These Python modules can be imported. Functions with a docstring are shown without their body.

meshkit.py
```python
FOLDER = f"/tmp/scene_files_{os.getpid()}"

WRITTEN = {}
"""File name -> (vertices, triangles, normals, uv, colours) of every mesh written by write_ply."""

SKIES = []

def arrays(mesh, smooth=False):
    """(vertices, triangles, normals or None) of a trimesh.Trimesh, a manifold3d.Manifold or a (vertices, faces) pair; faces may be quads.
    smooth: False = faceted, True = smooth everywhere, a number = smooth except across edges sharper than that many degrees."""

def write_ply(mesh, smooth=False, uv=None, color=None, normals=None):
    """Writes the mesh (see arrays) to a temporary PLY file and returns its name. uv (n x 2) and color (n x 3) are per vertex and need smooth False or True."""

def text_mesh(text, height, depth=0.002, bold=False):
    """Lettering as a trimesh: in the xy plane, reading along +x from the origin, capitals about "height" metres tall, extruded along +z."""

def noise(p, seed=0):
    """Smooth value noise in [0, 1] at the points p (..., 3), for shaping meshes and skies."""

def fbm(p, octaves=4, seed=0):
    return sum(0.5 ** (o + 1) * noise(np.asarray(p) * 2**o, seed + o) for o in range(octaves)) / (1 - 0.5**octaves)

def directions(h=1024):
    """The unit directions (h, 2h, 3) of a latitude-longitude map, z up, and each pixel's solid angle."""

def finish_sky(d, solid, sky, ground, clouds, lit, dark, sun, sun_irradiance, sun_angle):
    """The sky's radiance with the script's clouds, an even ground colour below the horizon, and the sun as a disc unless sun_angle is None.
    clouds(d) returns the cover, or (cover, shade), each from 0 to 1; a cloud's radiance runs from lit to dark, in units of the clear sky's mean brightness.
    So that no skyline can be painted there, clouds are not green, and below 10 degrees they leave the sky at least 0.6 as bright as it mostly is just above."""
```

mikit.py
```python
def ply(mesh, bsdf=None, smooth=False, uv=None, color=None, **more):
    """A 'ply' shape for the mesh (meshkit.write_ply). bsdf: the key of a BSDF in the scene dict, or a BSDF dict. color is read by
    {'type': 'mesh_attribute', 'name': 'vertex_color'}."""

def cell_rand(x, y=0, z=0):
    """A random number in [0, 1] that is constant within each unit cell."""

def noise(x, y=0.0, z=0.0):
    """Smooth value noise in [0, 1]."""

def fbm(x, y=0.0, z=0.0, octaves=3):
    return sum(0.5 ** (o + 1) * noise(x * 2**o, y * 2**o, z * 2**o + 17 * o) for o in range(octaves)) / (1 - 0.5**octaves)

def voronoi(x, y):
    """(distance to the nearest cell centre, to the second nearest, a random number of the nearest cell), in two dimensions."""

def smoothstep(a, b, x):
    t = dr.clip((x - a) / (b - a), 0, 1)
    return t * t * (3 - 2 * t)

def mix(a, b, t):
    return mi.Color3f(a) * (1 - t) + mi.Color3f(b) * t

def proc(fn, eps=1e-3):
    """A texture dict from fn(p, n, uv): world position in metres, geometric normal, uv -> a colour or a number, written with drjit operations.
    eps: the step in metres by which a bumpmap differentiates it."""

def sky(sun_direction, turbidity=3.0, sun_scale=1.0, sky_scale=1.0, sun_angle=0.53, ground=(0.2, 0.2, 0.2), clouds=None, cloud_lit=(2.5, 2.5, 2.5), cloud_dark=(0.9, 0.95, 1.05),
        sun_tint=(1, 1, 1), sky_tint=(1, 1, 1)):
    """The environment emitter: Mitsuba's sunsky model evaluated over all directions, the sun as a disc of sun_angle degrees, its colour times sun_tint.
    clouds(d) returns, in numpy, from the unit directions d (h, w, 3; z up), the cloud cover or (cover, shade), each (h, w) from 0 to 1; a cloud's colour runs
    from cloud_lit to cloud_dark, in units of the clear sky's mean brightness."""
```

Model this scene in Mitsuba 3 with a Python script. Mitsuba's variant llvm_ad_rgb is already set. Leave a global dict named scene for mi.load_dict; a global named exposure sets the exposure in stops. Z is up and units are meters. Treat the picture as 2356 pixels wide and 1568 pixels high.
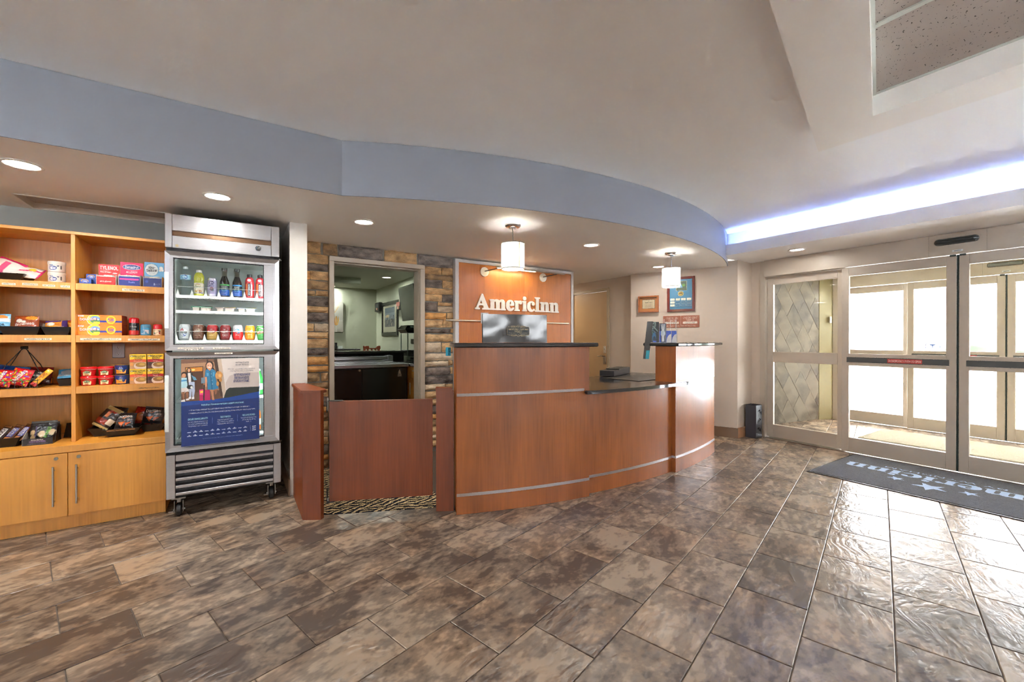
import math, random
import numpy as np
import trimesh, manifold3d
import drjit as dr
import mitsuba as mi
import mikit, meshkit
from mikit import noise, fbm, voronoi, cell_rand, smoothstep, mix, proc
from shapely.geometry import Polygon, Point, LineString, box as sbox
from shapely import affinity, ops

scene, labels = {}, {}
T4 = mi.ScalarTransform4f
rng = np.random.default_rng(7)
random.seed(7)

# ------------------------------------------------------------------ camera, sky, large lights, exposure
exposure = 1.6
YAW = math.radians(57.0)
scene['camera'] = {'type': 'perspective', 'fov_axis': 'x', 'fov': math.degrees(2 * math.atan(1178 / 980)), 'near_clip': 0.05, 'far_clip': 400.0,
                   'to_world': T4().look_at(origin=[0, 0, 1.24], target=[math.cos(YAW), math.sin(YAW), 1.24 - 3 / 980], up=[0, 0, 1])}


def overcast(d):
    n = meshkit.fbm(d * 3.0 + 5.0, 4, 3)
    return np.clip(0.93 + 0.1 * n, 0, 1), np.clip((n - 0.45) * 0.8, 0, 1)


SKY, SUN = 30.0, 110.0
scene['sky'] = mikit.sky([-0.18, -0.68, 0.71], turbidity=4.0, sun_scale=SUN, sky_scale=SKY, sun_angle=0.53, sun_tint=(0.62, 0.90, 1.5), ground=(0.5, 0.5, 0.48), clouds=overcast,
                         cloud_lit=(1.9, 1.95, 2.0), cloud_dark=(1.5, 1.55, 1.65))


def lin(c):
    """an sRGB colour, 0-255 or '#rrggbb', as linear reflectance"""
    if isinstance(c, str):
        c = [int(c[i:i + 2], 16) for i in (1, 3, 5)]
    c = np.asarray(c, float) / 255
    return np.where(c <= 0.04045, c / 12.92, ((c + 0.055) / 1.055) ** 2.4)


def LT(c): return tuple(float(x) for x in lin(c))


# ------------------------------------------------------------------ materials
def P(color, rough=0.5, spec=0.5, metal=0.0, coat=0.0, cgloss=0.9, **k):
    c = color if isinstance(color, dict) else {'type': 'rgb', 'value': [float(x) for x in lin(color)]}
    d = {'type': 'principled', 'base_color': c, 'roughness': rough if isinstance(rough, dict) else float(rough), 'specular': float(spec)}
    if metal: d['metallic'] = float(metal)
    if coat: d.update(clearcoat=float(coat), clearcoat_gloss=float(cgloss))
    d.update(k)
    return d


def two(b): return {'type': 'twosided', 'bsdf': b}
def bump(b, fn, eps=2e-3): return {'type': 'bumpmap', 'height': proc(fn, eps), 'scale': 1.0, 'bsdf': b}


VC = {'type': 'mesh_attribute', 'name': 'vertex_color'}
scene['matte'] = two(P(VC, 0.75, 0.3))
scene['semi'] = two(P(VC, 0.4, 0.5))
scene['gloss'] = two(P(VC, 0.12, 0.5, coat=0.6))
scene['metal'] = two(P(VC, 0.28, 0.5, metal=1.0))
scene['chrome'] = two(P(VC, 0.08, 0.5, metal=1.0))


def fn_paint(p, n, uv): return (noise(p.x * 160, p.y * 160, p.z * 160) + noise(p.x * 60, p.y * 60, p.z * 60)) * 0.00022
scene['paint'] = two(P(VC, 0.62, 0.35))
scene['plaster'] = two(bump(P(VC, 0.6, 0.3), fn_paint))


def fn_brushed(p, n, uv):
    g = noise(p.x * 3, p.y * 3, p.z * 420) * 0.5 + noise(p.x * 40, p.y * 40, p.z * 900) * 0.5
    return mix((0.50, 0.50, 0.52), (0.66, 0.66, 0.69), g)
scene['steel'] = two(P(proc(fn_brushed), 0.27, 0.5, metal=1.0))


def grain(p, n, sx, sz, fine):
    flat = dr.abs(n.z) > 0.6
    a = dr.select(flat, p.x * sz, p.x * sx); c = dr.select(flat, p.z * sx, p.z * sz)
    g = fbm(a, p.y * sx, c, octaves=4)
    h = noise(dr.select(flat, p.x * 5, p.x * fine), p.y * fine, dr.select(flat, p.z * fine, p.z * 5))
    return g, h


def fn_cherry(p, n, uv):
    g, h = grain(p, n, 9.0, 0.8, 150)
    blotch = fbm(p.x * 2.3 + 7, p.y * 2.3, p.z * 1.6, octaves=3)
    t = dr.clip(0.55 * g + 0.22 * h + 0.45 * blotch - 0.1, 0, 1)
    return mix(LT('#4c2007'), LT('#a35a20'), t)
scene['cherry_shaded'] = two(P(proc(lambda p, n, uv: fn_cherry(p, n, uv) * mi.Color3f(0.58, 0.40, 0.26)), 0.4, 0.4, coat=0.4, cgloss=0.88))  # same cherry wood, with the shade on gate and posts put into its colour
scene['cherry'] = two(P(proc(fn_cherry), 0.36, 0.5, coat=1.0, cgloss=0.87))


def fn_panel(p, n, uv):
    g, h = grain(p, n, 7.0, 0.35, 130)
    strip = cell_rand(dr.floor(p.x / 0.19), 3, 1)
    t = dr.clip(0.45 * g + 0.2 * h + 0.3 * strip, 0, 1)
    return mix(LT('#96480f'), LT('#cf8030'), t)
scene['veneer'] = two(P(proc(fn_panel), 0.4, 0.5, coat=0.5, cgloss=0.85))


def fn_maple(p, n, uv):
    g, h = grain(p, n, 8.0, 0.7, 140)
    blotch = fbm(p.x * 2.6, p.y * 2.6 + 3, p.z * 2.2, octaves=3)
    t = dr.clip(0.5 * g + 0.22 * h + 0.4 * blotch - 0.06, 0, 1)
    return mix(LT('#a05c17'), LT('#e6a445'), t)
scene['maple'] = two(P(proc(fn_maple), 0.38, 0.5, coat=0.5, cgloss=0.85))


def fn_granite(p, n, uv):
    s = noise(p.x * 260, p.y * 260, p.z * 260); b = noise(p.x * 90, p.y * 90, p.z * 90)
    return mix((0.004, 0.004, 0.005), (0.03, 0.031, 0.034), smoothstep(0.75, 0.97, s) * 0.7 + smoothstep(0.78, 1.0, b) * 0.3)
scene['granite'] = two(P(proc(fn_granite), 0.07, 0.5, coat=1.0, cgloss=0.99))


def fn_tile(p, n, uv):
    w = fbm(uv.x * 3 + 1.7, uv.y * 3, octaves=3) - 0.5
    a = fbm(uv.x * 4.4 + w * 1.6, uv.y * 6.6 + w * 1.2, octaves=6)
    b = fbm(uv.x * 15 + w * 3, uv.y * 30 + w * 2, 2.0, octaves=4)
    tone = noise(uv.x * 0.93 + 40, uv.y * 0.93 + 9, 5.0)
    d = fbm(uv.x * 40 + w * 6, uv.y * 60, 7.0, octaves=3)
    t = dr.clip((a - 0.5) * 1.5 + (b - 0.5) * 1.1 + (d - 0.5) * 0.7 + (tone - 0.5) * 0.55 + 0.5, 0, 1)
    c = mix(LT('#4a3f37'), LT('#746556'), smoothstep(0.05, 0.55, t))
    c = mix(c, LT('#9c8b78'), smoothstep(0.5, 1.0, t))
    red = fbm(uv.x * 5 + 31, uv.y * 5 + 8, 1.0, octaves=3)
    return mix(c, c * mi.Color3f(1.06, 0.95, 0.86), smoothstep(0.4, 0.8, red))


def fn_tile_h(p, n, uv):
    w = fbm(uv.x * 4, uv.y * 4, 3.0, octaves=3) * 5
    r = fbm(uv.x * 7 + w * 0.35, uv.y * 30 + w, octaves=4)
    r = dr.abs(r - 0.5) * 2
    e = fbm(uv.x * 45, uv.y * 60, 1.0, octaves=3)
    k = fbm(uv.x * 6 + 3, uv.y * 9 + 7, 4.0, octaves=3)
    return r * 0.0028 + e * 0.0009 + k * 0.003


def fn_tile_r(p, n, uv): return 0.20 + 0.20 * fbm(uv.x * 18, uv.y * 18, 9.0, octaves=3)
scene['slate_tile'] = bump(P(proc(fn_tile), proc(fn_tile_r), 0.5), fn_tile_h)


def fn_stone_h(p, n, uv):
    s = fbm(p.x * 14, p.y * 14, p.z * 20, octaves=4)
    return dr.abs(s - 0.5) * 0.035 + fbm(p.x * 60, p.y * 60, p.z * 60, octaves=3) * 0.006


def stone_mat(c0, c1):
    def fn(p, n, uv):
        s = fbm(p.x * 16, p.y * 16, p.z * 22, octaves=4); g = noise(p.x * 150, p.y * 150, p.z * 150)
        return mix(LT(c0), LT(c1), dr.clip((s - 0.5) * 1.8 + 0.5 + (g - 0.5) * 0.35, 0, 1))
    return bump(P(proc(fn), 0.85, 0.25), fn_stone_h)


for k, a, b in (('tan', '#a27c55', '#ecc998'), ('orange', '#b07a45', '#f0bb78'), ('dark', '#3c3430', '#8a7d73'), ('cream', '#b09c80', '#f0dfc6'), ('brown', '#6a523e', '#ba9a72')):
    scene['stone_' + k] = stone_mat(a, b)


def fn_diamond(p, n, uv):
    w = fbm(uv.x * 3, uv.y * 3, octaves=3)
    t = fbm(uv.x * 3.2 + w * 2, uv.y * 5 + w, 2.0, octaves=5)
    return mix(LT('#3d362c'), LT('#6c6355'), dr.clip((t - 0.5) * 2.2 + 0.55, 0, 1))
scene['wall_tile'] = two(P(proc(fn_diamond), 0.8, 0.15))


def fn_pile(p, n, uv):
    t = noise(p.x * 420, p.y * 420, 1.0) * 0.6 + noise(p.x * 120, p.y * 120, 4.0) * 0.4
    return mix((0.052, 0.053, 0.058), (0.15, 0.152, 0.165), t)
scene['mat_pile'] = two(P(proc(fn_pile), 0.95, 0.1))


def fn_zebra(p, n, uv):
    cell = dr.floor(p.x / 0.17 + 0.3 * dr.floor(p.y / 0.07)); r = cell_rand(cell, dr.floor(p.y / 0.07), 2)
    v = p.y * 62 + dr.select(r > 0.5, 1.0, -1.0) * p.x * 26 + 1.2 * noise(p.x * 30, p.y * 30, 2.0) + r * 5
    s = dr.sin(v * 2.3) + (noise(p.x * 170, p.y * 170, 1.0) - 0.5) * 1.5
    return mix(LT('#15161c'), LT('#c2ab86'), smoothstep(0.05, 0.5, s))
scene['zebra_carpet'] = two(P(proc(fn_zebra), 0.95, 0.1))


def fn_acoustic(p, n, uv):
    h = noise(p.x * 130, p.y * 190, 3.0); q = noise(p.x * 260, p.y * 260, 1.0)
    hole = smoothstep(0.86, 0.92, h) * smoothstep(0.3, 0.5, q)
    return mix(LT('#b5aca4'), LT('#4a443e'), hole)
scene['acoustic'] = two(P(proc(fn_acoustic), 0.9, 0.2))


def fn_shade(p, n, uv):
    g = noise(p.x * 30, p.y * 30, p.z * 420) * 0.7 + noise(p.x * 220, p.y * 220, p.z * 90) * 0.3
    return mix(LT('#b59f78'), LT('#f0e3c4'), g)
scene['lamp_fabric'] = {'type': 'principledthin', 'base_color': proc(fn_shade), 'roughness': 0.6, 'diff_trans': 0.9}
scene['window_glass'] = {'type': 'thindielectric', 'int_ior': 1.5}
scene['bottle_plastic'] = {'type': 'thindielectric', 'int_ior': 1.4, 'specular_transmittance': {'type': 'rgb', 'value': [0.86, 0.93, 0.95]}}
scene['tea_glass'] = {'type': 'thindielectric', 'int_ior': 1.5, 'specular_transmittance': {'type': 'rgb', 'value': [0.30, 0.26, 0.18]}}
scene['clear_acrylic'] = {'type': 'thindielectric', 'int_ior': 1.49}


# ------------------------------------------------------------------ helpers
def uniq(k):
    if k not in scene and k not in labels: return k
    i = 1
    while f'{k}_{i:03d}' in scene or f'{k}_{i:03d}' in labels: i += 1
    return f'{k}_{i:03d}'


def thing(name, label, cat, group=None):
    k = uniq(name); labels[k] = {'label': label, 'category': cat}
    if group: labels[k]['group'] = group
    return k


def structure(name, label=None):
    k = uniq(name); labels[k] = {'kind': 'structure'}
    if label: labels[k]['label'] = label
    return k


def tm(v, f): return trimesh.Trimesh(np.asarray(v, float), np.asarray(f, int), process=False)
def cat(*ms): return trimesh.util.concatenate([m for x in ms for m in (x if isinstance(x, (list, tuple)) else [x])])


def put(key, mesh, bsdf, smooth=False, col=None, uv=None, **more):
    """one entry of the scene; col is an sRGB colour, or linear rows per vertex"""
    if isinstance(smooth, (int, float)) and not isinstance(smooth, bool):
        mesh = trimesh.graph.smooth_shade(mesh, angle=math.radians(smooth), facet_minarea=None); smooth = True
    c = None
    if col is not None:
        c = np.tile(lin(col), (len(mesh.vertices), 1)) if isinstance(col, str) or np.ndim(col) == 1 else np.asarray(col)
    elif bsdf in ('matte', 'semi', 'gloss', 'metal', 'chrome', 'paint', 'plaster'):
        raise ValueError(key)
    scene[key] = mikit.ply(mesh, bsdf, smooth, uv=uv, color=c, **more)
    return key


def part(parent, name, mesh, bsdf, smooth=False, col=None, label=None, stuff=False, **k):
    key = put(uniq(parent + '__' + name), mesh, bsdf, smooth, col, **k)
    if label: labels.setdefault(key, {})['label'] = label
    if stuff: labels.setdefault(key, {})['kind'] = 'stuff'
    return key


def solo(name, mesh, bsdf, label, cat_, smooth=False, col=None, group=None, **k):
    key = thing(name, label, cat_, group)
    return put(key, mesh, bsdf, smooth, col, **k)


def wallpiece(name, mesh, col, bsdf='paint', **k):
    key = structure(name)
    return put(key, mesh, bsdf, False, col, **k)


BF = np.array([[0, 1, 3], [0, 3, 2], [4, 6, 7], [4, 7, 5], [0, 4, 5], [0, 5, 1], [2, 3, 7], [2, 7, 6], [0, 2, 6], [0, 6, 4], [1, 5, 7], [1, 7, 3]])


def bx(x0, x1, y0, y1, z0, z1, c=0.0):
    """box, with its edges chamfered by c"""
    if c <= 0:
        v = np.array([[x, y, z] for x in (x0, x1) for y in (y0, y1) for z in (z0, z1)], float)
        return tm(v[BF].reshape(-1, 3), np.arange(36).reshape(-1, 3))
    pts = []
    for x, sx in ((x0, 1), (x1, -1)):
        for y, sy in ((y0, 1), (y1, -1)):
            for z, sz in ((z0, 1), (z1, -1)):
                pts += [(x, y + sy * c, z + sz * c), (x + sx * c, y, z + sz * c), (x + sx * c, y + sy * c, z)]
    m = trimesh.convex.convex_hull(np.array(pts))
    return tm(m.vertices, m.faces)


def moved(m, x=0, y=0, z=0, rz=0, s=None):
    m = m.copy()
    v = np.array(m.vertices)
    if s is not None: v = v * np.asarray(s)
    if rz:
        a = math.radians(rz); v = np.column_stack([v[:, 0] * math.cos(a) - v[:, 1] * math.sin(a), v[:, 0] * math.sin(a) + v[:, 1] * math.cos(a), v[:, 2]])
    m.vertices = v + [x, y, z]
    return m


def framed(m, o, r, u):
    """local x along r, y along u, z along r x u, from the origin o"""
    r, u = np.asarray(r, float), np.asarray(u, float); r = r / np.linalg.norm(r); u = u / np.linalg.norm(u)
    n = np.cross(r, u); v = np.asarray(m.vertices)
    return tm(np.asarray(o, float) + v[:, :1] * r + v[:, 1:2] * u + v[:, 2:3] * n, m.faces)


def ext(poly, z0, z1):
    ms = [trimesh.creation.extrude_polygon(g, z1 - z0, engine='earcut') for g in getattr(poly, 'geoms', [poly]) if g.area > 1e-9]
    m = cat(ms); v = np.array(m.vertices); v[:, 2] += z0
    return tm(v, m.faces)


def flat(poly):
    out = []
    for g in getattr(poly, 'geoms', [poly]):
        if g.area <= 1e-10: continue
        v, f = trimesh.creation.triangulate_polygon(g, engine='earcut')
        f = np.asarray(f); v = np.asarray(v); a = v[f]
        cr = (a[:, 1, 0] - a[:, 0, 0]) * (a[:, 2, 1] - a[:, 0, 1]) - (a[:, 1, 1] - a[:, 0, 1]) * (a[:, 2, 0] - a[:, 0, 0])
        f = np.where((cr < 0)[:, None], f[:, ::-1], f)
        out.append(tm(np.column_stack([v, np.zeros(len(v))]), f))
    return cat(out)


def cyl(p0, p1, r, n=16, r1=None):
    p0, p1 = np.asarray(p0, float), np.asarray(p1, float); r1 = r if r1 is None else r1
    z = p1 - p0; z /= np.linalg.norm(z); x = np.cross(z, [0, 0, 1] if abs(z[2]) < 0.9 else [1, 0, 0]); x /= np.linalg.norm(x); y = np.cross(z, x)
    a = np.arange(n) * 2 * np.pi / n; ring = np.cos(a)[:, None] * x + np.sin(a)[:, None] * y
    v = np.vstack([p0 + ring * r, p1 + ring * r1, p0 + ring * r, p1 + ring * r1, [p0], [p1]])
    i = np.arange(n); j = (i + 1) % n
    f = np.vstack([np.column_stack([i, j, j + n]), np.column_stack([i, j + n, i + n]), np.column_stack([j + 2 * n, i + 2 * n, i * 0 + 4 * n]), np.column_stack([i + 3 * n, j + 3 * n, i * 0 + 4 * n + 1])])
    return tm(v, f)


def lathe(prof, n=24, arc=None):
    """profile (r, z) turned about z, in bands: a point given twice makes a sharp edge"""
    a = np.arange(n + 1) * 2 * np.pi / n
    prof = np.array(prof, float); m = len(prof)
    v = np.array([[r * math.cos(t), r * math.sin(t), z] for r, z in prof for t in a])
    f = []
    for k in range(m - 1):
        if np.allclose(prof[k], prof[k + 1]): continue
        for i in range(n):
            p, q = k * (n + 1) + i, (k + 1) * (n + 1) + i
            f += [[p, p + 1, q + 1], [p, q + 1, q]]
    return tm(v, f)


def sharp(pts):
    out = []
    for i, p in enumerate(pts): out += [p] if i in (0, len(pts) - 1) else [p, p]
    return out


def tube(path, r, n=8):
    p = np.asarray(path, float); t = np.gradient(p, axis=0); t /= np.linalg.norm(t, axis=1, keepdims=True) + 1e-12
    ref = np.where(np.abs(t[:, 2:]) < 0.9, [0, 0, 1.0], [1.0, 0, 0]); a = np.cross(t, ref); a /= np.linalg.norm(a, axis=1, keepdims=True); b = np.cross(t, a)
    ang = np.arange(n) * 2 * np.pi / n
    v = (p[:, None] + r * (np.cos(ang)[None, :, None] * a[:, None] + np.sin(ang)[None, :, None] * b[:, None])).reshape(-1, 3)
    f = []
    for i in range(len(p) - 1):
        for j in range(n):
            q, w = i * n + j, i * n + (j + 1) % n
            f += [[q, w, w + n], [q, w + n, q + n]]
    return tm(v, f)


_TX = {}


def text(s, h, bold=False):
    """lettering in the xy plane, 0.4 mm thick, centred on the origin; its real width"""
    if (s, bold) not in _TX:
        m = meshkit.text_mesh(s, 1.0, 0.01, bold); v = np.array(m.vertices); keep = np.all(v[m.faces][:, :, 2] > 0.005, axis=1)
        m = tm(v, np.array(m.faces)[keep]); m.remove_unreferenced_vertices()
        _TX[(s, bold)] = m
    m = _TX[(s, bold)]; v = np.array(m.vertices); lo, hi = v.min(0), v.max(0)
    v = (v - [(lo[0] + hi[0]) / 2, 0.5, 0]) * h; v[:, 2] = 0
    return tm(v, m.faces), (hi[0] - lo[0]) * h


class Paint:
    """a mesh put together from coloured pieces; flat pieces keep hard edges"""
    def __init__(self): self.v, self.f, self.c, self.n = [], [], [], 0

    def add(self, m, col, soft=False):
        v, f = np.asarray(m.vertices, float), np.asarray(m.faces)
        c = np.asarray(col) if not isinstance(col, str) and np.ndim(col) == 2 else np.tile(lin(col), (len(v), 1))
        if not soft: v, c, f = v[f].reshape(-1, 3), c[f].reshape(-1, 3), np.arange(len(f) * 3).reshape(-1, 3)
        self.v.append(v); self.f.append(f + self.n); self.c.append(c); self.n += len(v)
        return self

    def mesh(self): return tm(np.vstack(self.v), np.vstack(self.f)), np.vstack(self.c)

    def put(self, key, bsdf='semi'):
        m, c = self.mesh()
        return put(key, m, bsdf, True, c)

    def part(self, parent, name, bsdf='semi', label=None):
        key = self.put(uniq(parent + '__' + name), bsdf)
        if label: labels.setdefault(key, {})['label'] = label
        return key


class Sheet:
    """flat print on a plane: shapes in metres about the centre, each layer 0.2 mm above the last"""
    def __init__(self, paint, o, r, u, step=0.00025, wrap=None): self.p, self.o, self.r, self.u, self.k, self.s, self.wrap = paint, o, r, u, 1, step, wrap

    def shape(self, g, col):
        if g.is_empty: return self
        m = flat(g); v = np.array(m.vertices); v[:, 2] = self.k * self.s; self.k += 1
        self.p.add(framed(tm(v, m.faces), self.o, self.r, self.u), col); return self

    def rect(self, x0, x1, y0, y1, col): return self.shape(sbox(x0, y0, x1, y1), col)
    def oval(self, x, y, a, b, col, rot=0): return self.shape(affinity.rotate(affinity.scale(Point(x, y).buffer(1, 12), a, b, origin=(x, y)), rot, origin=(x, y)), col)
    def poly(self, pts, col): return self.shape(Polygon(pts).buffer(0), col)

    def text(self, s, x, y, h, col, bold=False, w=None, rot=0, z=None):
        m, tw = text(s, h, bold); v = np.array(m.vertices)
        if w: v[:, 0] *= w / tw
        if rot: a = math.radians(rot); v = np.column_stack([v[:, 0] * math.cos(a) - v[:, 1] * math.sin(a), v[:, 0] * math.sin(a) + v[:, 1] * math.cos(a), v[:, 2]])
        v = v + [x, y, self.k * self.s]; self.k += 0.2
        self.p.add(framed(tm(v, m.faces), self.o, self.r, self.u), col); return self


C0 = np.array([2.9, 7.2])          # centre of the desk's curve


def onarc(R, a): a = math.radians(a); return (C0[0] + R * math.sin(a), C0[1] - R * math.cos(a))


def arcpoly(R0, R1, a0, a1, n=40):
    t = np.linspace(a0, a1, n)
    return Polygon([onarc(R1, a) for a in t] + [onarc(R0, a) for a in t[::-1]])


def emit(rgb, k): return {'type': 'area', 'radiance': {'type': 'rgb', 'value': [float(x * k) for x in rgb]}}


WARM, NEUTRAL, COOL = (1.0, 0.86, 0.68), (1.0, 0.95, 0.88), (0.85, 0.95, 1.0)
# ================================================================== the room
WALL, WHITE, GREY = '#c4b6a8', '#f6f8f7', '#c9cbd0'
ZS, ZC, ZD = 2.175, 2.53, 2.24          # desk soffit, ceiling, door soffit
SC, SR = (2.79, 7.405), 5.0


def sarc(a, R=SR): a = math.radians(a); return (SC[0] + R * math.sin(a), SC[1] - R * math.cos(a))


arc_pts = [sarc(a) for a in np.linspace(-26.2, 30.2, 60)]

# floor: grout bed, then one mesh per tile
ANG = math.radians(16.2); TA, TB = np.array([math.cos(ANG), math.sin(ANG)]), np.array([-math.sin(ANG), math.cos(ANG)])
PA, PB, JT = 0.4505, 0.2965, 0.0045
fl = structure('floor', 'slate-look porcelain tile floor laid on the diagonal')
put(fl, cat(bx(-4.6, 5.66, -3.3, 8.2, -0.12, -0.006), bx(5.66, 7.95, -0.8, 3.4, -0.12, -0.006)), 'matte', False, '#6f655c')
region = sbox(-4.5, -3.2, 5.66, 4.42).union(sbox(5.74, -0.75, 7.85, 3.30))
office = Polygon([(0.5, 3.26), (1.24, 2.945), onarc(4.66, -19.2)] + [onarc(4.66, a) for a in np.linspace(-18, 18.5, 30)] + [(5.0, 3.6), (4.75, 4.19), (4.8, 8.0), (3.8, 8.0), (3.8, 4.6), (0.5, 4.44)])
region = region.difference(office)
FWD = np.array([math.cos(YAW), math.sin(YAW)]); RGT = np.array([math.sin(YAW), -math.cos(YAW)])


def tile_mesh(poly, u0, v0):
    inner = poly.buffer(-0.0025, join_style=2)
    if inner.is_empty or inner.geom_type != 'Polygon' or inner.area < 4e-4: return None
    a = np.array(inner.exterior.coords)[:-1]
    m = flat(inner); v = [np.array(m.vertices)]; f = [np.array(m.faces)]; k = len(v[0])
    o = np.array(poly.exterior.coords)[:-1]
    if len(o) == len(a):
        n = len(a)
        if not inner.exterior.is_ccw: a = a[::-1]
        if not poly.exterior.is_ccw: o = o[::-1]
        s = int(np.argmin(((o - a[0]) ** 2).sum(1))); o = np.roll(o, -s, axis=0)
        v += [np.column_stack([a, np.zeros(n)]), np.column_stack([o, np.full(n, -0.0016)]), np.column_stack([o, np.full(n, -0.0016)]), np.column_stack([o, np.full(n, -0.007)])]
        i = np.arange(n); j = (i + 1) % n
        for b in (0, 2):
            f += [np.column_stack([i, i + n, j + n]) + k + b * n, np.column_stack([i, j + n, j]) + k + b * n]
    v = np.vstack(v); uv = np.column_stack([v[:, :2] @ TA, v[:, :2] @ TB]) + [u0, v0]
    return tm(v, np.vstack(f)), uv


tiles, rest = [], []
for n in range(-14, 22):
    for k in range(-14, 22):
        a0 = (1.238 if n % 2 else 1.463) + k * PA; b0 = 0.246 + n * PB
        q = [TA * a + TB * b for a, b in ((a0 + JT / 2, b0 + JT / 2), (a0 + PA - JT / 2, b0 + JT / 2), (a0 + PA - JT / 2, b0 + PB - JT / 2), (a0 + JT / 2, b0 + PB - JT / 2))]
        g = Polygon(q).intersection(region)
        for h in getattr(g, 'geoms', [g]):
            if h.geom_type != 'Polygon' or h.area < 6e-4: continue
            r = tile_mesh(h.simplify(0.001), rng.uniform(0, 60), rng.uniform(0, 60))
            if r is None: continue
            c = np.array(h.centroid.coords[0]); f, s = c @ FWD, c @ RGT
            seen = any((p @ FWD) > 0.95 and abs(p @ RGT) < 1.25 * (p @ FWD) + 0.05 for p in np.array(h.exterior.coords))
            (tiles if seen else rest).append((f if seen else 99, r))
tiles.sort(key=lambda t: t[0])
for f, (m, uv) in tiles[:300]: part(fl, 'tile', m, 'slate_tile', False, uv=uv)
more = [r for f, r in tiles[300:] + rest]
m = cat([r[0] for r in more]); part(fl, 'tile_field', m, 'slate_tile', False, uv=np.vstack([r[1] for r in more]), stuff=True)

# ceiling
ce = structure('ceiling', 'white plaster ceiling')
put(ce, bx(-4.6, 5.85, -3.3, 4.6, ZC, ZC + 0.1), 'plaster', False, WHITE)
soff = Polygon([(-4.6, 2.93)] + arc_pts + [(5.85, 3.25), (5.85, 8.2), (3.68, 8.2), (3.68, 4.6), (-4.6, 4.6)])
vent_hole = sbox(-1.20, 4.02, -0.40, 4.395)
part(ce, 'soffit', ext(soff.difference(vent_hole), ZS, ZC - 0.001), 'plaster', 20, '#f4f1ea')
fas = LineString([(-4.6, 2.93)] + arc_pts).buffer(0.004, cap_style=2, join_style=2)
part(ce, 'soffit_fascia', ext(fas, ZS - 0.002, ZC - 0.001), 'paint', 20, '#898c93', label='pale blue-grey curved soffit face')
prof = Polygon([(4.90, ZD), (5.85, ZD), (5.85, ZC - .001), (5.05, ZC - .001), (5.05, 2.275), (4.925, 2.275), (4.925, 2.365), (4.90, 2.365)])
m = ext(prof, -3.3, 2.975); v = np.array(m.vertices); m = tm(v[:, [0, 2, 1]], np.array(m.faces)[:, ::-1])
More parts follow.
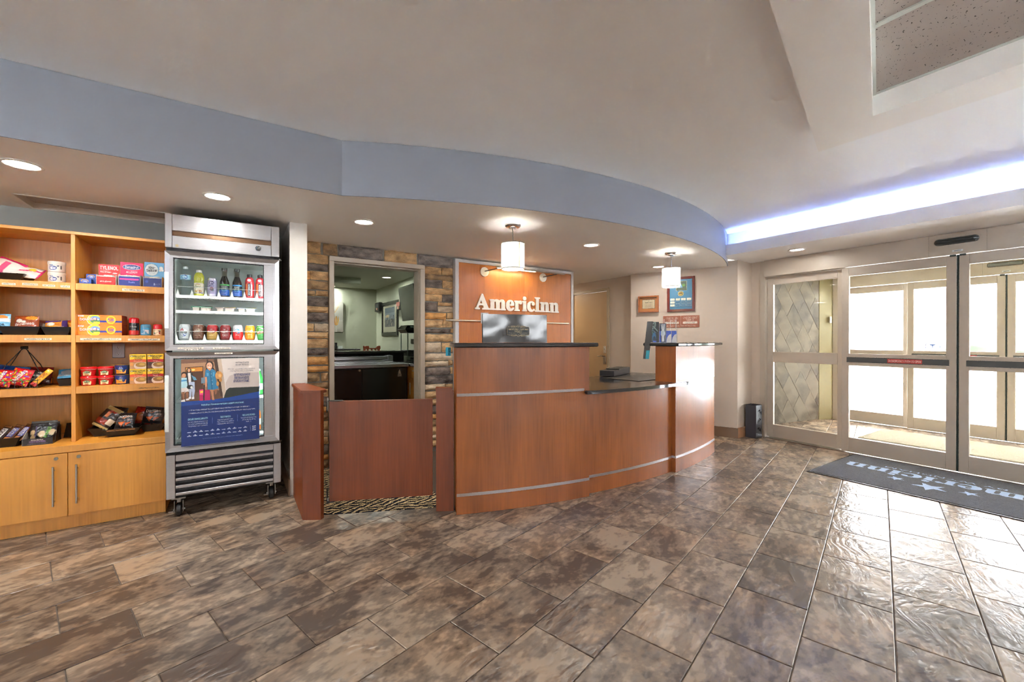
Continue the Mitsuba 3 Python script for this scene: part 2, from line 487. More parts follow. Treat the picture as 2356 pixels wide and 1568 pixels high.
part(ce, 'cove_soffit', m, 'paint', False, '#e4e0dc', label='dropped soffit with a lit cove over the entrance')
key = part(ce, 'cove_light_strip', bx(4.985, 5.0, -3.2, 2.86, 2.276, 2.286), 'semi', False, '#e8eeff', label='blue light strip in the cove', emitter=emit((0.19, 0.33, 1.0), 26))
# dropped frame with acoustic tiles
A3, B3 = TA, np.array([0.0, -1.0])
c1, ci = np.array([3.026, 1.18]), np.array([2.779, 0.838])
outer = Polygon([c1, c1 + B3 * 4.6, c1 + B3 * 4.6 - A3 * 4, c1 - A3 * 4.6]).intersection(sbox(-4.5, -3.2, 5.0, 3))
inner = Polygon([ci, ci + B3 * 2.6, ci + B3 * 2.6 - A3 * 2.5, ci - A3 * 2.5])
part(ce, 'dropped_frame', ext(outer.difference(inner), 2.40, ZC - .001), 'plaster', False, '#f2f1ec', label='dropped plaster frame round the tiled recess')
cap = inner.intersection(outer)
nb = np.array([A3[1], -A3[0]])
for i in range(5):
    for j in range(5):
        o = ci - A3 * (0.635 * i) ; q = [o, o - A3 * 0.625, o - A3 * 0.625 + B3 * 0.6, o + B3 * 0.6]
        g = affinity.translate(Polygon(q), *(B3 * 0.61 * j)).intersection(cap)
        if g.is_empty or g.geom_type != 'Polygon' or g.area < .01: continue
        part(ce, 'acoustic_tile', ext(g, 2.512, 2.526), 'acoustic')
bars = []
for i in range(5):
    o = ci - A3 * (0.635 * i) - A3 * (0.0 if i == 0 else -0.005)
    l = LineString([o, o + B3 * 2.6]).buffer(0.012, cap_style=2).intersection(cap)
    if not l.is_empty: bars.append(ext(l, 2.505, 2.5115))
l = LineString([ci, ci - A3 * 2.5]).buffer(0.014, cap_style=2).intersection(cap); bars.append(ext(l, 2.504, 2.5115))
for b in bars: part(ce, 'grid_bar', b, 'paint', False, '#cfd4cc')

# walls
wb = wallpiece('wall_back', bx(-4.6, 0.36, 4.42, 4.57, 0, ZS), '#8d8d86')
wallpiece('wall_pillar', bx(0.363, 0.489, 3.80, 4.60, 0, ZS), '#cdc8c1')
wallpiece('wall_left', cat(bx(-4.6, -4.5, -3.3, -1.6, 0, ZC), bx(-4.6, -4.5, .4, 4.5, 0, ZC), bx(-4.6, -4.5, -1.6, .4, 0, 1.45), bx(-4.6, -4.5, -1.6, .4, 2.2, ZC)), WALL)
ADDED_WX = [(-3.6, -1.7), (.95, 2.35), (3.1, 4.5)]  # added window openings, out of view; sun through them bounces up to the ceiling
xs = [-4.6] + [x for w in ADDED_WX for x in w] + [5.85]
wallpiece('wall_front', cat(bx(-4.6, 5.85, -3.3, -3.2, 0, 1.65), bx(-4.6, 5.85, -3.3, -3.2, 2.15, ZC), *[bx(xs[i], xs[i + 1], -3.3, -3.2, 1.65, 2.15) for i in range(0, len(xs), 2)]), WALL)
for i, (x0, x1) in enumerate(ADDED_WX):
    k = structure('window_%d' % (i + 2)); put(k, cat(bx(x0, x0 + .05, -3.28, -3.22, 1.65, 2.15), bx(x1 - .05, x1, -3.28, -3.22, 1.65, 2.15), bx(x0, x1, -3.28, -3.22, 1.65, 1.7), bx(x0, x1, -3.28, -3.22, 2.1, 2.15)), 'paint', False, '#d8d4cc')
k = structure('window_1'); put(k, cat(bx(-4.58, -4.52, -1.6, -1.55, 1.45, 2.2), bx(-4.58, -4.52, .35, .4, 1.45, 2.2), bx(-4.58, -4.52, -.62, -.58, 1.45, 2.2), bx(-4.58, -4.52, -1.6, .4, 1.45, 1.5), bx(-4.58, -4.52, -1.6, .4, 2.15, 2.2)), 'paint', False, '#d8d4cc')

# entrance side: slanting wall, return and door wall
SP, SQ = np.array([4.75, 4.19]), np.array([5.30, 2.95])
slant = Polygon([SP, SQ, (5.67, 2.97), (5.67, 2.86), (5.80, 2.86), (5.80, 3.32), (5.45, 3.32), (4.95, 4.3), (4.95, 4.65), (4.82, 4.65), (4.82, 4.19)])
wallpiece('wall_right', cat(ext(slant, 0, ZD), bx(5.67, 5.80, -3.3, -0.74, 0, ZD)), WALL)
SD = (SQ - SP) / np.linalg.norm(SQ - SP); SN = np.array([SD[1], -SD[0]])      # along the slanting wall and out of it
SN = SN if SN @ -SP > 0 else -SN


def on_slant(s, z, d=0.0): q = SP + SD * s + SN * d; return np.array([q[0], q[1], z])


bb = structure('baseboard_right')
put(bb, ext(Polygon([SP + SN * .002, SQ + SN * .002, SQ + SN * .011 + SD * .009, SP + SN * .011]), 0.001, 0.126), 'semi', False, '#6d5540')
part(bb, 'return_tile', ext(Polygon([SQ + SN * .011 + SD * .009, SQ + SD * .002, (5.668, 2.967), (5.668, 2.957), (5.32, 2.936)]), 0.001, 0.128), 'semi', False, '#8a6447')
k = structure('baseboard_pillar'); put(k, bx(0.352, 0.3625, 3.79, 4.4, 0.001, 0.13), 'semi', False, '#6d5540')

# hall wall with the office door
wallpiece('wall_office', cat(bx(4.82, 4.95, 4.65, 4.672, 0, ZS), bx(4.82, 4.95, 5.56, 8.2, 0, ZS), bx(4.82, 4.95, 4.672, 5.56, 2.04, ZS), bx(3.70, 4.95, 8.1, 8.2, 0, ZS), bx(3.70, 3.80, 4.61, 8.1, 0, ZS)), WALL)
d1 = structure('door_1', 'tan office door in a painted metal frame')
put(d1, bx(4.835, 4.875, 4.72, 5.52, 0.01, 1.99, .002), 'semi', False, '#b99a72')
part(d1, 'frame', cat(bx(4.805, 4.9, 4.672, 4.717, 0, 2.04), bx(4.805, 4.9, 5.523, 5.56, 0, 2.04), bx(4.805, 4.9, 4.717, 5.523, 1.994, 2.04)), 'semi', False, '#ab9a80')
hy = 4.79
h = Paint()
h.add(bx(4.828, 4.835, hy - .026, hy + .026, 1.03, 1.14, .003), '#c8c2b6').add(cyl([4.812, hy, 1.105], [4.83, hy, 1.105], .012, 12), '#c8c2b6')
h.add(bx(4.828, 4.835, hy - .03, hy + .03, .86, .98, .003), '#a89f90')
h.add(cyl([4.79, hy, .985], [4.83, hy, .985], .009, 10), '#c8c2b6').add(tube([[4.785, hy, .985], [4.78, hy + .03, .995], [4.78, hy + .06, .978], [4.782, hy + .1, .985]], .008), '#b4ab9c')
h.part(d1, 'lever_handle', 'metal', label='metal lever handle')

# ------------------------------------------------------------------ sliding entrance doors, inner and outer
FR = '#bbb0a2'


def leaf_frame(X, y0, y1, th, sty=(.07, .066)):
    """stiles and rails of one glazed leaf between y0 and y1"""
    a, b = y0 + sty[0], y1 - sty[1]
    return cat(bx(X, X + th, y0, a, .012, 2.03, .003), bx(X, X + th, b, y1, .012, 2.03, .003), bx(X, X + th, a, b, .012, .17, .002), bx(X, X + th, a, b, 1.935, 2.03, .002), bx(X, X + th, a, b, .958, 1.088, .002)), a, b


def pane(X, a, b, z0, z1): return tm([[X, a, z0], [X, b, z0], [X, b, z1], [X, a, z1]], [[0, 1, 2], [0, 2, 3]])


def door_unit(name, X, label, sensor):
    d = structure(name, label)
    put(d, cat(bx(X + .015, X + .13, 2.795, 2.858, 0.001, ZD - .003), bx(X + .015, X + .13, -.738, -.675, 0.001, ZD - .003)), 'semi', False, FR)
    part(d, 'header', bx(X - .02, X + .13, -.67, 2.79, 2.036, 2.236), 'semi', False, FR, label='operator header over the doors')
    part(d, 'floor_track', bx(X - .01, X + .12, -.67, 2.79, -.004, .006), 'metal', False, '#9a9286')
    for i, (y0, y1) in enumerate(((1.965, 2.790), (-.67, .155))):
        f, a, b = leaf_frame(X + .062, y0, y1, .04, (.068, .072))
        k = part(d, 'sidelite', f, 'semi', False, FR)
        part(k, 'pane', pane(X + .08, a, b, .17, .958), 'window_glass'); part(k, 'pane', pane(X + .08, a, b, 1.088, 1.935), 'window_glass')
    for i, (y0, y1) in enumerate(((1.074, 1.972), (.148, 1.058))):
        f, a, b = leaf_frame(X, y0, y1, .04)
        k = part(d, 'sliding_leaf', f, 'semi', False, FR)
        part(k, 'pane', pane(X + .018, a, b, .17, .958), 'window_glass'); part(k, 'pane', pane(X + .018, a, b, 1.088, 1.935), 'window_glass')
        part(k, 'push_band', bx(X - .003, X + .001, y0 + .048, y1 - .048, .994, 1.05), 'semi', False, '#3c3e3c', label='dark band across the middle rail')
        st = Paint(); st.add(bx(X - .0042, X - .003, (y0 + y1) / 2 - .133 - .08, (y0 + y1) / 2 + .133 - .08, 1.001, 1.043), '#a8322c')
        Sheet(st, (X - .0042, (y0 + y1) / 2 - .08, 1.022), (0, -1, 0), (0, 0, 1)).text('IN EMERGENCY PUSH TO OPEN', 0, 0, .021, '#e9d9d4', True, w=.25)
        st.part(k, 'emergency_sticker', label='red emergency sticker')
        part(k, 'weather_strip', bx(X + .004, X + .036, (y1 if i else y0) - (0 if i else .0065), (y1 if i else y0) + (.0065 if i else 0), .012, 2.03), 'matte', False, '#26302e', label='black rubber edge')
        if sensor == 'dark' and i == 0 or sensor == 'bar':
            part(k, 'stop_block', bx(X - .008, X, (y1 - .045 if i else y0 + .004), (y1 - .004 if i else y0 + .045), 2.018, 2.034), 'matte', False, '#2b3330')
    s = Paint()
    for i in range(2): s.add(bx(X - .0208, X - .0198, (.88, 1.26)[i], (.8815, 1.2615)[i], 2.037, 2.235), '#7d7467')
    s.part(d, 'cover_seam')
    lab = Paint(); lab.add(bx(X - .0218, X - .02, 1.03, 1.10, 2.058, 2.076), '#cfd3d4')
    Sheet(lab, (X - .022, 1.065, 2.067), (0, -1, 0), (0, 0, 1)).rect(-.022, .022, -.003, .003, '#6a6e74')
    lab.part(d, 'maker_plate', label='small silver plate')
    return d


door_unit('door_2', 5.64, 'inner pair of sliding glass entrance doors', 'bar')
door_unit('door_3', 7.83, 'outer pair of sliding glass entrance doors beyond the vestibule', 'dark')


def capsule(x0, x1, y0, y1, z0, z1, r):
    pts = []
    for yy in (y0 + r, y1 - r):
        s = trimesh.creation.icosphere(2, r); v = np.array(s.vertices) * [(x1 - x0) / r, 1, 1] * 1.0 + [x1, yy, (z0 + z1) / 2]
        pts.append(v[v[:, 0] <= x1 + 1e-6])
    return trimesh.convex.convex_hull(np.vstack(pts))


t = thing('motion_sensor', 'black rounded motion sensor on the header over the inner entrance doors', 'motion sensor')
part(t, 'housing', capsule(5.575, 5.6185, .925, 1.222, 2.130, 2.192, .031), 'gloss', 40, '#0c1414')
part(t, 'lens', bx(5.582, 5.588, 1.0, 1.16, 2.158, 2.164), 'gloss', False, '#5c7470', label='clear slot')
s = solo('motion_sensor', bx(7.79, 7.8085, .93, 1.22, 2.13, 2.18, .008), 'gloss', 'slim dark bar sensor on the header of the outer vestibule doors', 'motion sensor', False, '#2a281c')

# ------------------------------------------------------------------ vestibule and outdoors
wallpiece('ceiling_vestibule', bx(5.80, 7.97, -.8, 3.4, ZD, ZD + .1), '#b5af90')
D0, D1 = np.array([5.80, 3.28]), np.array([7.62, 2.96]); DL = np.linalg.norm(D1 - D0); DD = (D1 - D0) / DL; DN = np.array([DD[1], -DD[0]])
wv = wallpiece('wall_vestibule', ext(Polygon([D0 - DN * .012, D1 - DN * .012, D1 - DN * .1, D0 - DN * .1]), 0, ZD), '#8a7d6a')
full = sbox(0.004, 0.006, DL - .004, ZD - .05)
e1, e2 = np.array([0.228, -0.308]), np.array([-0.143, -0.205])
o0 = np.array([0.99, 1.74])
for i in range(-9, 12):
    for j in range(-12, 13):
        o = o0 + e1 * (i + 0.5 * (j % 2)) + e2 * j
        g = Polygon([o, o + e1, o + e1 + e2, o + e2]).buffer(-0.0022, join_style=2).intersection(full)
        if g.is_empty or g.geom_type != 'Polygon' or g.area < 8e-4: continue
        dpt = rng.uniform(.010, .0125)
        m = ext(g, 0, dpt); uv = np.array(m.vertices)[:, :2] + rng.uniform(0, 40, 2)
        part(wv, 'diamond_tile', framed(m, (*(D0 - DN * .012), 0), (*DD, 0), (0, 0, 1)), 'wall_tile', uv=uv)
k = structure('wall_vestibule_end'); put(k, cat(ext(Polygon([(7.628, 2.957), (7.80, 2.862), (7.83, 2.9), (7.66, 3.08)]), 0, ZD), bx(7.80, 7.97, 2.862, 3.2, 0, ZD)), 'paint', False, '#7d7350')
k = structure('wall_vestibule_side'); put(k, bx(5.80, 7.97, -.9, -.8, 0, ZD), 'paint', False, '#7d7350')
wm = thing('floor_mat', 'ribbed beige entrance mat inside the glazed vestibule', 'floor mat')
m = [bx(6.62, 7.52, .0, 2.14, 0.001, .006)] + [bx(6.63 + .018 * i, 6.639 + .018 * i, .01, 2.13, .006, .010) for i in range(49)]
put(wm, cat(m), 'matte', False, '#a8a08a')
t = thing('alarm_box', 'small white alarm contact box beside the outer vestibule doors', 'alarm box')
put(t, bx(7.74, 7.785, 2.85, 2.868, 1.50, 1.60, .004), 'semi', False, '#d8d6cc')

gd = structure('exterior_ground'); put(gd, bx(7.97, 90, -70, 70, -.2, -.02), 'matte', False, '#a9a7a2')
k = structure('exterior_kerb'); put(k, bx(13.9, 14.2, -40, 40, -.02, .10), 'matte', False, '#b8aa98')
pc = thing('canopy_column', 'pale stone-clad canopy column standing outside the glass entrance doors', 'column')
part(pc, 'shaft', bx(12.75, 13.25, 2.95, 3.40, .9, 5.0), 'matte', False, '#b89a78')
for r in range(7):
    for s in range(2):
        w = .33 if (r + s) % 2 else .24
        y0 = 2.90 + (0 if s == 0 else (.24 if r % 2 == 0 else .33) + .005)
        part(pc, 'stone', bx(12.70, 13.3, y0, min(y0 + w, 3.46), -.02 + r * .13, .105 + r * .13, .012), 'matte', False, ('#b29a7c', '#a58c70', '#c0aa8c')[(r * 2 + s) % 3])
part(pc, 'cap', bx(12.66, 13.34, 2.86, 3.5, .89, .96, .01), 'matte', False, '#b8ac98')
k = structure('exterior_roof'); put(k, bx(11.5, 15.5, -3, 6.5, 5.0, 5.4), 'matte', False, '#c8c2b4')
for i, (y, w) in enumerate(((9, 11), (26, 14), (-6, 10), (46, 16))):
    m = trimesh.creation.icosphere(3, 1.0); v = np.array(m.vertices); v *= (0.75 + 0.5 * meshkit.fbm(v * 2.2 + i * 9, 4, i))[:, None]
    v = v * [7, w / 2, 3.0] + [70, y, 1.6]
    solo('distant_trees', tm(v, m.faces), 'matte', ('pale hazy band of trees far across the road outside', 'long low line of distant trees', 'small far clump of trees', 'wide far belt of trees')[i] + ' beyond the entrance', 'trees', True, '#6d7766')
    labels[list(labels)[-1]]['kind'] = 'stuff'

# ------------------------------------------------------------------ lights in the ceilings
def downlight(x, y, z, label, r=.083, k=22.0, tint=NEUTRAL, group='recessed ceiling downlights'):
    t = thing('downlight', label, 'ceiling light', group)
    pr = [(r * 1.0, z - .0005), (r * 1.0, z - .006), (r * .86, z - .008), (r * .80, z - .004), (r * .72, z + .0)]
    # the can is drawn just under the plaster, as a shallow stepped bowl
    part(t, 'trim_ring', moved(lathe(pr, 28), x, y), 'semi', True, '#e2ded6')
    part(t, 'lens', moved(lathe([(0, z - .001), (r * .72, z - .001)], 28), x, y), 'semi', False, '#ffffff', emitter=emit(tint, k))
    return t


for (x, y, lab) in ((-.953, 3.33, 'recessed downlight in the soffit over the snack shelves'), (-.096, 3.373, 'recessed downlight in the soffit above the drinks fridge'),
                    (.858, 3.475, 'recessed downlight in the soffit in front of the stone wall'), (2.944, 3.10, 'recessed downlight between the two drum pendants'),
                    (4.544, 3.553, 'recessed downlight behind the drum pendant nearest the entrance')):
    downlight(x, y, ZS, lab, k=(180 if x < .5 else 55 if x < 1 else 85))
downlight(5.232, 2.247, ZD, 'recessed downlight in the soffit over the entrance doors', k=60, group='recessed ceiling downlights')
downlight(4.35, 6.0, ZS, 'recessed downlight in the hall outside the office door', k=150, tint=WARM)
downlight(7.2, 2.45, ZD, 'recessed downlight in the vestibule ceiling', k=30, tint=WARM)


def pendant(x, y, R, zt, zb, label):
    t = thing('drum_pendant', label, 'pendant lamp', 'drum pendants over the front desk')
    part(t, 'canopy', moved(lathe(sharp([(0, ZS - .036), (.028, ZS - .036), (.034, ZS - .026), (.055, ZS - .022), (.064, ZS - .010), (.064, ZS - .0005)]), 28), x, y), 'chrome', True, '#d8d6d2')
    part(t, 'rod', cyl([x, y, zt - .01], [x, y, ZS - .03], .0055, 10), 'chrome', 30, '#b9b7b2')
    sh = part(t, 'shade', moved(lathe([(R, zb), (R, zt)], 40), x, y), 'lamp_fabric', True)
    part(sh, 'seam', bx(x - .003, x + .003, y - R - .0012, y - R - .0004, zb + .002, zt - .002), 'semi', False, '#c9b68e')
    part(t, 'rim', cat(moved(lathe(sharp([(R - .003, zt - .004), (R + .003, zt - .004), (R + .003, zt + .003), (R - .003, zt + .003)]), 40), x, y),
                       moved(lathe(sharp([(R - .003, zb - .003), (R + .003, zb - .003), (R + .003, zb + .004), (R - .003, zb + .004)]), 40), x, y),
                       cyl([x - R, y, zt], [x + R, y, zt], .003, 6), cyl([x, y - R, zt], [x, y + R, zt], .003, 6)), 'chrome', True, '#a8a49a')
    part(t, 'diffuser', moved(lathe([(0, zb + .004), (R - .004, zb + .004)], 40), x, y), 'semi', False, '#ffffff', emitter=emit(NEUTRAL, 14.0))
    b = trimesh.creation.icosphere(2, .03); part(t, 'bulb', moved(tm(b.vertices, b.faces), x, y, (zt + zb) / 2 + .02), 'semi', True, '#ffffff', emitter=emit(WARM, 260))
    part(t, 'socket', cyl([x, y, (zt + zb) / 2 + .045], [x, y, zt], .014, 12), 'semi', 30, '#dddddd')


pendant(1.896, 2.907, .094, 2.02, 1.815, 'cream drum pendant in front of the wooden sign panel')
pendant(3.93, 2.91, .094, 2.005, 1.808, 'cream drum pendant over the brochures at the pier of the desk')
# ================================================================== front desk, gate and sign wall
ds = thing('reception_desk', 'curved cherry-wood reception desk with black granite tops and steel strips', 'reception desk')
a0, a1, a2, a3 = -19.6, -6.68, 6.62, 18.85
part(ds, 'side_section', cat(ext(arcpoly(4.53, 4.738, a0, a1), .001, .148), ext(arcpoly(4.53, 4.736, a0, a1), .148, .84), ext(arcpoly(4.53, 4.738, a0, a1), .84, 1.184)), 'cherry', 30)
part(ds, 'middle_section', ext(arcpoly(4.50, 4.69, a1 + .01, a2 - .01), .001, .81), 'cherry', 30)
part(ds, 'pier_section', cat(ext(arcpoly(4.52, 4.732, a2, a3), .001, .139), ext(arcpoly(4.52, 4.730, a2, a3), .139, .84), ext(arcpoly(4.52, 4.732, a2, a3), .84, 1.178)), 'cherry', 30)
for nm, R, b0, b1, z in (('kick_strip', 4.736, a0, a1, .1385), ('kick_strip', 4.69, a1 + .05, a2 - .1, .1375), ('kick_strip', 4.73, a2, a3, .143), ('waist_strip', 4.736, a0, a1 - .6, .848)):
    part(ds, nm, ext(arcpoly(R, R + .005, b0, b1), z - .010, z + .010), 'steel', 30)
part(ds, 'waist_strip', ext(arcpoly(4.73, 4.7345, a2, a3), .838, .846), 'steel', 30)
part(ds, 'corner_strip', cat(ext(arcpoly(4.55, 4.738, a2 - .06, a2 - .002), .133, .153)), 'steel', 30)


def slab(R0, R1, b0, b1, z0, z1, r=.006, n=40):
    """curved slab with chamfered edges"""
    d = math.degrees(r / R1); rings = []
    for z, e in ((z0, 1), (z0 + r, 0), (z1 - r, 0), (z1, 1)):
        t = np.linspace(b0 + d * e, b1 - d * e, n)
        rings.append([(*onarc(R1 - r * e, q_), z) for q_ in t] + [(*onarc(R0 + r * e, q_), z) for q_ in t[::-1]])
    v = np.array(rings).reshape(-1, 3); L = 2 * n; f = []
    for k_ in range(3):
        for i_ in range(L): a_, b_ = k_ * L + i_, k_ * L + (i_ + 1) % L; f += [[a_, b_, b_ + L], [a_, b_ + L, a_ + L]]
    for o_, up_ in ((0, False), (3 * L, True)):
        for i_ in range(n - 1): a_, b_, c_, d_ = o_ + i_, o_ + i_ + 1, o_ + L - 2 - i_, o_ + L - 1 - i_; f += [[a_, b_, c_], [a_, c_, d_]] if up_ else [[a_, c_, b_], [a_, d_, c_]]
    return tm(v, f)


part(ds, 'granite_top', slab(4.40, 4.775, -19.85, -5.95, 1.185, 1.216), 'granite', 30, label='raised black granite top')
part(ds, 'granite_top', slab(4.40, 4.775, 6.3, 21.2, 1.179, 1.208), 'granite', 30, label='raised black granite top')
wt = arcpoly(3.82, 4.50, -6.6, 18).union(arcpoly(4.45, 4.78, -7.25, 9.1)).difference(arcpoly(4.51, 4.79, -30, a1 - .0).difference(arcpoly(4.742, 4.79, -30, a1))).difference(arcpoly(4.51, 4.737, a2, 30))
part(ds, 'worktop', cat(ext(wt, .819, .836), ext(wt.buffer(-.004), .836, .841), ext(wt.buffer(-.004), .813, .819)), 'granite', 30, label='lower black granite worktop')
pad = arcpoly(4.02, 4.46, 4.2, 14)
solo('desk_pad', ext(pad, .8415, .845), 'semi', 'black desk pad lying on the lower granite worktop', 'desk pad', False, '#17150f')
t = thing('keyboard_tray', 'long low black tray at the back of the lower worktop beside the pier', 'desk tray')
o = np.array([*onarc(4.0, 7.2)]); q = np.array([*onarc(3.86, 15.5)]); d = (q - o); n = np.array([-d[1], d[0]]) / np.linalg.norm(d)
part(t, 'body', ext(Polygon([o, q, q + n * .16, o + n * .16]), .8455, .905), 'semi', False, '#15161a')
part(t, 'lid', ext(Polygon([o + d * .3, q, q + n * .15, o + d * .3 + n * .15]), .9052, .918), 'semi', False, '#22231f')

# gate and its posts
def capped_post(name, base, top, label):
    t = thing(name, label, 'gate post')
    part(t, 'post', ext(Polygon(base), .001, .872), 'cherry_shaded')
    part(t, 'cap', cat(ext(Polygon(top), .8722, .886), ext(Polygon(top).buffer(-.003), .886, .892)), 'cherry_shaded')
    return t


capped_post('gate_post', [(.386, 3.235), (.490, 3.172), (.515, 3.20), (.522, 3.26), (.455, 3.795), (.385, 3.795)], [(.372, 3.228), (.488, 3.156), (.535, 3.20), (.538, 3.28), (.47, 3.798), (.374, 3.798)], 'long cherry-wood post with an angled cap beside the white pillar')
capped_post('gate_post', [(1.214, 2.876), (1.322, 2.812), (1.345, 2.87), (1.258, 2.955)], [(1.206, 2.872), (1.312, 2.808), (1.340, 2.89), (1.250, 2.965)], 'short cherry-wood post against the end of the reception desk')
GP, GQ = np.array([.552, 3.205]), np.array([1.208, 2.925]); gd_ = (GQ - GP) / np.linalg.norm(GQ - GP); gn = np.array([gd_[1], -gd_[0]])
g = thing('swing_gate', 'low cherry-wood swing gate hung between two posts', 'gate')
part(g, 'panel', cat(ext(Polygon([GP, GQ, GQ - gn * .036, GP - gn * .036]), .104, .802), ext(Polygon([GP - gn * .002, GQ - gn * .002, GQ - gn * .034, GP - gn * .034]), .802, .806)), 'cherry_shaded')
gp = GP - gd_ * .014 - gn * .014
for zz in (.80, .095):
    h = Paint(); h.add(ext(Polygon([gp + gn * .016, gp + gd_ * .10 + gn * .016, gp + gd_ * .1 - gn * .02, gp - gn * .02]), zz + .0065, zz + .011) if zz > .5 else ext(Polygon([gp + gn * .016, gp + gd_ * .04 + gn * .016, gp + gd_ * .04 - gn * .02, gp - gn * .02]), zz, zz + .008), '#1c1a18')
    h.add(cyl([*gp, zz - .06 if zz > .5 else zz], [*gp, zz + .03], .006, 10), '#b8b4ac').add(ext(Polygon([gp - gd_ * .006 - gn * .012, gp - gd_ * .001 - gn * .012, gp - gd_ * .001 + gn * .012, gp - gd_ * .006 + gn * .012]), zz - .07 if zz > .5 else zz - .0, zz + (.0 if zz > .5 else .1)), '#141312')
    h.part(g, 'hinge', 'semi', label='black and chrome pivot hinge')
rug = Polygon([(.525, 3.262), (.60, 3.225), (1.22, 2.96), (1.33, 3.0), (1.45, 4.40), (.53, 4.40)])
k = solo('carpet', ext(rug, -.006, .002), 'zebra_carpet', 'black carpet with wavy cream lines on the office floor behind the swing gate', 'carpet')
k = structure('floor_office'); put(k, ext(office.buffer(-.006).difference(rug.buffer(.002)), -.006, -.0005), 'matte', False, '#4a4038')

# ------------------------------------------------------------------ stone wall round the pantry opening
ws = structure('wall_stone', 'stacked stone veneer wall')
put(ws, cat(bx(.489, .757, 4.452, 4.60, 0, ZS), bx(1.735, 3.84, 4.452, 4.60, 0, ZS), bx(.757, 1.735, 4.452, 4.60, 2.052, ZS)), 'matte', False, '#7d7a72')
STONES = [  # x0, x1, z0, z1, kind at the wall's face
    (0.491, 0.688, 2.062, 2.172, 'tan'),
    (0.713, 0.842, 2.062, 2.172, 'brown'),
    (0.856, 1.281, 2.043, 2.172, 'dark'),
    (1.302, 1.652, 2.046, 2.172, 'tan'),
    (1.67, 2.079, 2.046, 2.172, 'dark'),
    (0.491, 0.755, 1.97, 2.055, 'tan'),
    (0.491, 0.755, 1.904, 1.963, 'dark'),
    (0.491, 0.596, 1.811, 1.889, 'orange'),
    (0.601, 0.755, 1.813, 1.894, 'tan'),
    (0.491, 0.755, 1.722, 1.804, 'brown'),
    (0.491, 0.64, 1.657, 1.707, 'brown'),
    (0.647, 0.755, 1.658, 1.711, 'tan'),
    (0.491, 0.755, 1.563, 1.645, 'dark'),
    (0.491, 0.755, 1.501, 1.558, 'tan'),
    (0.491, 0.755, 1.413, 1.494, 'dark'),
    (0.491, 0.628, 1.321, 1.395, 'tan'),
    (0.635, 0.755, 1.32, 1.394, 'cream'),
    (0.491, 0.755, 1.254, 1.311, 'tan'),
    (0.491, 0.755, 1.161, 1.245, 'tan'),
    (0.491, 0.755, 1.092, 1.15, 'dark'),
    (0.491, 0.755, 1.002, 1.078, 'orange'),
    (0.491, 0.755, 0.933, 0.986, 'orange'),
    (0.491, 0.679, 0.84, 0.921, 'brown'),
    (0.692, 0.755, 0.838, 0.92, 'tan'),
    (0.491, 0.755, 0.771, 0.826, 'brown'),
    (1.737, 1.938, 1.967, 2.044, 'tan'),
    (1.945, 2.079, 1.969, 2.049, 'tan'),
    (1.737, 2.079, 1.905, 1.966, 'brown'),
    (1.737, 1.949, 1.821, 1.9, 'dark'),
    (1.956, 2.079, 1.819, 1.902, 'tan'),
    (1.737, 2.079, 1.747, 1.813, 'tan'),
    (1.737, 1.944, 1.667, 1.741, 'tan'),
    (1.952, 2.079, 1.665, 1.743, 'dark'),
    (1.737, 1.885, 1.555, 1.654, 'dark'),
    (1.898, 2.079, 1.618, 1.66, 'tan'),
    (1.898, 2.079, 1.553, 1.61, 'cream'),
    (1.737, 2.0, 1.465, 1.539, 'orange'),
    (2.011, 2.079, 1.478, 1.544, 'tan'),
    (1.737, 1.957, 1.378, 1.457, 'tan'),
    (1.964, 2.079, 1.378, 1.464, 'tan'),
    (1.737, 2.051, 1.313, 1.36, 'dark'),
    (2.056, 2.079, 1.318, 1.365, 'tan'),
    (1.737, 2.079, 1.219, 1.301, 'tan'),
    (1.737, 1.936, 1.103, 1.207, 'cream'),
    (1.949, 2.079, 1.1, 1.204, 'tan'),
    (1.737, 2.079, 1.008, 1.085, 'cream'),
    (1.737, 2.022, 0.941, 0.999, 'cream'),
    (2.029, 2.079, 0.947, 1.004, 'tan'),
    (1.737, 2.044, 0.842, 0.93, 'dark'),
    (2.051, 2.079, 0.854, 0.928, 'tan'),
    (1.737, 2.079, 0.752, 0.833, 'dark'),
    (1.737, 1.979, 0.683, 0.745, 'cream'),
    (1.987, 2.079, 0.688, 0.738, 'brown'),
    (1.737, 2.079, 0.591, 0.668, 'tan'),
    (0.491, 0.755, 0.692, 0.761, 'tan'),
    (0.491, 0.755, 0.597, 0.686, 'dark'),
    (0.491, 0.755, 0.537, 0.591, 'orange'),
    (0.491, 0.755, 0.462, 0.531, 'brown'),
    (0.491, 0.755, 0.367, 0.456, 'tan'),
    (0.491, 0.755, 0.307, 0.361, 'cream'),
    (0.491, 0.755, 0.232, 0.301, 'tan'),
    (0.491, 0.755, 0.137, 0.226, 'dark'),
    (0.491, 0.755, 0.077, 0.131, 'orange'),
    (0.491, 0.755, 0.003, 0.071, 'brown'),
    (1.737, 2.079, 0.512, 0.581, 'tan'),
    (1.737, 2.079, 0.417, 0.506, 'dark'),
    (1.737, 2.079, 0.357, 0.411, 'orange'),
    (1.737, 2.079, 0.282, 0.351, 'brown'),
    (1.737, 2.079, 0.187, 0.276, 'tan'),
    (1.737, 2.079, 0.127, 0.181, 'cream'),
    (1.737, 2.079, 0.052, 0.121, 'tan'),
]


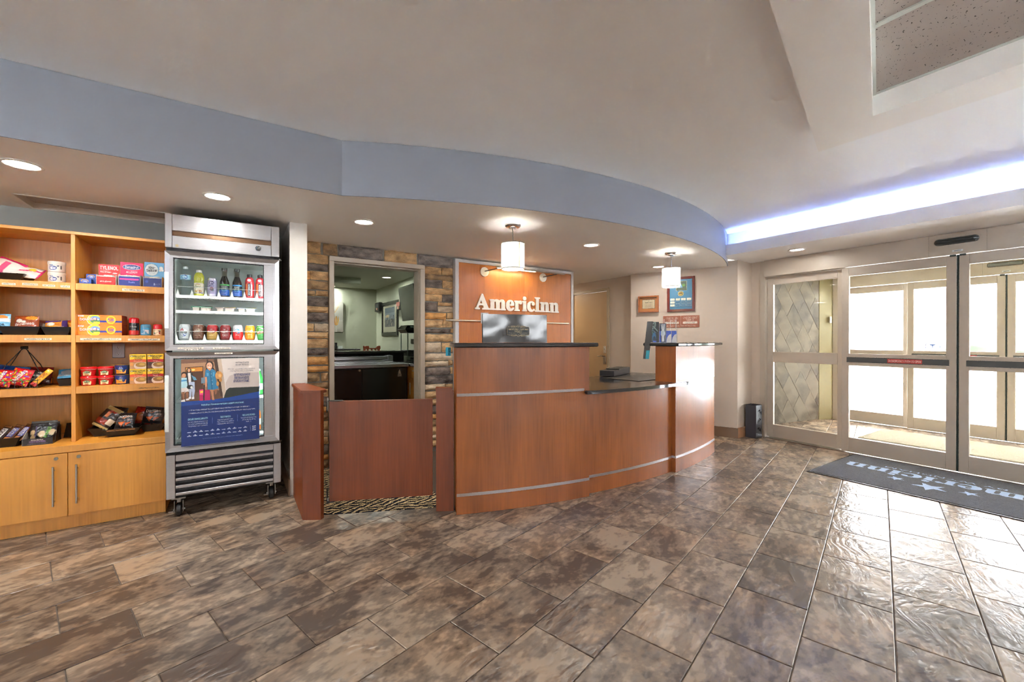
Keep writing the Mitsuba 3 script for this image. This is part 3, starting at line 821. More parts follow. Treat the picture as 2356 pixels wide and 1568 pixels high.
def stone_mesh(x0, x1, z0, z1, yf, yb, seed):
    nx, nz = max(3, int((x1 - x0) / .03)), max(3, int((z1 - z0) / .025))
    gx, gz = np.meshgrid(np.linspace(0, 1, nx + 1), np.linspace(0, 1, nz + 1))
    p = np.column_stack([x0 + gx.ravel() * (x1 - x0), np.zeros(gx.size), z0 + gz.ravel() * (z1 - z0)])
    e = np.minimum(np.minimum(gx, 1 - gx) * (x1 - x0), np.minimum(gz, 1 - gz) * (z1 - z0)).ravel()
    h = np.clip(e / .014, 0, 1) ** .6
    w = meshkit.fbm(p * 26 + seed * 7.7, 3, seed)
    y = yf + (1 - h) * .022 + (w - .5) * .024 * (.3 + .7 * h)
    jx = (meshkit.noise(p * 40 + 3, seed) - .5) * .008; jz = (meshkit.noise(p * 40 + 9, seed + 1) - .5) * .008
    edge = (e < 1e-9)
    v = np.column_stack([p[:, 0] + np.where(edge, jx, 0), y, p[:, 2] + np.where(edge, jz, 0)])
    f = []
    for i in range(nz):
        for j in range(nx):
            a = i * (nx + 1) + j; f += [[a, a + 1, a + nx + 2], [a, a + nx + 2, a + nx + 1]]
    loop = [j for j in range(nx + 1)] + [(i + 1) * (nx + 1) - 1 for i in range(1, nz + 1)] + [nz * (nx + 1) + j for j in range(nx - 1, -1, -1)] + [i * (nx + 1) for i in range(nz - 1, 0, -1)]
    n0 = len(v); v = np.vstack([v, np.column_stack([v[loop, 0], np.full(len(loop), yb), v[loop, 2]])]); L = len(loop)
    for i in range(L): a, b = loop[i], loop[(i + 1) % L]; f += [[a, n0 + i, n0 + (i + 1) % L], [a, n0 + (i + 1) % L, b]]
    return tm(v, f)


for i, (x0, x1, z0, z1, kd) in enumerate(STONES):
    part(ws, 'stone', stone_mesh(x0, x1, z0, z1, 4.418 + rng.uniform(-.005, .006), 4.4515, i), 'stone_' + kd, 40)

# metal door frame of the opening
do = structure('door_4', 'painted metal frame of the pantry opening')
put(do, cat(bx(.760, .806, 4.405, 4.61, 0, 2.003, .003), bx(1.682, 1.732, 4.405, 4.61, 0, 2.003, .003), bx(.760, 1.732, 4.405, 4.61, 2.003, 2.050, .003)), 'semi', False, '#b5a897')
part(do, 'stop', cat(bx(.806, .812, 4.47, 4.60, 0, 1.995), bx(1.676, 1.682, 4.47, 4.60, 0, 1.995), bx(.806, 1.682, 4.47, 4.60, 1.993, 2.003)), 'semi', False, '#aa9d8c')

# sign panel
sp = thing('sign_panel', 'cherry veneer wall panel in a silver frame behind the reception desk', 'wall panel')
part(sp, 'veneer', bx(2.128, 3.797, 4.392, 4.408, .6, 2.12), 'veneer')
part(sp, 'frame', cat(bx(2.082, 2.127, 4.38, 4.451, .6, 2.156, .003), bx(3.798, 3.838, 4.38, 4.451, .6, 2.156, .003), bx(2.127, 3.798, 4.38, 4.451, 2.121, 2.156, .003)), 'semi', False, '#cfd0d2', label='silver edge frame')
part(sp, 'backing', bx(2.127, 3.798, 4.41, 4.4515, .6, 2.12), 'matte', False, '#5a3018')
part(sp, 'rail', cat(cyl([1.961, 4.372, 1.457], [3.745, 4.372, 1.457], .0115, 12), cyl([2.2, 4.374, 1.457], [2.2, 4.393, 1.457], .008, 8), cyl([3.7, 4.374, 1.457], [3.7, 4.393, 1.457], .008, 8)), 'metal', 30, '#cfc4ae', label='slim brushed metal rail')
GLYPH = {'A':[[[(0,55),(10,71),(65,87),(87,108),(116,160),(459,988),(477,1000),(527,994),(552,948),(884,184),(938,90),(1000,64),(1000,8),(984,0),(515,2),(507,17),(511,64),(524,72),(600,83),(625,111),(562,274),(272,274),(216,139),(216,108),(244,80),(322,67),(327,15),(315,1),(15,0),(1,13)],[(217,99),(217,99),(217,99)],[(214,110),(214,110),(214,110)],[(566,269),(566,269),(566,269)],[(573,252),(573,252),(573,252)],[(580,234),(580,234),(580,234)],[(587,217),(587,217),(587,217)],[(595,200),(595,199),(595,199)],[(602,182),(602,182),(602,182)],[(609,165),(609,165),(609,165)],[(613,154),(613,154),(613,154)],[(616,144),(616,144),(616,144)],[(620,134),(620,134),(620,134)],[(623,123),(623,123),(623,123)],[(627,109),(627,109),(627,109)],[(735,523),(735,523),(735,523)],[(724,547),(724,547),(724,547)],[(717,564),(717,564),(717,564)],[(706,589),(706,589),(706,589)],[(695,613),(695,613),(695,613)],[(688,630),(688,630),(688,630)],[(677,655),(677,655),(677,655)],[(41,75),(41,75),(41,75)],[(30,71),(30,71),(30,71)],[(308,368),(525,368),(414,626),(345,462)],[(422,613),(422,613),(422,613)],[(429,595),(429,595),(429,595)],[(440,571),(440,571),(440,571)],[(447,554),(447,554),(447,554)],[(455,536),(455,536),(455,536)],[(462,519),(462,519),(462,519)],[(472,495),(473,495),(473,495)],[(480,477),(480,477),(480,477)],[(487,460),(487,460),(487,460)],[(498,436),(498,436),(498,436)],[(505,418),(505,418),(505,418)],[(512,401),(512,401),(512,401)],[(523,377),(523,377),(523,377)],[(530,359),(530,359),(530,359)]]],'m':[[[(0,75),(9,98),(50,115),(63,160),(63,810),(50,861),(2,887),(0,954),(8,971),(259,974),(270,956),(270,885),(308,940),(353,979),(386,994),(414,1000),(471,995),(541,950),(587,859),(618,914),(670,968),(723,994),(771,1000),(821,989),(856,968),(882,939),(910,883),(931,806),(940,711),(940,165),(956,110),(999,86),(1000,21),(993,4),(689,0),(675,12),(675,88),(717,110),(733,170),(733,710),(718,792),(689,807),(645,786),(604,720),(604,175),(620,110),(662,86),(664,24),(657,5),(356,0),(342,12),(342,88),(384,110),(399,170),(399,710),(387,784),(354,808),(302,776),(270,710),(270,175),(280,120),(328,83),(327,10),(314,0),(13,0),(0,19)],[(275,133),(275,133),(275,133)],[(272,148),(272,148),(272,148)],[(269,178),(269,178),(269,178)],[(323,797),(323,797),(323,798)],[(332,802),(332,802),(332,803)],[(341,807),(341,807),(341,808)],[(392,772),(392,772),(392,772)],[(395,757),(395,757),(395,757)],[(398,742),(398,742),(398,742)],[(401,707),(401,707),(401,707)],[(376,103),(376,103),(376,103)],[(366,98),(366,98),(366,98)],[(609,133),(609,133),(609,133)],[(606,148),(605,148),(605,148)],[(602,178),(602,178),(602,178)],[(665,802),(665,802),(665,803)],[(675,807),(675,807),(675,808)],[(728,762),(728,762),(728,762)],[(731,742),(731,742),(731,742)],[(734,707),(734,707),(734,707)],[(709,103),(709,103),(709,103)],[(700,98),(700,98),(700,98)],[(942,143),(942,143),(942,143)],[(939,168),(939,168),(939,168)],[(936,728),(936,728),(936,728)],[(933,773),(933,773),(933,773)],[(929,798),(929,798),(929,798)],[(926,818),(926,818),(926,818)],[(923,833),(923,833),(923,833)],[(744,993),(744,993),(744,993)],[(715,988),(715,988),(715,988)],[(700,983),(700,983),(700,983)],[(690,978),(690,978),(690,978)],[(675,968),(674,968),(674,968)],[(404,993),(404,993),(404,993)],[(379,988),(379,988),(379,988)],[(366,983),(366,983),(366,983)],[(357,978),(357,978),(357,978)],[(58,842),(58,842),(58,842)],[(61,827),(61,827),(61,827)],[(64,807),(64,807),(64,807)],[(36,103),(36,103),(36,103)],[(27,98),(27,98),(27,98)],[(357,812),(357,812),(357,813)]]],'e':[[[(6,385),(0,586),(44,728),(140,856),(285,953),(440,995),(547,1000),(644,989),(805,932),(921,828),(959,765),(991,669),(997,533),(985,515),(408,510),(414,427),(456,311),(498,257),(565,218),(654,199),(751,214),(829,252),(914,325),(949,320),(999,279),(1000,242),(941,173),(873,113),(760,47),(611,5),(457,0),(356,16),(261,52),(152,124),(88,196),(31,298)],[(9,410),(9,410),(9,410)],[(15,371),(15,371),(15,371)],[(21,347),(21,347),(21,347)],[(27,323),(27,323),(27,323)],[(33,308),(33,308),(33,308)],[(45,279),(45,279),(45,279)],[(51,264),(51,264),(51,264)],[(453,313),(453,313),(453,313)],[(441,338),(441,338),(441,338)],[(435,352),(435,352),(435,352)],[(429,367),(429,367),(429,367)],[(423,381),(423,381),(423,381)],[(417,406),(417,406),(417,406)],[(411,430),(411,430),(411,430)],[(405,469),(405,469),(405,469)],[(988,648),(988,648),(988,648)],[(982,682),(982,682),(982,682)],[(976,711),(976,711),(976,711)],[(970,731),(970,731),(970,731)],[(964,745),(964,745),(964,745)],[(958,760),(958,760),(958,760)],[(402,631),(648,631),(642,772),(599,870),(528,888),(461,858),(414,762)],[(399,677),(399,677),(399,677)],[(627,832),(627,832),(627,832)],[(633,818),(633,818),(633,818)],[(639,798),(639,798),(639,798)],[(645,769),(645,769),(645,769)],[(651,726),(651,726),(651,726)]]],'r':[[[(2,946),(37,975),(479,974),(501,954),(501,865),(589,940),(720,995),(796,1000),(886,984),(973,923),(1000,864),(1000,777),(978,727),(927,684),(843,660),(750,672),(691,713),(648,765),(621,773),(566,745),(524,680),(513,635),(513,165),(537,119),(675,87),(683,24),(669,4),(26,0),(0,12),(0,88),(89,114),(113,160),(113,815),(95,861),(6,887)],[(110,837),(110,837),(110,837)],[(116,812),(116,812),(116,812)],[(63,103),(63,103),(63,103)],[(40,98),(40,98),(40,98)],[(516,148),(516,148),(516,148)],[(510,168),(510,168),(510,168)],[(992,878),(992,878),(992,878)],[(986,893),(986,893),(986,893)]]],'i':[[[(0,52),(27,68),(152,80),(190,112),(190,570),(159,602),(16,621),(14,668),(65,682),(797,680),(825,664),(825,133),(853,84),(1000,60),(1000,10),(959,0),(40,0),(1,13)],[(839,93),(839,93),(839,93)],[(829,107),(829,107),(829,107)],[(820,135),(820,135),(820,135)],[(185,586),(185,586),(185,586)],[(194,568),(194,568),(194,568)],[(109,72),(109,72),(109,72)],[(71,68),(71,68),(71,68)]],[[(190,846),(181,898),(223,941),(313,979),(405,996),(576,1000),(703,981),(777,955),(833,914),(843,854),(799,809),(701,773),(599,756),(429,756),(326,772),(227,808),(202,826)],[(194,844),(194,844),(194,844)],[(204,830),(204,830),(204,830)]]],'c':[[[(0,558),(26,663),(88,775),(170,861),(291,938),(422,984),(527,1000),(647,1000),(793,974),(897,921),(958,855),(978,800),(979,727),(950,672),(898,635),(851,622),(752,622),(699,639),(660,670),(637,713),(634,837),(619,873),(570,888),(499,875),(431,810),(396,704),(390,524),(408,422),(438,345),(491,268),(541,227),(606,199),(654,189),(763,199),(924,286),(995,249),(1000,213),(870,97),(701,21),(575,0),(463,0),(330,26),(184,103),(75,218),(38,283),(6,380)],[(9,395),(9,395),(9,395)],[(15,366),(15,366),(15,366)],[(21,342),(21,342),(21,342)],[(27,323),(27,323),(27,323)],[(33,303),(33,303),(33,303)],[(39,289),(39,289),(39,289)],[(51,264),(51,264),(51,264)],[(435,347),(435,347),(435,347)],[(423,372),(423,372),(423,372)],[(417,391),(417,391),(417,391)],[(411,406),(411,406),(411,406)],[(405,425),(405,425),(405,425)],[(399,449),(399,449),(399,449)],[(393,483),(393,483),(393,483)],[(387,527),(387,527),(387,527)],[(633,852),(633,852),(633,852)],[(639,832),(639,832),(639,832)],[(639,721),(639,721),(639,721)],[(645,701),(645,701),(645,701)],[(970,813),(970,813),(970,813)],[(964,833),(964,833),(964,833)],[(958,847),(958,847),(958,847)]]],'I':[[[(13,68),(188,96),(224,114),(243,142),(250,851),(215,908),(128,925),(8,935),(4,991),(34,1000),(984,997),(1000,983),(991,938),(798,912),(769,896),(750,861),(750,153),(770,114),(805,96),(991,69),(995,9),(966,0),(28,0),(0,15)],[(767,116),(767,116),(767,116)],[(760,126),(760,127),(760,127)],[(753,137),(753,137),(753,137)],[(747,155),(747,155),(747,155)],[(239,884),(240,884),(240,884)],[(246,874),(246,873),(246,873)],[(253,849),(253,849),(253,849)],[(145,84),(145,84),(145,84)],[(124,80),(124,80),(124,80)],[(97,77),(97,77),(97,77)],[(64,73),(63,73),(63,73)]]],'n':[[[(0,75),(13,98),(75,115),(93,160),(93,810),(74,861),(3,887),(8,969),(386,975),(405,956),(406,890),(505,969),(585,995),(659,1000),(765,978),(812,950),(853,907),(880,861),(899,803),(915,701),(915,160),(939,109),(1000,88),(996,6),(532,0),(512,12),(512,83),(529,99),(579,110),(602,170),(602,710),(580,792),(534,808),(463,781),(406,715),(406,165),(429,110),(491,88),(490,10),(471,0),(20,0),(1,19)],[(408,143),(408,143),(408,143)],[(404,168),(404,168),(404,168)],[(488,797),(488,797),(488,798)],[(502,802),(502,802),(502,803)],[(516,807),(516,807),(516,808)],[(595,762),(595,762),(595,762)],[(600,742),(600,742),(600,742)],[(604,707),(604,707),(604,707)],[(557,98),(557,98),(557,98)],[(917,143),(917,143),(917,143)],[(912,163),(912,163),(912,163)],[(908,718),(908,718),(908,718)],[(903,763),(903,763),(903,763)],[(898,793),(898,793),(898,793)],[(894,813),(894,813),(894,813)],[(889,828),(889,828),(889,828)],[(880,853),(880,853),(880,853)],[(618,993),(618,993),(618,993)],[(571,988),(571,988),(571,988)],[(548,983),(548,983),(548,983)],[(534,978),(534,978),(534,978)],[(511,968),(511,968),(511,968)],[(86,842),(86,842),(86,842)],[(91,827),(91,827),(91,827)],[(96,807),(96,807),(96,807)],[(53,103),(53,103),(53,103)],[(39,98),(39,98),(39,98)],[(539,812),(539,812),(539,813)]]]}
LET = [('A', 2.332, 2.522, 1.597, 1.777), ('m', 2.527, 2.751, 1.597, 1.722), ('e', 2.757, 2.872, 1.592, 1.723), ('r', 2.879, 2.987, 1.597, 1.722), ('i', 2.995, 3.064, 1.597, 1.777),
       ('c', 3.069, 3.184, 1.592, 1.723), ('I', 3.189, 3.266, 1.597, 1.776), ('n', 3.271, 3.420, 1.597, 1.722), ('n', 3.425, 3.575, 1.597, 1.722)]
sg = thing('sign_lettering', 'raised white serif letters reading the hotel name on the wooden panel', 'sign')
for ch, x0, x1, z0, z1 in LET:
    g = ops.unary_union([Polygon(r[0], r[1:]).buffer(0) for r in GLYPH[ch]])
    g = affinity.affine_transform(g, [(x1 - x0) / 1000, 0, 0, (z1 - z0) / 1000, x0, z0]).buffer(.0035).simplify(.0005)
    m = ext(g, 0, .012); part(sg, 'letter', framed(m, (0, 4.3855, 0), (1, 0, 0), (0, 0, 1)), 'semi', False, '#f4f1ea')
    part(sg, 'letter_standoff', bx((x0 + x1) / 2 - .004, (x0 + x1) / 2 + .004, 4.386, 4.3917, z0 + .01, z0 + .02), 'semi', False, '#555555')
pl = thing('picture_light', 'slim bar lamp on two round mounts above the sign letters', 'picture light')
for mx in (2.463, 3.323):
    part(pl, 'mount_disc', cyl([mx, 4.380, 2.038], [mx, 4.3915, 2.038], .055, 28), 'semi', 30, '#e6dfd0')
    part(pl, 'arm', tube([[mx, 4.38, 2.045], [mx + .06, 4.32, 2.06], [mx + .13, 4.262, 2.078]], .006), 'metal', 30, '#6a6258')
part(pl, 'lamp_bar', cat(bx(2.55, 3.575, 4.235, 4.275, 2.078, 2.093, .004)), 'metal', False, '#b5b2ac')
part(pl, 'lamp_tube', bx(2.57, 3.10, 4.24, 4.270, 2.0725, 2.0775), 'semi', False, '#ffffff', emitter=emit((1.0, .76, .40), 32))

# black glossy back of a screen with its notice
mo = thing('desk_monitor', 'glossy black screen standing on the granite top with a smoke-free notice', 'monitor')
q0, q1 = np.array(onarc(4.56, -15.0)), np.array(onarc(4.56, -8.6))
q0, q1 = np.array([1.632, 2.934]), np.array([2.169, 2.810]); mr = (q1 - q0) / np.linalg.norm(q1 - q0); mw = np.linalg.norm(q1 - q0); mn = np.array([mr[1], -mr[0]])
gx, gz = np.meshgrid(np.linspace(0, 1, 49), np.linspace(0, 1, 25)); pp = np.column_stack([gx.ravel() * mw, gz.ravel() * .226, np.zeros(gx.size)])
pp[:, 2] = .0010 * np.sin(gx.ravel() * 9 + 1) * np.sin(gz.ravel() * 5 + .6) + .0022 * (meshkit.fbm(pp * 9, 2, 3) - .5) + .005 * (1 - (2 * gx.ravel() - 1) ** 2)
ff = [[i * 49 + j, i * 49 + j + 1, (i + 1) * 49 + j + 1] for i in range(24) for j in range(48)] + [[i * 49 + j, (i + 1) * 49 + j + 1, (i + 1) * 49 + j] for i in range(24) for j in range(48)]
up = np.array([*(-mn * .03), 1.0]); o = np.array([*(q0 + mn * .004), 1.2175])
part(mo, 'glossy_face', framed(tm(pp, ff), o, (*mr, 0), up), 'gloss', True, '#07070a')
part(mo, 'back', framed(bx(0, mw, 0, .226, -.03, -.012, .004), o, (*mr, 0), up), 'semi', False, '#101012')
part(mo, 'corner_bracket', framed(cat(bx(-.006, 0, .15, .236, -.03, -.012), bx(-.006, .05, .227, .236, -.03, -.012)), o, (*mr, 0), up), 'semi', False, '#d9dde0', label='white corner bracket')
nt = Paint(); sh = Sheet(nt, o + np.array([*(mr * .293), 0]) + up * .093 + np.array([*(mn * .0125), 0]), (*mr, 0), up)
pl_ = ops.unary_union([affinity.scale(Point(0, 0).buffer(1, 24), .094, .03), sbox(-.085, -.022, .085, .022).buffer(.012), affinity.scale(Point(-.04, .03).buffer(1, 16), .03, .012), affinity.scale(Point(.04, .03).buffer(1, 16), .03, .012), affinity.scale(Point(-.04, -.03).buffer(1, 16), .03, .012), affinity.scale(Point(.04, -.03).buffer(1, 16), .03, .012), Point(0, .036).buffer(.012), Point(0, -.034).buffer(.012)])
sh.shape(pl_, '#cdb48a'); sh.shape(pl_.buffer(-.0022), '#0b0b0c')
for s_ in (-1, 1):
    for q_ in (-1, 1): sh.shape(affinity.scale(Point(.04 * s_, .03 * q_).buffer(1, 16), .022, .006).difference(affinity.scale(Point(.04 * s_, .029 * q_).buffer(1, 16), .019, .004)), '#cdb48a')
sh.oval(0, .034, .004, .004, '#cdb48a').oval(0, -.033, .004, .004, '#cdb48a')
sh.text('SMOKE FREE - VAPE FREE', 0, .0125, .0105, '#d8c39c', True, w=.17).text('FACILITY', 0, -.003, .0105, '#d8c39c', True, w=.062)
sh.text('THANK YOU FOR NOT SMOKING OR VAPING', 0, -.0165, .005, '#d8c39c', False, w=.16)
nt.part(mo, 'notice', label='cream ornamental notice')

# ================================================================== glass-door drinks fridge
fg = thing('display_fridge', 'tall steel two-door glass-front drinks fridge on casters', 'fridge')
FX0, FX1, FY = -.405, .287, 3.75
part(fg, 'cabinet', cat(bx(FX0 + .002, -.372, 3.79, 4.40, .137, 2.108), bx(.25, FX1 - .002, 3.79, 4.40, .137, 2.108), bx(-.372, .25, 3.79, 4.40, 1.855, 2.108), bx(-.372, .25, 3.79, 4.40, .137, .46), bx(-.372, .25, 4.365, 4.40, .46, 1.855)), 'matte', False, '#0d0d0e', label='black cabinet sides')
part(fg, 'liner', cat(bx(-.3715, -.366, 3.80, 4.36, .461, 1.854), bx(.244, .2495, 3.80, 4.36, .461, 1.854), bx(-.366, .244, 4.355, 4.3645, .461, 1.854), bx(-.366, .244, 3.80, 4.355, 1.848, 1.8545), bx(-.366, .244, 3.80, 4.355, .461, .468), bx(-.366, .244, 3.80, 4.355, 1.15, 1.21)), 'semi', False, '#b9c2bd', label='pale inner lining')
part(fg, 'header', cat(bx(-.366, .232, FY + .004, 3.789, 1.997, 2.11, .002), bx(-.366, .232, FY + .004, 3.789, 1.877, 1.962, .002), bx(-.366, .232, 3.775, 3.789, 1.96, 2.0)), 'steel')
part(fg, 'header_slot', bx(-.366, .232, 3.766, 3.776, 1.962, 1.997), 'metal', False, '#6a5240', label='dark grille slot')
part(fg, 'header_post', bx(FX0, -.367, FY, 3.789, 1.877, 2.11, .002), 'steel'); part(fg, 'header_post', bx(.233, FX1, FY, 3.789, 1.877, 2.11, .002), 'steel')
part(fg, 'trim_line', cat(bx(-.3685, -.3655, FY - .001, FY + .006, 1.88, 2.108), bx(.2315, .2345, FY - .001, FY + .006, 1.88, 2.108)), 'chrome', False, '#e8e8ee')
d = Paint(); d.add(cyl([.146, 3.753, 1.93], [.146, 3.744, 1.93], .0185, 28), '#101010'); sh = Sheet(d, (.146, 3.744, 1.93), (1, 0, 0), (0, 0, 1))
for a in range(-120, 121, 20): sh.shape(affinity.rotate(sbox(-.0008, .011, .0008, .0155), -a, origin=(0, 0)), '#c9c4c2' if a > -40 else '#5b9ad6')
sh.shape(affinity.rotate(sbox(-.0012, -.005, .0012, .012), -55, origin=(0, 0)), '#f2f2f2').text('F', 0, -.009, .004, '#d04848')
d.part(fg, 'thermometer', label='round black dial thermometer')
part(fg, 'lock', cat(cyl([-.339, 3.754, 1.893], [-.339, 3.747, 1.893], .009, 16), bx(-.3405, -.3375, 3.7462, 3.747, 1.889, 1.897)), 'metal', 30, '#cdbf98', label='brass lock')


def ring(x0, x1, z0, z1, a0, a1, b0, b1):
    """mitred rectangular frame, in x and z: outer edge x0..z1, inner edge a0..b1"""
    return Polygon([(x0, z0), (x1, z0), (x1, z1), (x0, z1)], [[(a0, b0), (a1, b0), (a1, b1), (a0, b1)]])


def xz(poly, y0, y1):
    m = ext(poly, 0, y1 - y0); v = np.array(m.vertices)
    return tm(np.column_stack([v[:, 0], y1 - v[:, 2], v[:, 1]]), m.faces)


def bevel_frame(x0, x1, z0, z1, w, y0, y1):
    """frame whose face slopes in towards the glass"""
    o = np.array([[x0, z0], [x1, z0], [x1, z1], [x0, z1]]); i = np.array([[x0 + w, z0 + w], [x1 - w, z0 + w], [x1 - w, z1 - w], [x0 + w, z1 - w]])
    v = np.vstack([np.column_stack([o[:, 0], np.full(4, y0), o[:, 1]]), np.column_stack([i[:, 0], np.full(4, y0 + .012), i[:, 1]]), np.column_stack([o[:, 0], np.full(4, y1), o[:, 1]]), np.column_stack([i[:, 0], np.full(4, y1), i[:, 1]])])
    f = []
    for k in range(4):
        n = (k + 1) % 4
        f += [[k, n, n + 4], [k, n + 4, k + 4], [k, k + 8, n + 8], [k, n + 8, n], [k + 4, n + 4, n + 12], [k + 4, n + 12, k + 12]]
    m = tm(v, f); return tm(m.vertices[m.faces].reshape(-1, 3), np.arange(len(f) * 3).reshape(-1, 3))


for (z0, z1, h0, h1) in ((1.165, 1.850, 1.315, 1.702), (.465, 1.153, .608, .995)):
    k = part(fg, 'door', bevel_frame(-.404, .283, z0, z1, .026, 3.728, 3.786), 'steel')
    part(k, 'inner_frame', cat(xz(ring(-.378, .257, z0 + .026, z1 - .026, -.360, .240, z0 + .040, z1 - .042), 3.742, 3.780), bx(.183, .240, 3.752, 3.780, z0 + .040, z1 - .042)), 'steel')
    part(k, 'gasket', xz(ring(-.360, .183, z0 + .040, z1 - .042, -.3535, .1795, z0 + .0445, z1 - .0465), 3.748, 3.778), 'matte', False, '#1c1e20')
    part(k, 'glass', tm([[-.3535, 3.757, z0 + .0445], [.1795, 3.757, z0 + .0445], [.1795, 3.757, z1 - .0465], [-.3535, 3.757, z1 - .0465]], [[0, 1, 2], [0, 2, 3]]), 'window_glass')
    part(k, 'handle', bx(-.4055, -.383, 3.716, 3.729, h0, h1, .003), 'semi', False, '#e4eae8', label='pale full-height pull handle')
    part(k, 'hinge', cat(bx(.22, .30, 3.74, 3.775, z1 - .0 if z0 > 1 else z0 - .012, z1 + .006 if z0 > 1 else z0 - .004), cyl([.288, 3.745, z1 - .004 if z0 > 1 else z0 - .02], [.288, 3.745, z1 + .014 if z0 > 1 else z0], .006, 10)), 'metal', False, '#5a5854')
for i in range(6):
    z1 = .438 - i * .0505; z0 = z1 - (.045 if i == 0 else .022)
    if i == 0: part(fg, 'grille_top', bx(-.351, .244, FY + .004, 3.789, z0, z1, .002), 'steel')
    else:
        m = ext(Polygon([(0, -.012), (.003, -.015), (.036, .014), (.036, .018), (.004, .006), (0, .002)]), 0, .593); v = np.array(m.vertices)
        part(fg, 'louver', tm(np.column_stack([-.350 + v[:, 2], FY + .006 + v[:, 0], .370 - (i - 1) * .0508 + v[:, 1]]), m.faces), 'steel', 30)
part(fg, 'grille_back', bx(-.352, .245, 3.786, 3.7895, .137, .44), 'matte', False, '#2b2a2a')
part(fg, 'grille_post', bx(-.402, -.352, FY, 3.789, .136, .441, .002), 'steel'); part(fg, 'grille_post', bx(.245, .295, FY, 3.789, .136, .441, .002), 'steel')
for (cx, cy) in ((-.335, 3.80), (.235, 3.83), (-.335, 4.33), (.235, 4.33)):
    k = part(fg, 'caster', cat(bx(cx - .04, cx + .04, cy - .04, cy + .04, .127, .1365), cyl([cx, cy, .1], [cx, cy, .127], .02, 12), bx(cx - .027, cx - .022, cy - .025, cy + .03, .035, .112), bx(cx + .022, cx + .027, cy - .025, cy + .03, .035, .112), cyl([cx - .034, cy, .045], [cx + .034, cy, .045], .008, 10)), 'metal', 30, '#8f8d88')
    part(k, 'wheel', moved(framed(lathe(sharp([(.012, -.017), (.036, -.017), (.0445, -.010), (.0445, .010), (.036, .017), (.012, .017)]), 28), (0, 0, 0), (0, 1, 0), (0, 0, 1)), cx, cy, .0455), 'semi', True, '#161616')
    part(k, 'brake_lever', bx(cx - .055, cx - .027, cy - .05, cy - .04, .045, .052), 'metal', False, '#a5a29c')
# light tubes behind the door frame
for nm, (x0, x1, z0, z1, kk) in {'a': (.225, .238, 1.24, 1.82, 13.0), 'b': (.225, .238, .5, 1.12, 13.0), 'c': (-.364, -.3575, 1.24, 1.82, 4.0)}.items():
    part(fg, 'light_tube', bx(x0, x1, 3.803, 3.812, z0, z1), 'semi', False, '#ffffff', emitter=emit(COOL, kk))


def rack(z, y0, y1, name='wire_shelf', step=.0165):
    ms = [bx(-.362, .24, y0, y0 + .006, z - .016, z), bx(-.362, .24, y0 - .001, y0 + .007, z - .022, z - .018), bx(-.362, .24, y1 - .004, y1, z - .006, z)]
    n = int(.6 / step)
    for i in range(n): x = -.357 + i * step; ms.append(bx(x, x + .0035, y0, y1, z - .005, z - .001)); ms.append(bx(x, x + .004, y0 - .0005, y0, z - .022, z))
    part(fg, name, cat(ms), 'semi', False, '#e3e8e6')


rack(1.568, 3.93, 4.34); rack(1.457, 3.93, 4.34); rack(1.236, 3.93, 4.34); rack(.80, 3.93, 4.34); rack(.52, 3.90, 4.34)
# clear lanes with a wire rail in front of the bottles and cans
for z, zr, hx in ((1.568, 1.632, [-.354 + .083 * i for i in range(7)]), (1.236, 1.302, [-.362 + .0835 * i for i in range(8)])):
    ms = [tube([[hx[0], 3.958, z], [hx[0], 3.955, zr], [hx[-1] + .03, 3.955, zr]], .0018, 6)]
    part(fg, 'lane_rail', cat(ms), 'semi', True, '#eceeea')
    for x in hx: part(fg, 'lane_divider', tm([[x - .012, 3.957, z], [x + .012, 3.957, z], [x, 3.957, z + .05]], [[0, 1, 2]]), 'semi', False, '#d5dcda')


def wrap_text(p, s, x, y, z, r, h, col, bold=False, w=None, a0=-90, rot=0):
    """lettering on an upright cylinder at angle a0"""
    m, tw = text(s, h, bold); v = np.array(m.vertices)
    if w: v[:, 0] *= w / tw
    if rot: a = math.radians(rot); v = np.column_stack([v[:, 0] * math.cos(a) - v[:, 1] * math.sin(a), v[:, 0] * math.sin(a) + v[:, 1] * math.cos(a), v[:, 2]])
    t = math.radians(a0) + v[:, 0] / r
    p.add(tm(np.column_stack([x + (r + .0005) * np.cos(t), y + (r + .0005) * np.sin(t), z + v[:, 1]]), m.faces), col)


def wrap(p, g, r, z, col, a0=-90, lift=.0003):
    g = g.segmentize(.006); m = flat(g); 
    for _ in range(1): m = m.subdivide() if len(m.faces) < 400 else m
    v = np.array(m.vertices); t = math.radians(a0) + v[:, 0] / r
    p.add(tm(np.column_stack([(r + lift) * np.cos(t), (r + lift) * np.sin(t), z + v[:, 1]]), m.faces), col)


def el(x, y, a, b, rot=0): return affinity.rotate(affinity.scale(Point(x, y).buffer(1, 12), a, b, origin=(x, y)), rot, origin=(x, y))


CAN = [(.0, .004), (.020, .003), (.024, .0), (.0265, .002), (.0325, .011), (.033, .014), (.033, .096), (.0325, .101), (.0265, .115), (.0265, .117), (.0270, .1185), (.0255, .119), (.0245, .1165), (.0, .1165)]
VIEW = -97     # the printed side faces the aisle


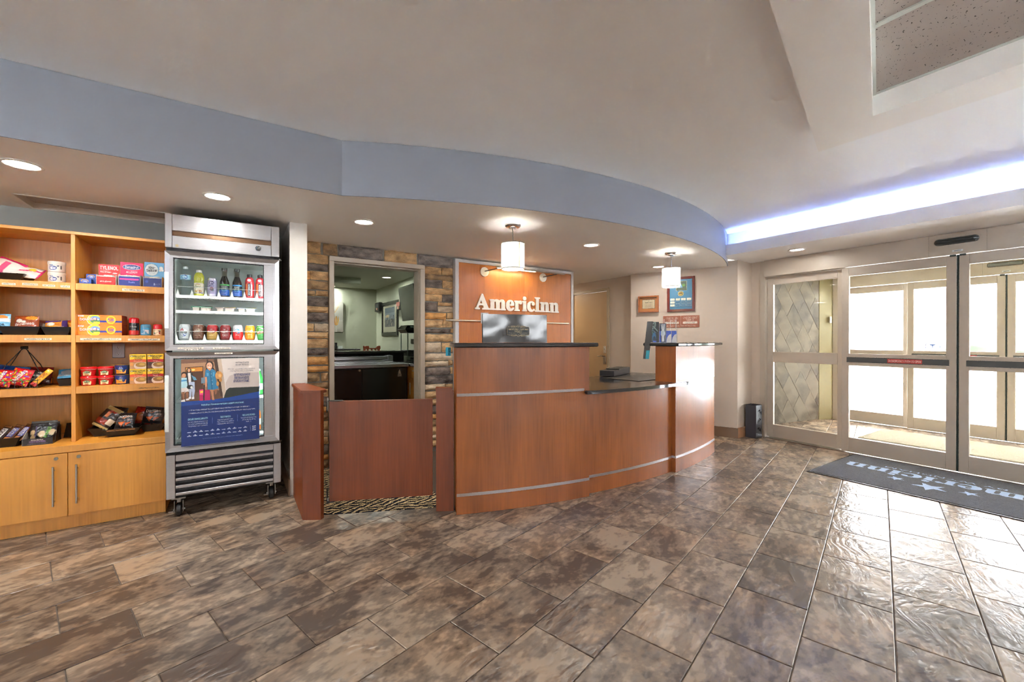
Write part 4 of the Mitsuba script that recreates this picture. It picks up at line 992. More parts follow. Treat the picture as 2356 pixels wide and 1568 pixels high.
def can_paint(kind):
    p = Paint(); n = 28
    base = {'silver': '#aeb4b8', 'brown': '#5d3826', 'gold': '#a9853c', 'maroon': '#6d1016', 'red': '#c41a1c', 'orange': '#e08312', 'green': '#2f7a30'}[kind]
    lid = lathe([CAN[8], CAN[9], CAN[10], CAN[11], CAN[11], CAN[12], CAN[12], CAN[13]], n); p.add(lid, '#b9bdbc', True)
    p.add(lathe(CAN[:4], n), '#9aa0a2', True)
    body = CAN[3:9]
    if kind in ('gold', 'red'):
        top = {'gold': '#8d1218', 'red': '#c9ced2'}[kind]; zc = .066
        p.add(lathe([body[0], body[1], body[2], (.033, zc)], n), base, True); p.add(lathe([(.033, zc), body[3], body[4], body[5]], n), top, True)
    else: p.add(lathe(body, n), base, True)
    p.add(lathe([(.0322, .1015), CAN[8]], n), '#c6cacb', True)
    tab = bx(-.006, .006, -.012, .006, .1167, .1178); p.add(tab, '#cfd3d2')
    T = lambda s, z, h, c, w=None, b=True, r=0: wrap_text(p, s, 0, 0, z, .0333, h, c, b, w, VIEW, r)
    W = lambda g, z, c, l=.0003: wrap(p, g, .033, z, c, VIEW, l)
    if kind == 'silver':
        W(el(0, 0, .023, .03), .058, '#cfd6da'); W(el(0, 0, .023, .03).intersection(sbox(-.03, .011, .03, .04)), .058, '#a3151c', .0004); W(el(0, 0, .023, .03).intersection(sbox(-.03, -.04, .03, -.010)), .058, '#12357c', .0004)
        T('PEPSI', .0585, .0125, '#10131a', .048)
    if kind == 'brown':
        W(el(0, 0, .024, .016, 12), .07, '#c9b9a6'); W(el(0, 0, .022, .014, 12), .07, '#4a2a1a', .0004); T('A&W', .070, .017, '#d8cbb8', .036, True, 12); T('ROOT BEER', .036, .006, '#cdb89c', .034)
    if kind in ('gold', 'maroon'):
        W(el(0, 0, .027, .019, 10), .068, '#7a0f16' if kind == 'gold' else '#52090e'); T('Dr', .082, .010, '#e3d8d0', .014, True, 8); T('Pepper', .067, .016, '#efe6de', .042, True, 8)
        if kind == 'maroon': W(el(0, 0, .017, .009), .039, '#d9c9c2'); W(el(0, 0, .0155, .0075), .039, '#5c0c12', .0004); T('23', .039, .009, '#e9dcd6', .012)
        else: T('CREAM SODA', .038, .006, '#e6d3a4', .038)
    if kind == 'red':
        W(el(0, 0, .019, .019), .068, '#2b86b8'); W(el(.004, 0, .013, .008, 20), .068, '#d8e4ea', .0004); T('RC', .068, .012, '#1a4f8a', .018); T('COLA', .040, .007, '#f0d8d0', .024)
    if kind == 'orange':
        T('Crush', .072, .016, '#e9eadc', .044, True, 6); W(el(0, 0, .022, .012), .045, '#d2690c'); T('ORANGE', .045, .006, '#f6e0b8', .028)
        for q in range(6): W(el(-.03 + q * .012, 0, .003, .0022), .02 + .004 * (q % 2), '#3c7c36')
    if kind == 'green':
        W(el(-.006, 0, .03, .02), .082, '#dfe6d0'); W(Polygon([(-.024, -.012), (.034, -.002), (.034, .022), (-.018, .012)]), .058, '#e8e4d4'); T('DEW', .063, .020, '#b01c20', .05, True, 8); W(el(0, 0, .03, .010), .022, '#1d5a28')
    return p


CANS = {k: can_paint(k).mesh() for k in ('silver', 'brown', 'gold', 'maroon', 'red', 'orange', 'green')}
KIND = {'silver': 'silver cola', 'brown': 'brown root beer', 'gold': 'gold and red soda', 'maroon': 'maroon soda', 'red': 'red and silver cola', 'orange': 'orange soda', 'green': 'green soda'}
for (kind, x, n) in (('silver', -.319, 5), ('brown', -.235, 5), ('gold', -.150, 4), ('maroon', -.066, 4), ('red', .0165, 5), ('orange', .098, 1), ('green', .172, 2)):
    ref = None
    for i in range(n):
        front = i == 0
        lab = f'{KIND[kind]} can at the front of its row in the drinks fridge' if front else f'{KIND[kind]} can standing behind the first one of its row'
        t = thing('soda_can', lab, 'can', None if front else f'{KIND[kind]} cans behind the front one')
        if ref is None:
            m, c = CANS[kind]; put(t, m, 'semi', True, c); ref = dict(scene[t])
        scene[t] = {**ref, 'to_world': T4().translate([x + i * .0015, 3.995 + i * .0675, 1.2365])}


def bottle(name, x, z, prof, bsdf, col, label, cat_='bottle', extra=None, cap=None, y=4.0, fill=None):
    t = thing(name, label, cat_)
    part(t, 'body', moved(lathe(prof, 32), x, y, z), bsdf, True, col)
    if cap: part(t, 'cap', moved(lathe(sharp(cap[0]), 24), x, y, z), 'semi', True, cap[1])
    if fill: part(t, 'drink', moved(lathe(fill[0], 28), x, y, z), 'gloss', True, fill[1])
    if extra:
        p = Paint(); extra(p); m, c = p.mesh(); part(t, 'label', moved(m, x, y, z), 'semi', True, c)
    return t


Z1 = 1.5685
wp = [(0, .004), (.02, .001), (.029, .0), (.032, .008)]
for i in range(5): z = .02 + i * .019; wp += [(.032, z), (.0305, z + .009)]
wp += [(.032, .118), (.0325, .155), (.032, .165), (.025, .185), (.014, .196), (.013, .2)]


def ex_water(p):
    p.add(lathe([(.0328, .12), (.0328, .154)], 32), '#8fc0d8', True); W = lambda g, z, c, l: wrap(p, g, .0328, z, c, VIEW, l)
    W(el(0, 0, .019, .0165), .137, '#1c3f86', .0003); wrap_text(p, 'PURE', 0, 0, .138, .0333, .010, '#eef4f8', True, .026, VIEW); p.add(lathe([(.0329, .120), (.0329, .123)], 32), '#e8f0f2', True); p.add(lathe([(.0329, .151), (.0329, .154)], 32), '#e8f0f2', True)


bottle('water_bottle', -.311, Z1, wp, 'bottle_plastic', None, 'clear water bottle with a blue label on the top fridge shelf', extra=ex_water, cap=([(0, .2165), (.0135, .2165), (.0155, .2145), (.0155, .2005), (.0, .2005)], '#dfe6e8'))


def ex_juice(p):
    p.add(lathe([(.0326, .018), (.0326, .098)], 32), '#e9dcc0', True); T = lambda s, z, h, c, w: wrap_text(p, s, 0, 0, z, .0331, h, c, True, w, VIEW)
    T('Simply', .088, .008, '#b98a3e', .024); T('LEMONADE', .070, .006, '#8a8a42', .034); wrap(p, el(.006, 0, .016, .009), .0326, .036, '#b9784a', VIEW); wrap(p, el(-.014, 0, .008, .006), .0326, .035, '#d9b054', VIEW); wrap(p, sbox(-.03, -.004, .03, .004), .0326, .023, '#7a76b0', VIEW)


bottle('juice_bottle', -.230, Z1, [(0, .001), (.03, .001), (.0322, .006), (.0322, .105), (.0315, .108), (.029, .113), (.0322, .12), (.0325, .14), (.030, .155), (.022, .172), (.0165, .178)], 'gloss', '#c9c435', 'yellow lemonade bottle with a white cap on the top fridge shelf', extra=ex_juice, cap=([(0, .1975), (.0175, .1975), (.0185, .196), (.0185, .179), (.0, .179)], '#eeeeea'))


def ex_tin(p):
    T = lambda s, z, h, c, w, b=True: wrap_text(p, s, 0, 0, z, .0315, h, c, b, w, VIEW)
    p.add(lathe([(.0312, .02), (.0312, .125)], 28), '#a79fc0', True); wrap(p, el(0, 0, .017, .013), .0313, .105, '#3c3560', VIEW); T('mocha', .106, .006, '#e3dff0', .02); T('ENERGY', .082, .007, '#4a4070', .034); wrap(p, el(0, 0, .012, .014), .0313, .06, '#8a3650', VIEW); wrap(p, el(.004, -.004, .010, .008), .0313, .055, '#3a7c7c', VIEW)


bottle('drink_can', -.148, Z1, [(0, .002), (.026, .0), (.0308, .006), (.0308, .132), (.029, .140), (.029, .144), (.027, .144), (.027, .142), (0, .142)], 'metal', '#c3bfce', 'tall lilac and silver drink can on the top fridge shelf', 'can', extra=ex_tin)


def ex_tea(stripe):
    def f(p):
        T = lambda s, z, h, c, w: wrap_text(p, s, 0, 0, z, .0325, h, c, True, w, VIEW)
        p.add(lathe([(.0322, .012), (.0322, .058)], 28), '#1f4f9c', True); p.add(lathe([(.0322, .058), (.0322, .096)], 28), '#141d20', True); p.add(lathe([(.0323, .090), (.0323, .100)], 28), stripe, True)
        T('PURE', .080, .009, '#dfe6e2', .032); T('LEAF', .067, .009, '#dfe6e2', .032)
        for s in (-1, 1):
            for q in range(3): wrap(p, Polygon([(0, -.006), (s * .018, .004 + q * .004), (s * .016, .008 + q * .005)]), .0323, .05, ('#57a2c8', '#3f8a9c', '#4f9a74')[q], VIEW)
        T('SWEETENED', .030, .0035, '#cfe0f0', .028)
    return f


TEA = [(0, .002), (.029, .0), (.0318, .008), (.0318, .108), (.030, .122), (.022, .145), (.0165, .165), (.0155, .20), (.017, .203), (.017, .214)]
for x, c, lab in ((-.070, '#3f9a46', 'iced tea bottle with a green stripe on its blue label'), (.012, '#2f86c0', 'iced tea bottle with a light blue stripe on its label')):
    bottle('tea_bottle', x, Z1, TEA, 'tea_glass', None, lab, extra=ex_tea(c), cap=([(0, .228), (.017, .228), (.019, .226), (.019, .207), (.0, .207)], '#22251f'), fill=([(0, .004), (.029, .004), (.031, .01), (.031, .107), (.029, .122), (.021, .145), (.0158, .163), (0, .163)], '#2a1a0c'))


def ex_sport(p):
    wrap(p, sbox(-.009, 0, .009, .10), .0330, .018, '#16181c', VIEW); m, tw = text('BODYARMOR', .010, True); wrap_text(p, 'BODYARMOR', 0, 0, .068, .0334, .011, '#f0f0ee', True, .085, VIEW, 90)
    wrap(p, sbox(-.026, 0, -.012, .09), .0330, .025, '#d9702a', VIEW); wrap(p, sbox(.012, 0, .022, .09), .0330, .02, '#e6d6d0', VIEW); wrap(p, el(0, 0, .017, .015), .0325, .142, '#d5303a', VIEW); wrap(p, el(0, 0, .012, .010), .0325, .142, '#f0e6e2', VIEW, .0005)


for x, lab in ((.096, 'red and black sports drink bottle, whole in view, on the top fridge shelf'), (.168, 'red and black sports drink bottle partly hidden by the fridge door frame')):
    bottle('sports_bottle', x, Z1, [(0, .002), (.028, .0), (.0325, .01), (.0325, .12), (.031, .135), (.029, .150), (.022, .162), (.017, .168)], 'gloss', '#b3262e', lab, extra=ex_sport, cap=([(0, .192), (.015, .192), (.018, .188), (.018, .169), (.0, .169)], '#17171a'))

for x, c0, c1_, lab in ((-.215, '#62b892', '#d8d0c8', 'packed lunch tray under a green film, nearest the fridge handle'), (-.065, '#d9c9c4', '#d9d23c', 'packed lunch tray under a pink and yellow film in the middle'), (.075, '#c9d6ea', '#d9cf2e', 'packed lunch tray under a blue and yellow film')):
    t = thing('lunch_tray', lab, 'food tray', 'packed lunch trays on the middle fridge shelf')
    b = Paint()
    for s0, s1 in ((-.055, -.012), (-.004, .058)):
        lo = Polygon([(s0 + .004, 3.985), (s1 - .004, 3.985), (s1 - .004, 4.075), (s0 + .004, 4.075)]); hi = Polygon([(s0, 3.98), (s1, 3.98), (s1, 4.08), (s0, 4.08)])
        v = np.array([[*q, 1.458] for q in list(lo.exterior.coords)[:4]] + [[*q, 1.485] for q in list(hi.exterior.coords)[:4]]); v[:, 0] += x; h = trimesh.convex.convex_hull(v); b.add(h, '#d9cec4')
    b.part(t, 'tray', 'semi')
    f = Paint(); f.add(bx(x - .065, x + .066, 3.972, 4.085, 1.4852, 1.488), c0); f.add(tm(np.array([[x - .01, 3.97, 1.4895], [x + .067, 3.97, 1.493], [x + .066, 4.06, 1.490], [x - .01, 4.06, 1.4885]]), [[0, 1, 2], [0, 2, 3]]), c1_); f.part(t, 'film_lid', 'gloss', label='coloured film lid')

for i, (x, c, lab) in enumerate(((.155, '#3fae4c', 'green bottle beside the poster in the lower fridge'), (.150, '#e07a28', 'orange bottle below the green one in the lower fridge'))):
    z = .8015 if i == 0 else .5215
    bottle('juice_bottle', x - i * .01, z, [(0, .001), (.028, .001), (.031, .008), (.031, .12), (.028, .14), (.014, .18), (.013, .19)], 'gloss', c, lab, cap=([(0, .206), (.015, .206), (.0155, .191), (0, .191)], '#e8f0e8'), y=3.97,
           extra=lambda p: (p.add(lathe([(.0314, .04), (.0314, .09)], 24), '#eef2e6', True), wrap(p, el(0, 0, .012, .016), .0315, .065, '#2d6fb0', VIEW)))

# price strips on the doors
def strip(parent, s, x, z, w, h, y=3.7265, th=None, bg='#e6e0d4'):
    p = Paint(); p.add(bx(x - w / 2, x + w / 2, y, y + .0012, z - h / 2, z + h / 2), bg)
    Sheet(p, (x, y, z), (1, 0, 0), (0, 0, 1)).text(s, 0, 0, th or h * .55, '#1a1816', True, w=w * .82)
    p.part(parent, 'price_strip', label='printed price strip')


strip(fg, 'LUNCHABLES', -.262, 1.181, .145, .0105); strip(fg, '$3.50', -.258, 1.1695, .075, .009); strip(fg, 'SODA $2.00', -.082, 1.1785, .106, .0105); strip(fg, 'WATER $2.00', -.072, 1.1415, .108, .0105)

# poster on the lower door: printed sheet
po = thing('poster', 'blue rewards poster with a family photo taped over the lower fridge glass', 'poster')
PXC, PZC, PW, PH = -.083, .8005, .466, .606
pp_ = Paint(); pp_.add(bx(PXC - PW / 2, PXC + PW / 2, 3.7235, 3.7255, PZC - PH / 2, PZC + PH / 2), '#0b2a66')
S = Sheet(pp_, (PXC - PW / 2, 3.7234, PZC - PH / 2), (1, 0, 0), (0, 0, 1), .00008)
q = lambda px_, py_: (px_ / 1240 * PW, PH - py_ / 1420 * PH)      # from poster units, 1240 wide and 1420 high


def PL(pts, c): S.poly([q(*a) for a in pts], c)
def OV(x, y, a, b, c, rot=0): X_, Y_ = q(x, y); S.oval(X_, Y_, a / 1240 * PW, b / 1420 * PH, c, rot)
def TX_(s, x, y, h, c, w, b=False): X_, Y_ = q(x, y); S.text(s, X_, Y_, h / 1420 * PH, c, b, w=w / 1240 * PW)


PL([(0, 0), (620, 0), (640, 640), (0, 670)], '#a07a5c'); PL([(0, 0), (600, 0), (600, 50), (0, 70)], '#6b4a38'); PL([(60, 130), (330, 120), (330, 560), (60, 560)], '#4a2c1c'); PL([(70, 140), (320, 135), (320, 200), (70, 210)], '#c07a2c'); OV(180, 175, 30, 14, '#ffd27a'); OV(90, 170, 14, 22, '#ffe0a0')
PL([(330, 130), (480, 100), (480, 640), (330, 650)], '#8f6c52'); PL([(0, 560), (620, 530), (640, 680), (0, 690)], '#5a3e2e')
PL([(370, 100), (395, 100), (420, 690), (405, 690)], '#3b3c40'); PL([(300, 310), (410, 300), (420, 400), (300, 405)], '#6b8290')
PL([(600, 0), (1240, 0), (1240, 560), (640, 680)], '#cfc6c0'); PL([(490, 0), (560, 0), (640, 620), (600, 640)], '#3c2a20'); PL([(545, 0), (610, 0), (690, 590), (640, 650)], '#b9a694'); PL([(680, 420), (740, 300), (840, 260), (1240, 250), (1240, 540), (700, 590)], '#b8aca6'); PL([(690, 545), (740, 500), (1240, 505), (1240, 640), (640, 690)], '#1c2420')
PL([(0, 690), (300, 690), (700, 668), (1240, 590), (1240, 1420), (0, 1420)], '#123a80'); PL([(0, 760), (1240, 700), (1240, 1420), (0, 1420)], '#0c2560')
# luggage trolley, case and the three figures of the photograph on the poster
PL([(385, 20), (400, 0), (415, 60), (400, 160)], '#2a2424'); PL([(270, 520), (430, 510), (440, 690), (275, 690)], '#a3184e'); PL([(270, 510), (350, 500), (355, 590), (275, 595)], '#d23a7a'); PL([(285, 530), (330, 525), (330, 560), (285, 570)], '#e0b838'); PL([(335, 430), (355, 430), (350, 690), (330, 690)], '#1a1618')
OV(42, 245, 40, 42, '#2a1a14'); OV(42, 262, 30, 34, '#c08a66'); PL([(5, 300), (85, 300), (110, 400), (115, 470), (0, 470)], '#a9cfd8'); PL([(2, 335), (95, 330), (98, 355), (2, 360)], '#3f86b4'); PL([(0, 465), (112, 460), (115, 530), (62, 540), (58, 500), (50, 540), (4, 535)], '#d8d4d0'); PL([(15, 530), (48, 530), (45, 660), (28, 660)], '#8a5a40'); PL([(72, 530), (104, 525), (98, 640), (84, 645)], '#8a5a40'); PL([(0, 665), (55, 650), (58, 690), (0, 690)], '#e6e4e4'); PL([(70, 645), (118, 640), (120, 665), (75, 672)], '#e6e4e4')
OV(115, 190, 36, 50, '#241814'); OV(116, 180, 22, 30, '#c49272'); PL([(75, 230), (170, 225), (180, 480), (100, 480)], '#24282c'); PL([(98, 225), (140, 225), (150, 380), (112, 390)], '#d8d4d0'); PL([(150, 260), (215, 300), (235, 345), (190, 350)], '#5a8aa0'); PL([(112, 375), (200, 370), (205, 520), (190, 620), (165, 620), (160, 500), (150, 630), (122, 630)], '#aab6cc'); PL([(112, 620), (150, 615), (148, 650), (110, 650)], '#e0e2e6'); PL([(160, 620), (195, 615), (195, 655), (158, 658)], '#e0e2e6'); OV(132, 455, 48, 34, '#141a1a'); OV(155, 462, 20, 22, '#c9d0d0')
OV(430, 110, 62, 74, '#2e1c14'); PL([(470, 120), (520, 200), (500, 260), (460, 230)], '#2e1c14'); OV(425, 118, 46, 58, '#d8a688'); OV(425, 140, 18, 8, '#f4ece6'); OV(408, 108, 6, 5, '#2a1a14'); OV(444, 106, 6, 5, '#2a1a14'); PL([(400, 160), (455, 160), (460, 200), (400, 205)], '#c89474')
PL([(365, 190), (400, 168), (430, 200), (470, 165), (520, 200), (540, 300), (520, 320), (570, 500), (500, 520), (400, 510), (395, 330), (355, 300)], '#2f6f92'); PL([(430, 200), (450, 200), (480, 510), (455, 515)], '#245a7a'); PL([(380, 230), (420, 240), (410, 290), (385, 280)], '#4a90b4'); PL([(480, 220), (510, 230), (500, 300), (480, 290)], '#4a90b4')
PL([(355, 300), (388, 300), (390, 440), (378, 470), (362, 460), (360, 380)], '#c08a6a'); PL([(440, 515), (490, 518), (495, 640), (505, 690), (465, 690), (460, 620)], '#b07a5a'); PL([(500, 515), (550, 505), (545, 570), (520, 610), (510, 580)], '#8a5a42')
OV(575, 280, 58, 66, '#c08a4e'); OV(560, 230, 20, 20, '#a8743c'); OV(600, 360, 26, 30, '#b07c42'); OV(555, 420, 22, 40, '#b8844a'); OV(590, 285, 24, 26, '#d8a868')
OV(455, 250, 5, 5, '#d0d8dc'); OV(462, 300, 5, 5, '#d0d8dc'); OV(470, 360, 5, 5, '#d0d8dc'); OV(476, 420, 5, 5, '#d0d8dc')
TX_('WYNDHAM', 950, 72, 28, '#4a4a58', 220); TX_('REWARDS', 950, 112, 26, '#4a4a58', 218); TX_("Whether you're welcoming guests or", 945, 180, 22, '#5a5a64', 450); TX_('making their stays memorable,', 945, 215, 22, '#5a5a64', 390)
TX_('WYNDHAM', 945, 280, 40, '#20265a', 270, True); TX_('REWARDS', 945, 335, 40, '#20265a', 240, True); TX_('EVERYONE.', 945, 390, 40, '#20265a', 270, True)
TX_('Wyndham Rewards members benefit your hotel.', 640, 760, 26, '#9fd0e0', 680, True); TX_('• On average, members stay and spend nearly two times more than non-members.', 600, 835, 22, '#e3e8f2', 960); TX_('• Members are more likely to book direct, which typically comes at a lower cost to your hotel.', 640, 885, 22, '#e3e8f2', 1060)
for x, s, ls in ((250, 'DRIVE ENROLLMENTS', ('Ask every guest to join for free and', 'you can earn points in the Rewards', 'Circle for each valid enrollment.')), (680, 'RECOGNIZE', ('Make members feel valued.', 'Thank them for their loyalty by', 'recognizing their member level.')), (1060, 'DELIVER PERKS', ('Be sure to offer Member Level', 'perks to members during', 'check-in.'))):
    TX_(s, x, 985, 28, '#9fd0e0', 300 if x < 300 else 160 if x < 700 else 210, True)
    for i, l in enumerate(ls): TX_(l, x, 1030 + 34 * i, 18, '#d8deec', (300, 300, 290)[i] if x < 300 else (250, 270, 270)[i] if x < 700 else (260, 220, 90)[i])
PL([(470, 970), (474, 970), (474, 1080), (470, 1080)], '#7a94c4'); PL([(870, 970), (874, 970), (874, 1080), (870, 1080)], '#7a94c4')
for r in range(2):
    for i in range(11):
        x = 120 + i * 88; y = 1195 + r * 62; S.rect(*[v for v in (q(x - 30, 0)[0], q(x + 30, 0)[0])], q(0, y + 8)[1], q(0, y - 2)[1], '#c3cde2')
        if (i + r) % 3: PL([(x - 16, y - 6), (x, y - 22), (x + 16, y - 6)], '#dfe4f0')
PL([(1085, 1170), (1089, 1170), (1089, 1270), (1085, 1270)], '#7a94c4')
for i in range(3): PL([(1115, 1185 + i * 32), (1180, 1185 + i * 32), (1180, 1197 + i * 32), (1115, 1197 + i * 32)], '#d8deec')
TX_('Membership terms apply. Hotels are independently owned and operated.', 640, 1320, 12, '#8fa4d0', 640)
pp_.put(po, 'semi')
# ================================================================== maple snack shelves
sf = thing('snack_shelf', 'maple snack shelving with open bays over two locked cabinet doors', 'shelf unit')
SX0, SX1, SY = -1.385, -.412, 3.99
part(sf, 'top_board', bx(SX0, SX1, SY, 4.385, 1.944, 1.964, .0015), 'maple')
part(sf, 'back_board', bx(SX0, SX1, 4.386, 4.40, .56, 1.944), 'maple')
part(sf, 'side_board', bx(SX0, SX0 + .02, SY + .001, 4.3855, .5565, 1.9435), 'maple'); part(sf, 'side_board', bx(SX1 - .016, SX1, SY + .001, 4.3855, .5565, 1.9435), 'maple')
part(sf, 'divider', bx(-.921, -.900, SY, 4.3855, .5565, 1.9435, .001), 'maple')
for z0, z1 in ((1.574, 1.621), (1.222, 1.271), (.876, .924)):
    for x0, x1 in ((SX0 + .0205, -.9215), (-.8995, SX1 - .0165)):
        part(sf, 'shelf', cat(bx(x0, x1, SY + .003, SY + .022, z0, z1, .001), bx(x0, x1, SY + .0225, 4.3855, z1 - .02, z1)), 'maple')
part(sf, 'worktop', bx(SX0, SX1 + .002, 3.868, 4.40, .513, .556, .0015), 'maple')
part(sf, 'base_cabinet', cat(bx(SX0, SX1, 3.889, 4.40, .1, .512), bx(SX0 + .004, SX1 - .012, 3.935, 4.38, .001, .1)), 'maple')
for x0, x1, hx, lx in ((SX0 + .002, -.9115, -.9705, -.9625), (-.9085, SX1 - .002, -.864, -.858)):
    d = part(sf, 'door', bx(x0, x1, 3.869, 3.8885, .103, .5085, .001), 'maple')
    part(d, 'bar_handle', cat(cyl([hx, 3.842, .183], [hx, 3.842, .434], .0058, 12), cyl([hx, 3.842, .21], [hx, 3.869, .21], .004, 8), cyl([hx, 3.842, .407], [hx, 3.869, .407], .004, 8)), 'metal', 30, '#b9b6b0')
    part(d, 'lock', cat(cyl([lx, 3.8685, .480], [lx, 3.864, .480], .0105, 20), bx(lx - .0012, lx + .0012, 3.8634, 3.8642, .476, .484)), 'metal', 30, '#8f8a80')


def label_strip(s, x0, x1, z0, z1, y=3.9925, bg='#e3d6bd', tall=.5):
    p = Paint()
    if bg: p.add(bx(x0, x1, y, y + .0008, z0, z1), bg)
    Sheet(p, ((x0 + x1) / 2, y, (z0 + z1) / 2), (1, 0, 0), (0, 0, 1)).text(s, 0, 0, (z1 - z0) * tall, '#1c1612', True, w=(x1 - x0) * (.86 if bg else .98))
    p.part(sf, 'price_label', label='printed price strip')


for a in (('CANDIES $2.00', -1.231, -1.172, 1.586, 1.599), ('MEDICINE SIZE $2.00', -1.143, -1.073, 1.590, 1.604), ('COTTON $2.00', -1.053, -.995, 1.588, 1.601), ('CLIPS $1.00', -.970, -.926, 1.587, 1.600), ('BOX MEDS $3.75', -.665, -.545, 1.583, 1.599),
          ('NABISCO $2.00', -1.135, -1.012, 1.237, 1.250), ('LAUNDRY SOAP/DRYER SHEETS $2.00', -.877, -.670, 1.236, 1.251), ('PERSONAL CARE ITEMS $3.00', -.635, -.461, 1.234, 1.248)):
    label_strip(*a)
label_strip('RAMEN NOODLE CUP $2.50', -.578, -.466, .888, .900, bg=None, tall=.62)

# outlet on the back board
p = Paint(); p.add(bx(-.787, -.715, 4.380, 4.3855, 1.100, 1.212, .003), '#b6b3b4')
S = Sheet(p, (-.751, 4.380, 1.156), (1, 0, 0), (0, 0, 1))
for dz in (.022, -.022):
    S.oval(0, dz, .0165, .0165, '#8e8a8a').oval(0, dz, .0155, .0155, '#c4c1c0').rect(-.0075, -.005, dz - .001, dz + .008, '#3c3836').rect(.005, .0075, dz - .001, dz + .008, '#3c3836').oval(0, dz - .008, .003, .003, '#3c3836')
t = thing('power_outlet', 'white double power outlet on the back of the snack shelves', 'outlet'); p.put(t)

# ------------------------------------------------------------------ boxes, tubs and jars
def printed_box(name, x0, x1, z0, z1, y0, depth, col, label, cat_, draw, side=None, group=None):
    t = thing(name, label, cat_, group); p = Paint(); p.add(bx(x0, x1, y0, y0 + depth, z0, z1, .0008), side or col)
    S = Sheet(p, ((x0 + x1) / 2, y0, (z0 + z1) / 2), (1, 0, 0), (0, 0, 1)); S.rect((x0 - x1) / 2, (x1 - x0) / 2, (z0 - z1) / 2, (z1 - z0) / 2, col)
    draw(S, x1 - x0, z1 - z0); p.put(t); return t


def clip(g, w, h): return g.intersection(sbox(-w / 2, -h / 2, w / 2, h / 2))


def d_dryer(S, w, h):
    S.shape(clip(el(-.2 * w, 0, .6 * w, .5 * h), w, h), '#f08a2a'); S.shape(clip(el(.24 * w, 0, .34 * w, .56 * h), w, h), '#f7f0c0'); S.shape(clip(el(.25 * w, 0, .32 * w, .52 * h), w, h), '#f6d21e')
    S.shape(clip(el(.28 * w, .03 * h, .25 * w, .36 * h), w, h), '#6d8fc0'); S.shape(clip(el(.3 * w, -.14 * h, .22 * w, .16 * h), w, h), '#4a7c4c'); S.rect(.2 * w, .5 * w, -.3 * h, -.17 * h, '#e8c81c'); S.rect(.38 * w, .46 * w, -.02 * h, .14 * h, '#e8ecf4')
    S.rect(-.5 * w, -.24 * w, .30 * h, .47 * h, '#f3e3d6').text('NEW', -.37 * w, .385 * h, .08 * h, '#d0482c', True)
    S.text('bounce', -.04 * w, .10 * h, .31 * h, '#c32a1c', True, w=.78 * w, rot=4).text('bounce', -.045 * w, .115 * h, .29 * h, '#fbf3ea', True, w=.74 * w, rot=4)
    S.text('15 dryer sheets', -.3 * w, -.38 * h, .05 * h, '#7a2a10')


def d_soap(S, w, h):
    S.rect(-.5 * w, .5 * w, -.23 * h, -.05 * h, '#1d2a86'); S.oval(.0, .03 * h, .215 * w, .40 * h, '#f4d11a').oval(0, .03 * h, .165 * w, .31 * h, '#f08226').text('Tide', 0, .03 * h, .27 * h, '#eef0fa', True, w=.315 * w, rot=5).text('Tide', 0, .03 * h, .25 * h, '#1b2684', True, w=.29 * w, rot=5)
    S.text('POWDER', -.36 * w, .36 * h, .05 * h, '#7a3a10').text('1 load 1.2 oz', -.2 * w, -.36 * h, .05 * h, '#7a3a10').text('1 LB', .38 * w, -.38 * h, .07 * h, '#7a3a10')


for lo, up in ((1.2715, 1.3415),):
    for i, z in enumerate((lo, up)):
        w = ('lower', 'upper')[i]
        printed_box('dryer_sheet_box', -.8985, -.7885, z, z + .0695, 4.04, .16, '#e0552a', f'orange and yellow dryer sheet box, {w} of the two stacked ones', 'box', d_dryer, '#8a2814')
        printed_box('laundry_soap_box', -.7875, -.6745, z, z + .0695, 4.035, .18, '#ee7a1e', f'orange laundry powder box with a yellow disc, {w} of the two stacked ones', 'box', d_soap, '#8a2010')


def d_noodle(beef):
    def f(S, w, h):
        S.rect(-.5 * w, .5 * w, .02 * h, .5 * h, '#f2c21c'); S.shape(clip(el(0, .02 * h, .75 * w, .14 * h), w, h), '#b01e1e' if beef else '#d8501e'); S.shape(clip(sbox(-.5 * w, -.5 * h, .5 * w, -.04 * h), w, h), '#5a3020' if beef else '#c08a5a')
        S.text('Maruchan', .06 * w, .37 * h, .12 * h, '#151210', True, w=.74 * w).text('Instant', .04 * w, .24 * h, .09 * h, '#151210', True, w=.5 * w).text('Lunch', .04 * w, .13 * h, .09 * h, '#151210', True, w=.4 * w).text('Beef' if beef else 'Chicken', 0, .035 * h, .07 * h, '#f6dcc0', False, w=(.3 if beef else .5) * w)
        S.oval(-.38 * w, .36 * h, .09 * w, .06 * h, '#6a5c54').oval(-.38 * w, .355 * h, .06 * w, .04 * h, '#e9d9a0')
        S.shape(clip(el(.18 * w, -.3 * h, .42 * w, .27 * h), w, h), '#e6cdb8'); S.shape(clip(el(.19 * w, -.22 * h, .34 * w, .17 * h), w, h), '#a3742e' if not beef else '#94642c'); S.shape(clip(el(.24 * w, -.19 * h, .17 * w, .08 * h), w, h), '#c0963e')
        if not beef: S.shape(clip(el(-.38 * w, -.18 * h, .10 * w, .12 * h), w, h), '#d9903a')
        else: S.shape(clip(el(-.36 * w, -.17 * h, .13 * w, .12 * h), w, h), '#3a1c12')
    return f


for i, z in enumerate((.9245, 1.0305)):
    w = ('lower', 'upper')[i]
    printed_box('noodle_cup_box', -.6325, -.541, z, z + .1055, 4.03, .095, '#b4533a', f'yellow chicken noodle box, {w} of its stack', 'box', d_noodle(False), '#caa24a')
    printed_box('noodle_cup_box', -.536, -.4445, z, z + .1055, 4.03, .095, '#9a3a2c', f'yellow and dark red beef noodle box, {w} of its stack', 'box', d_noodle(True), '#a8842e')

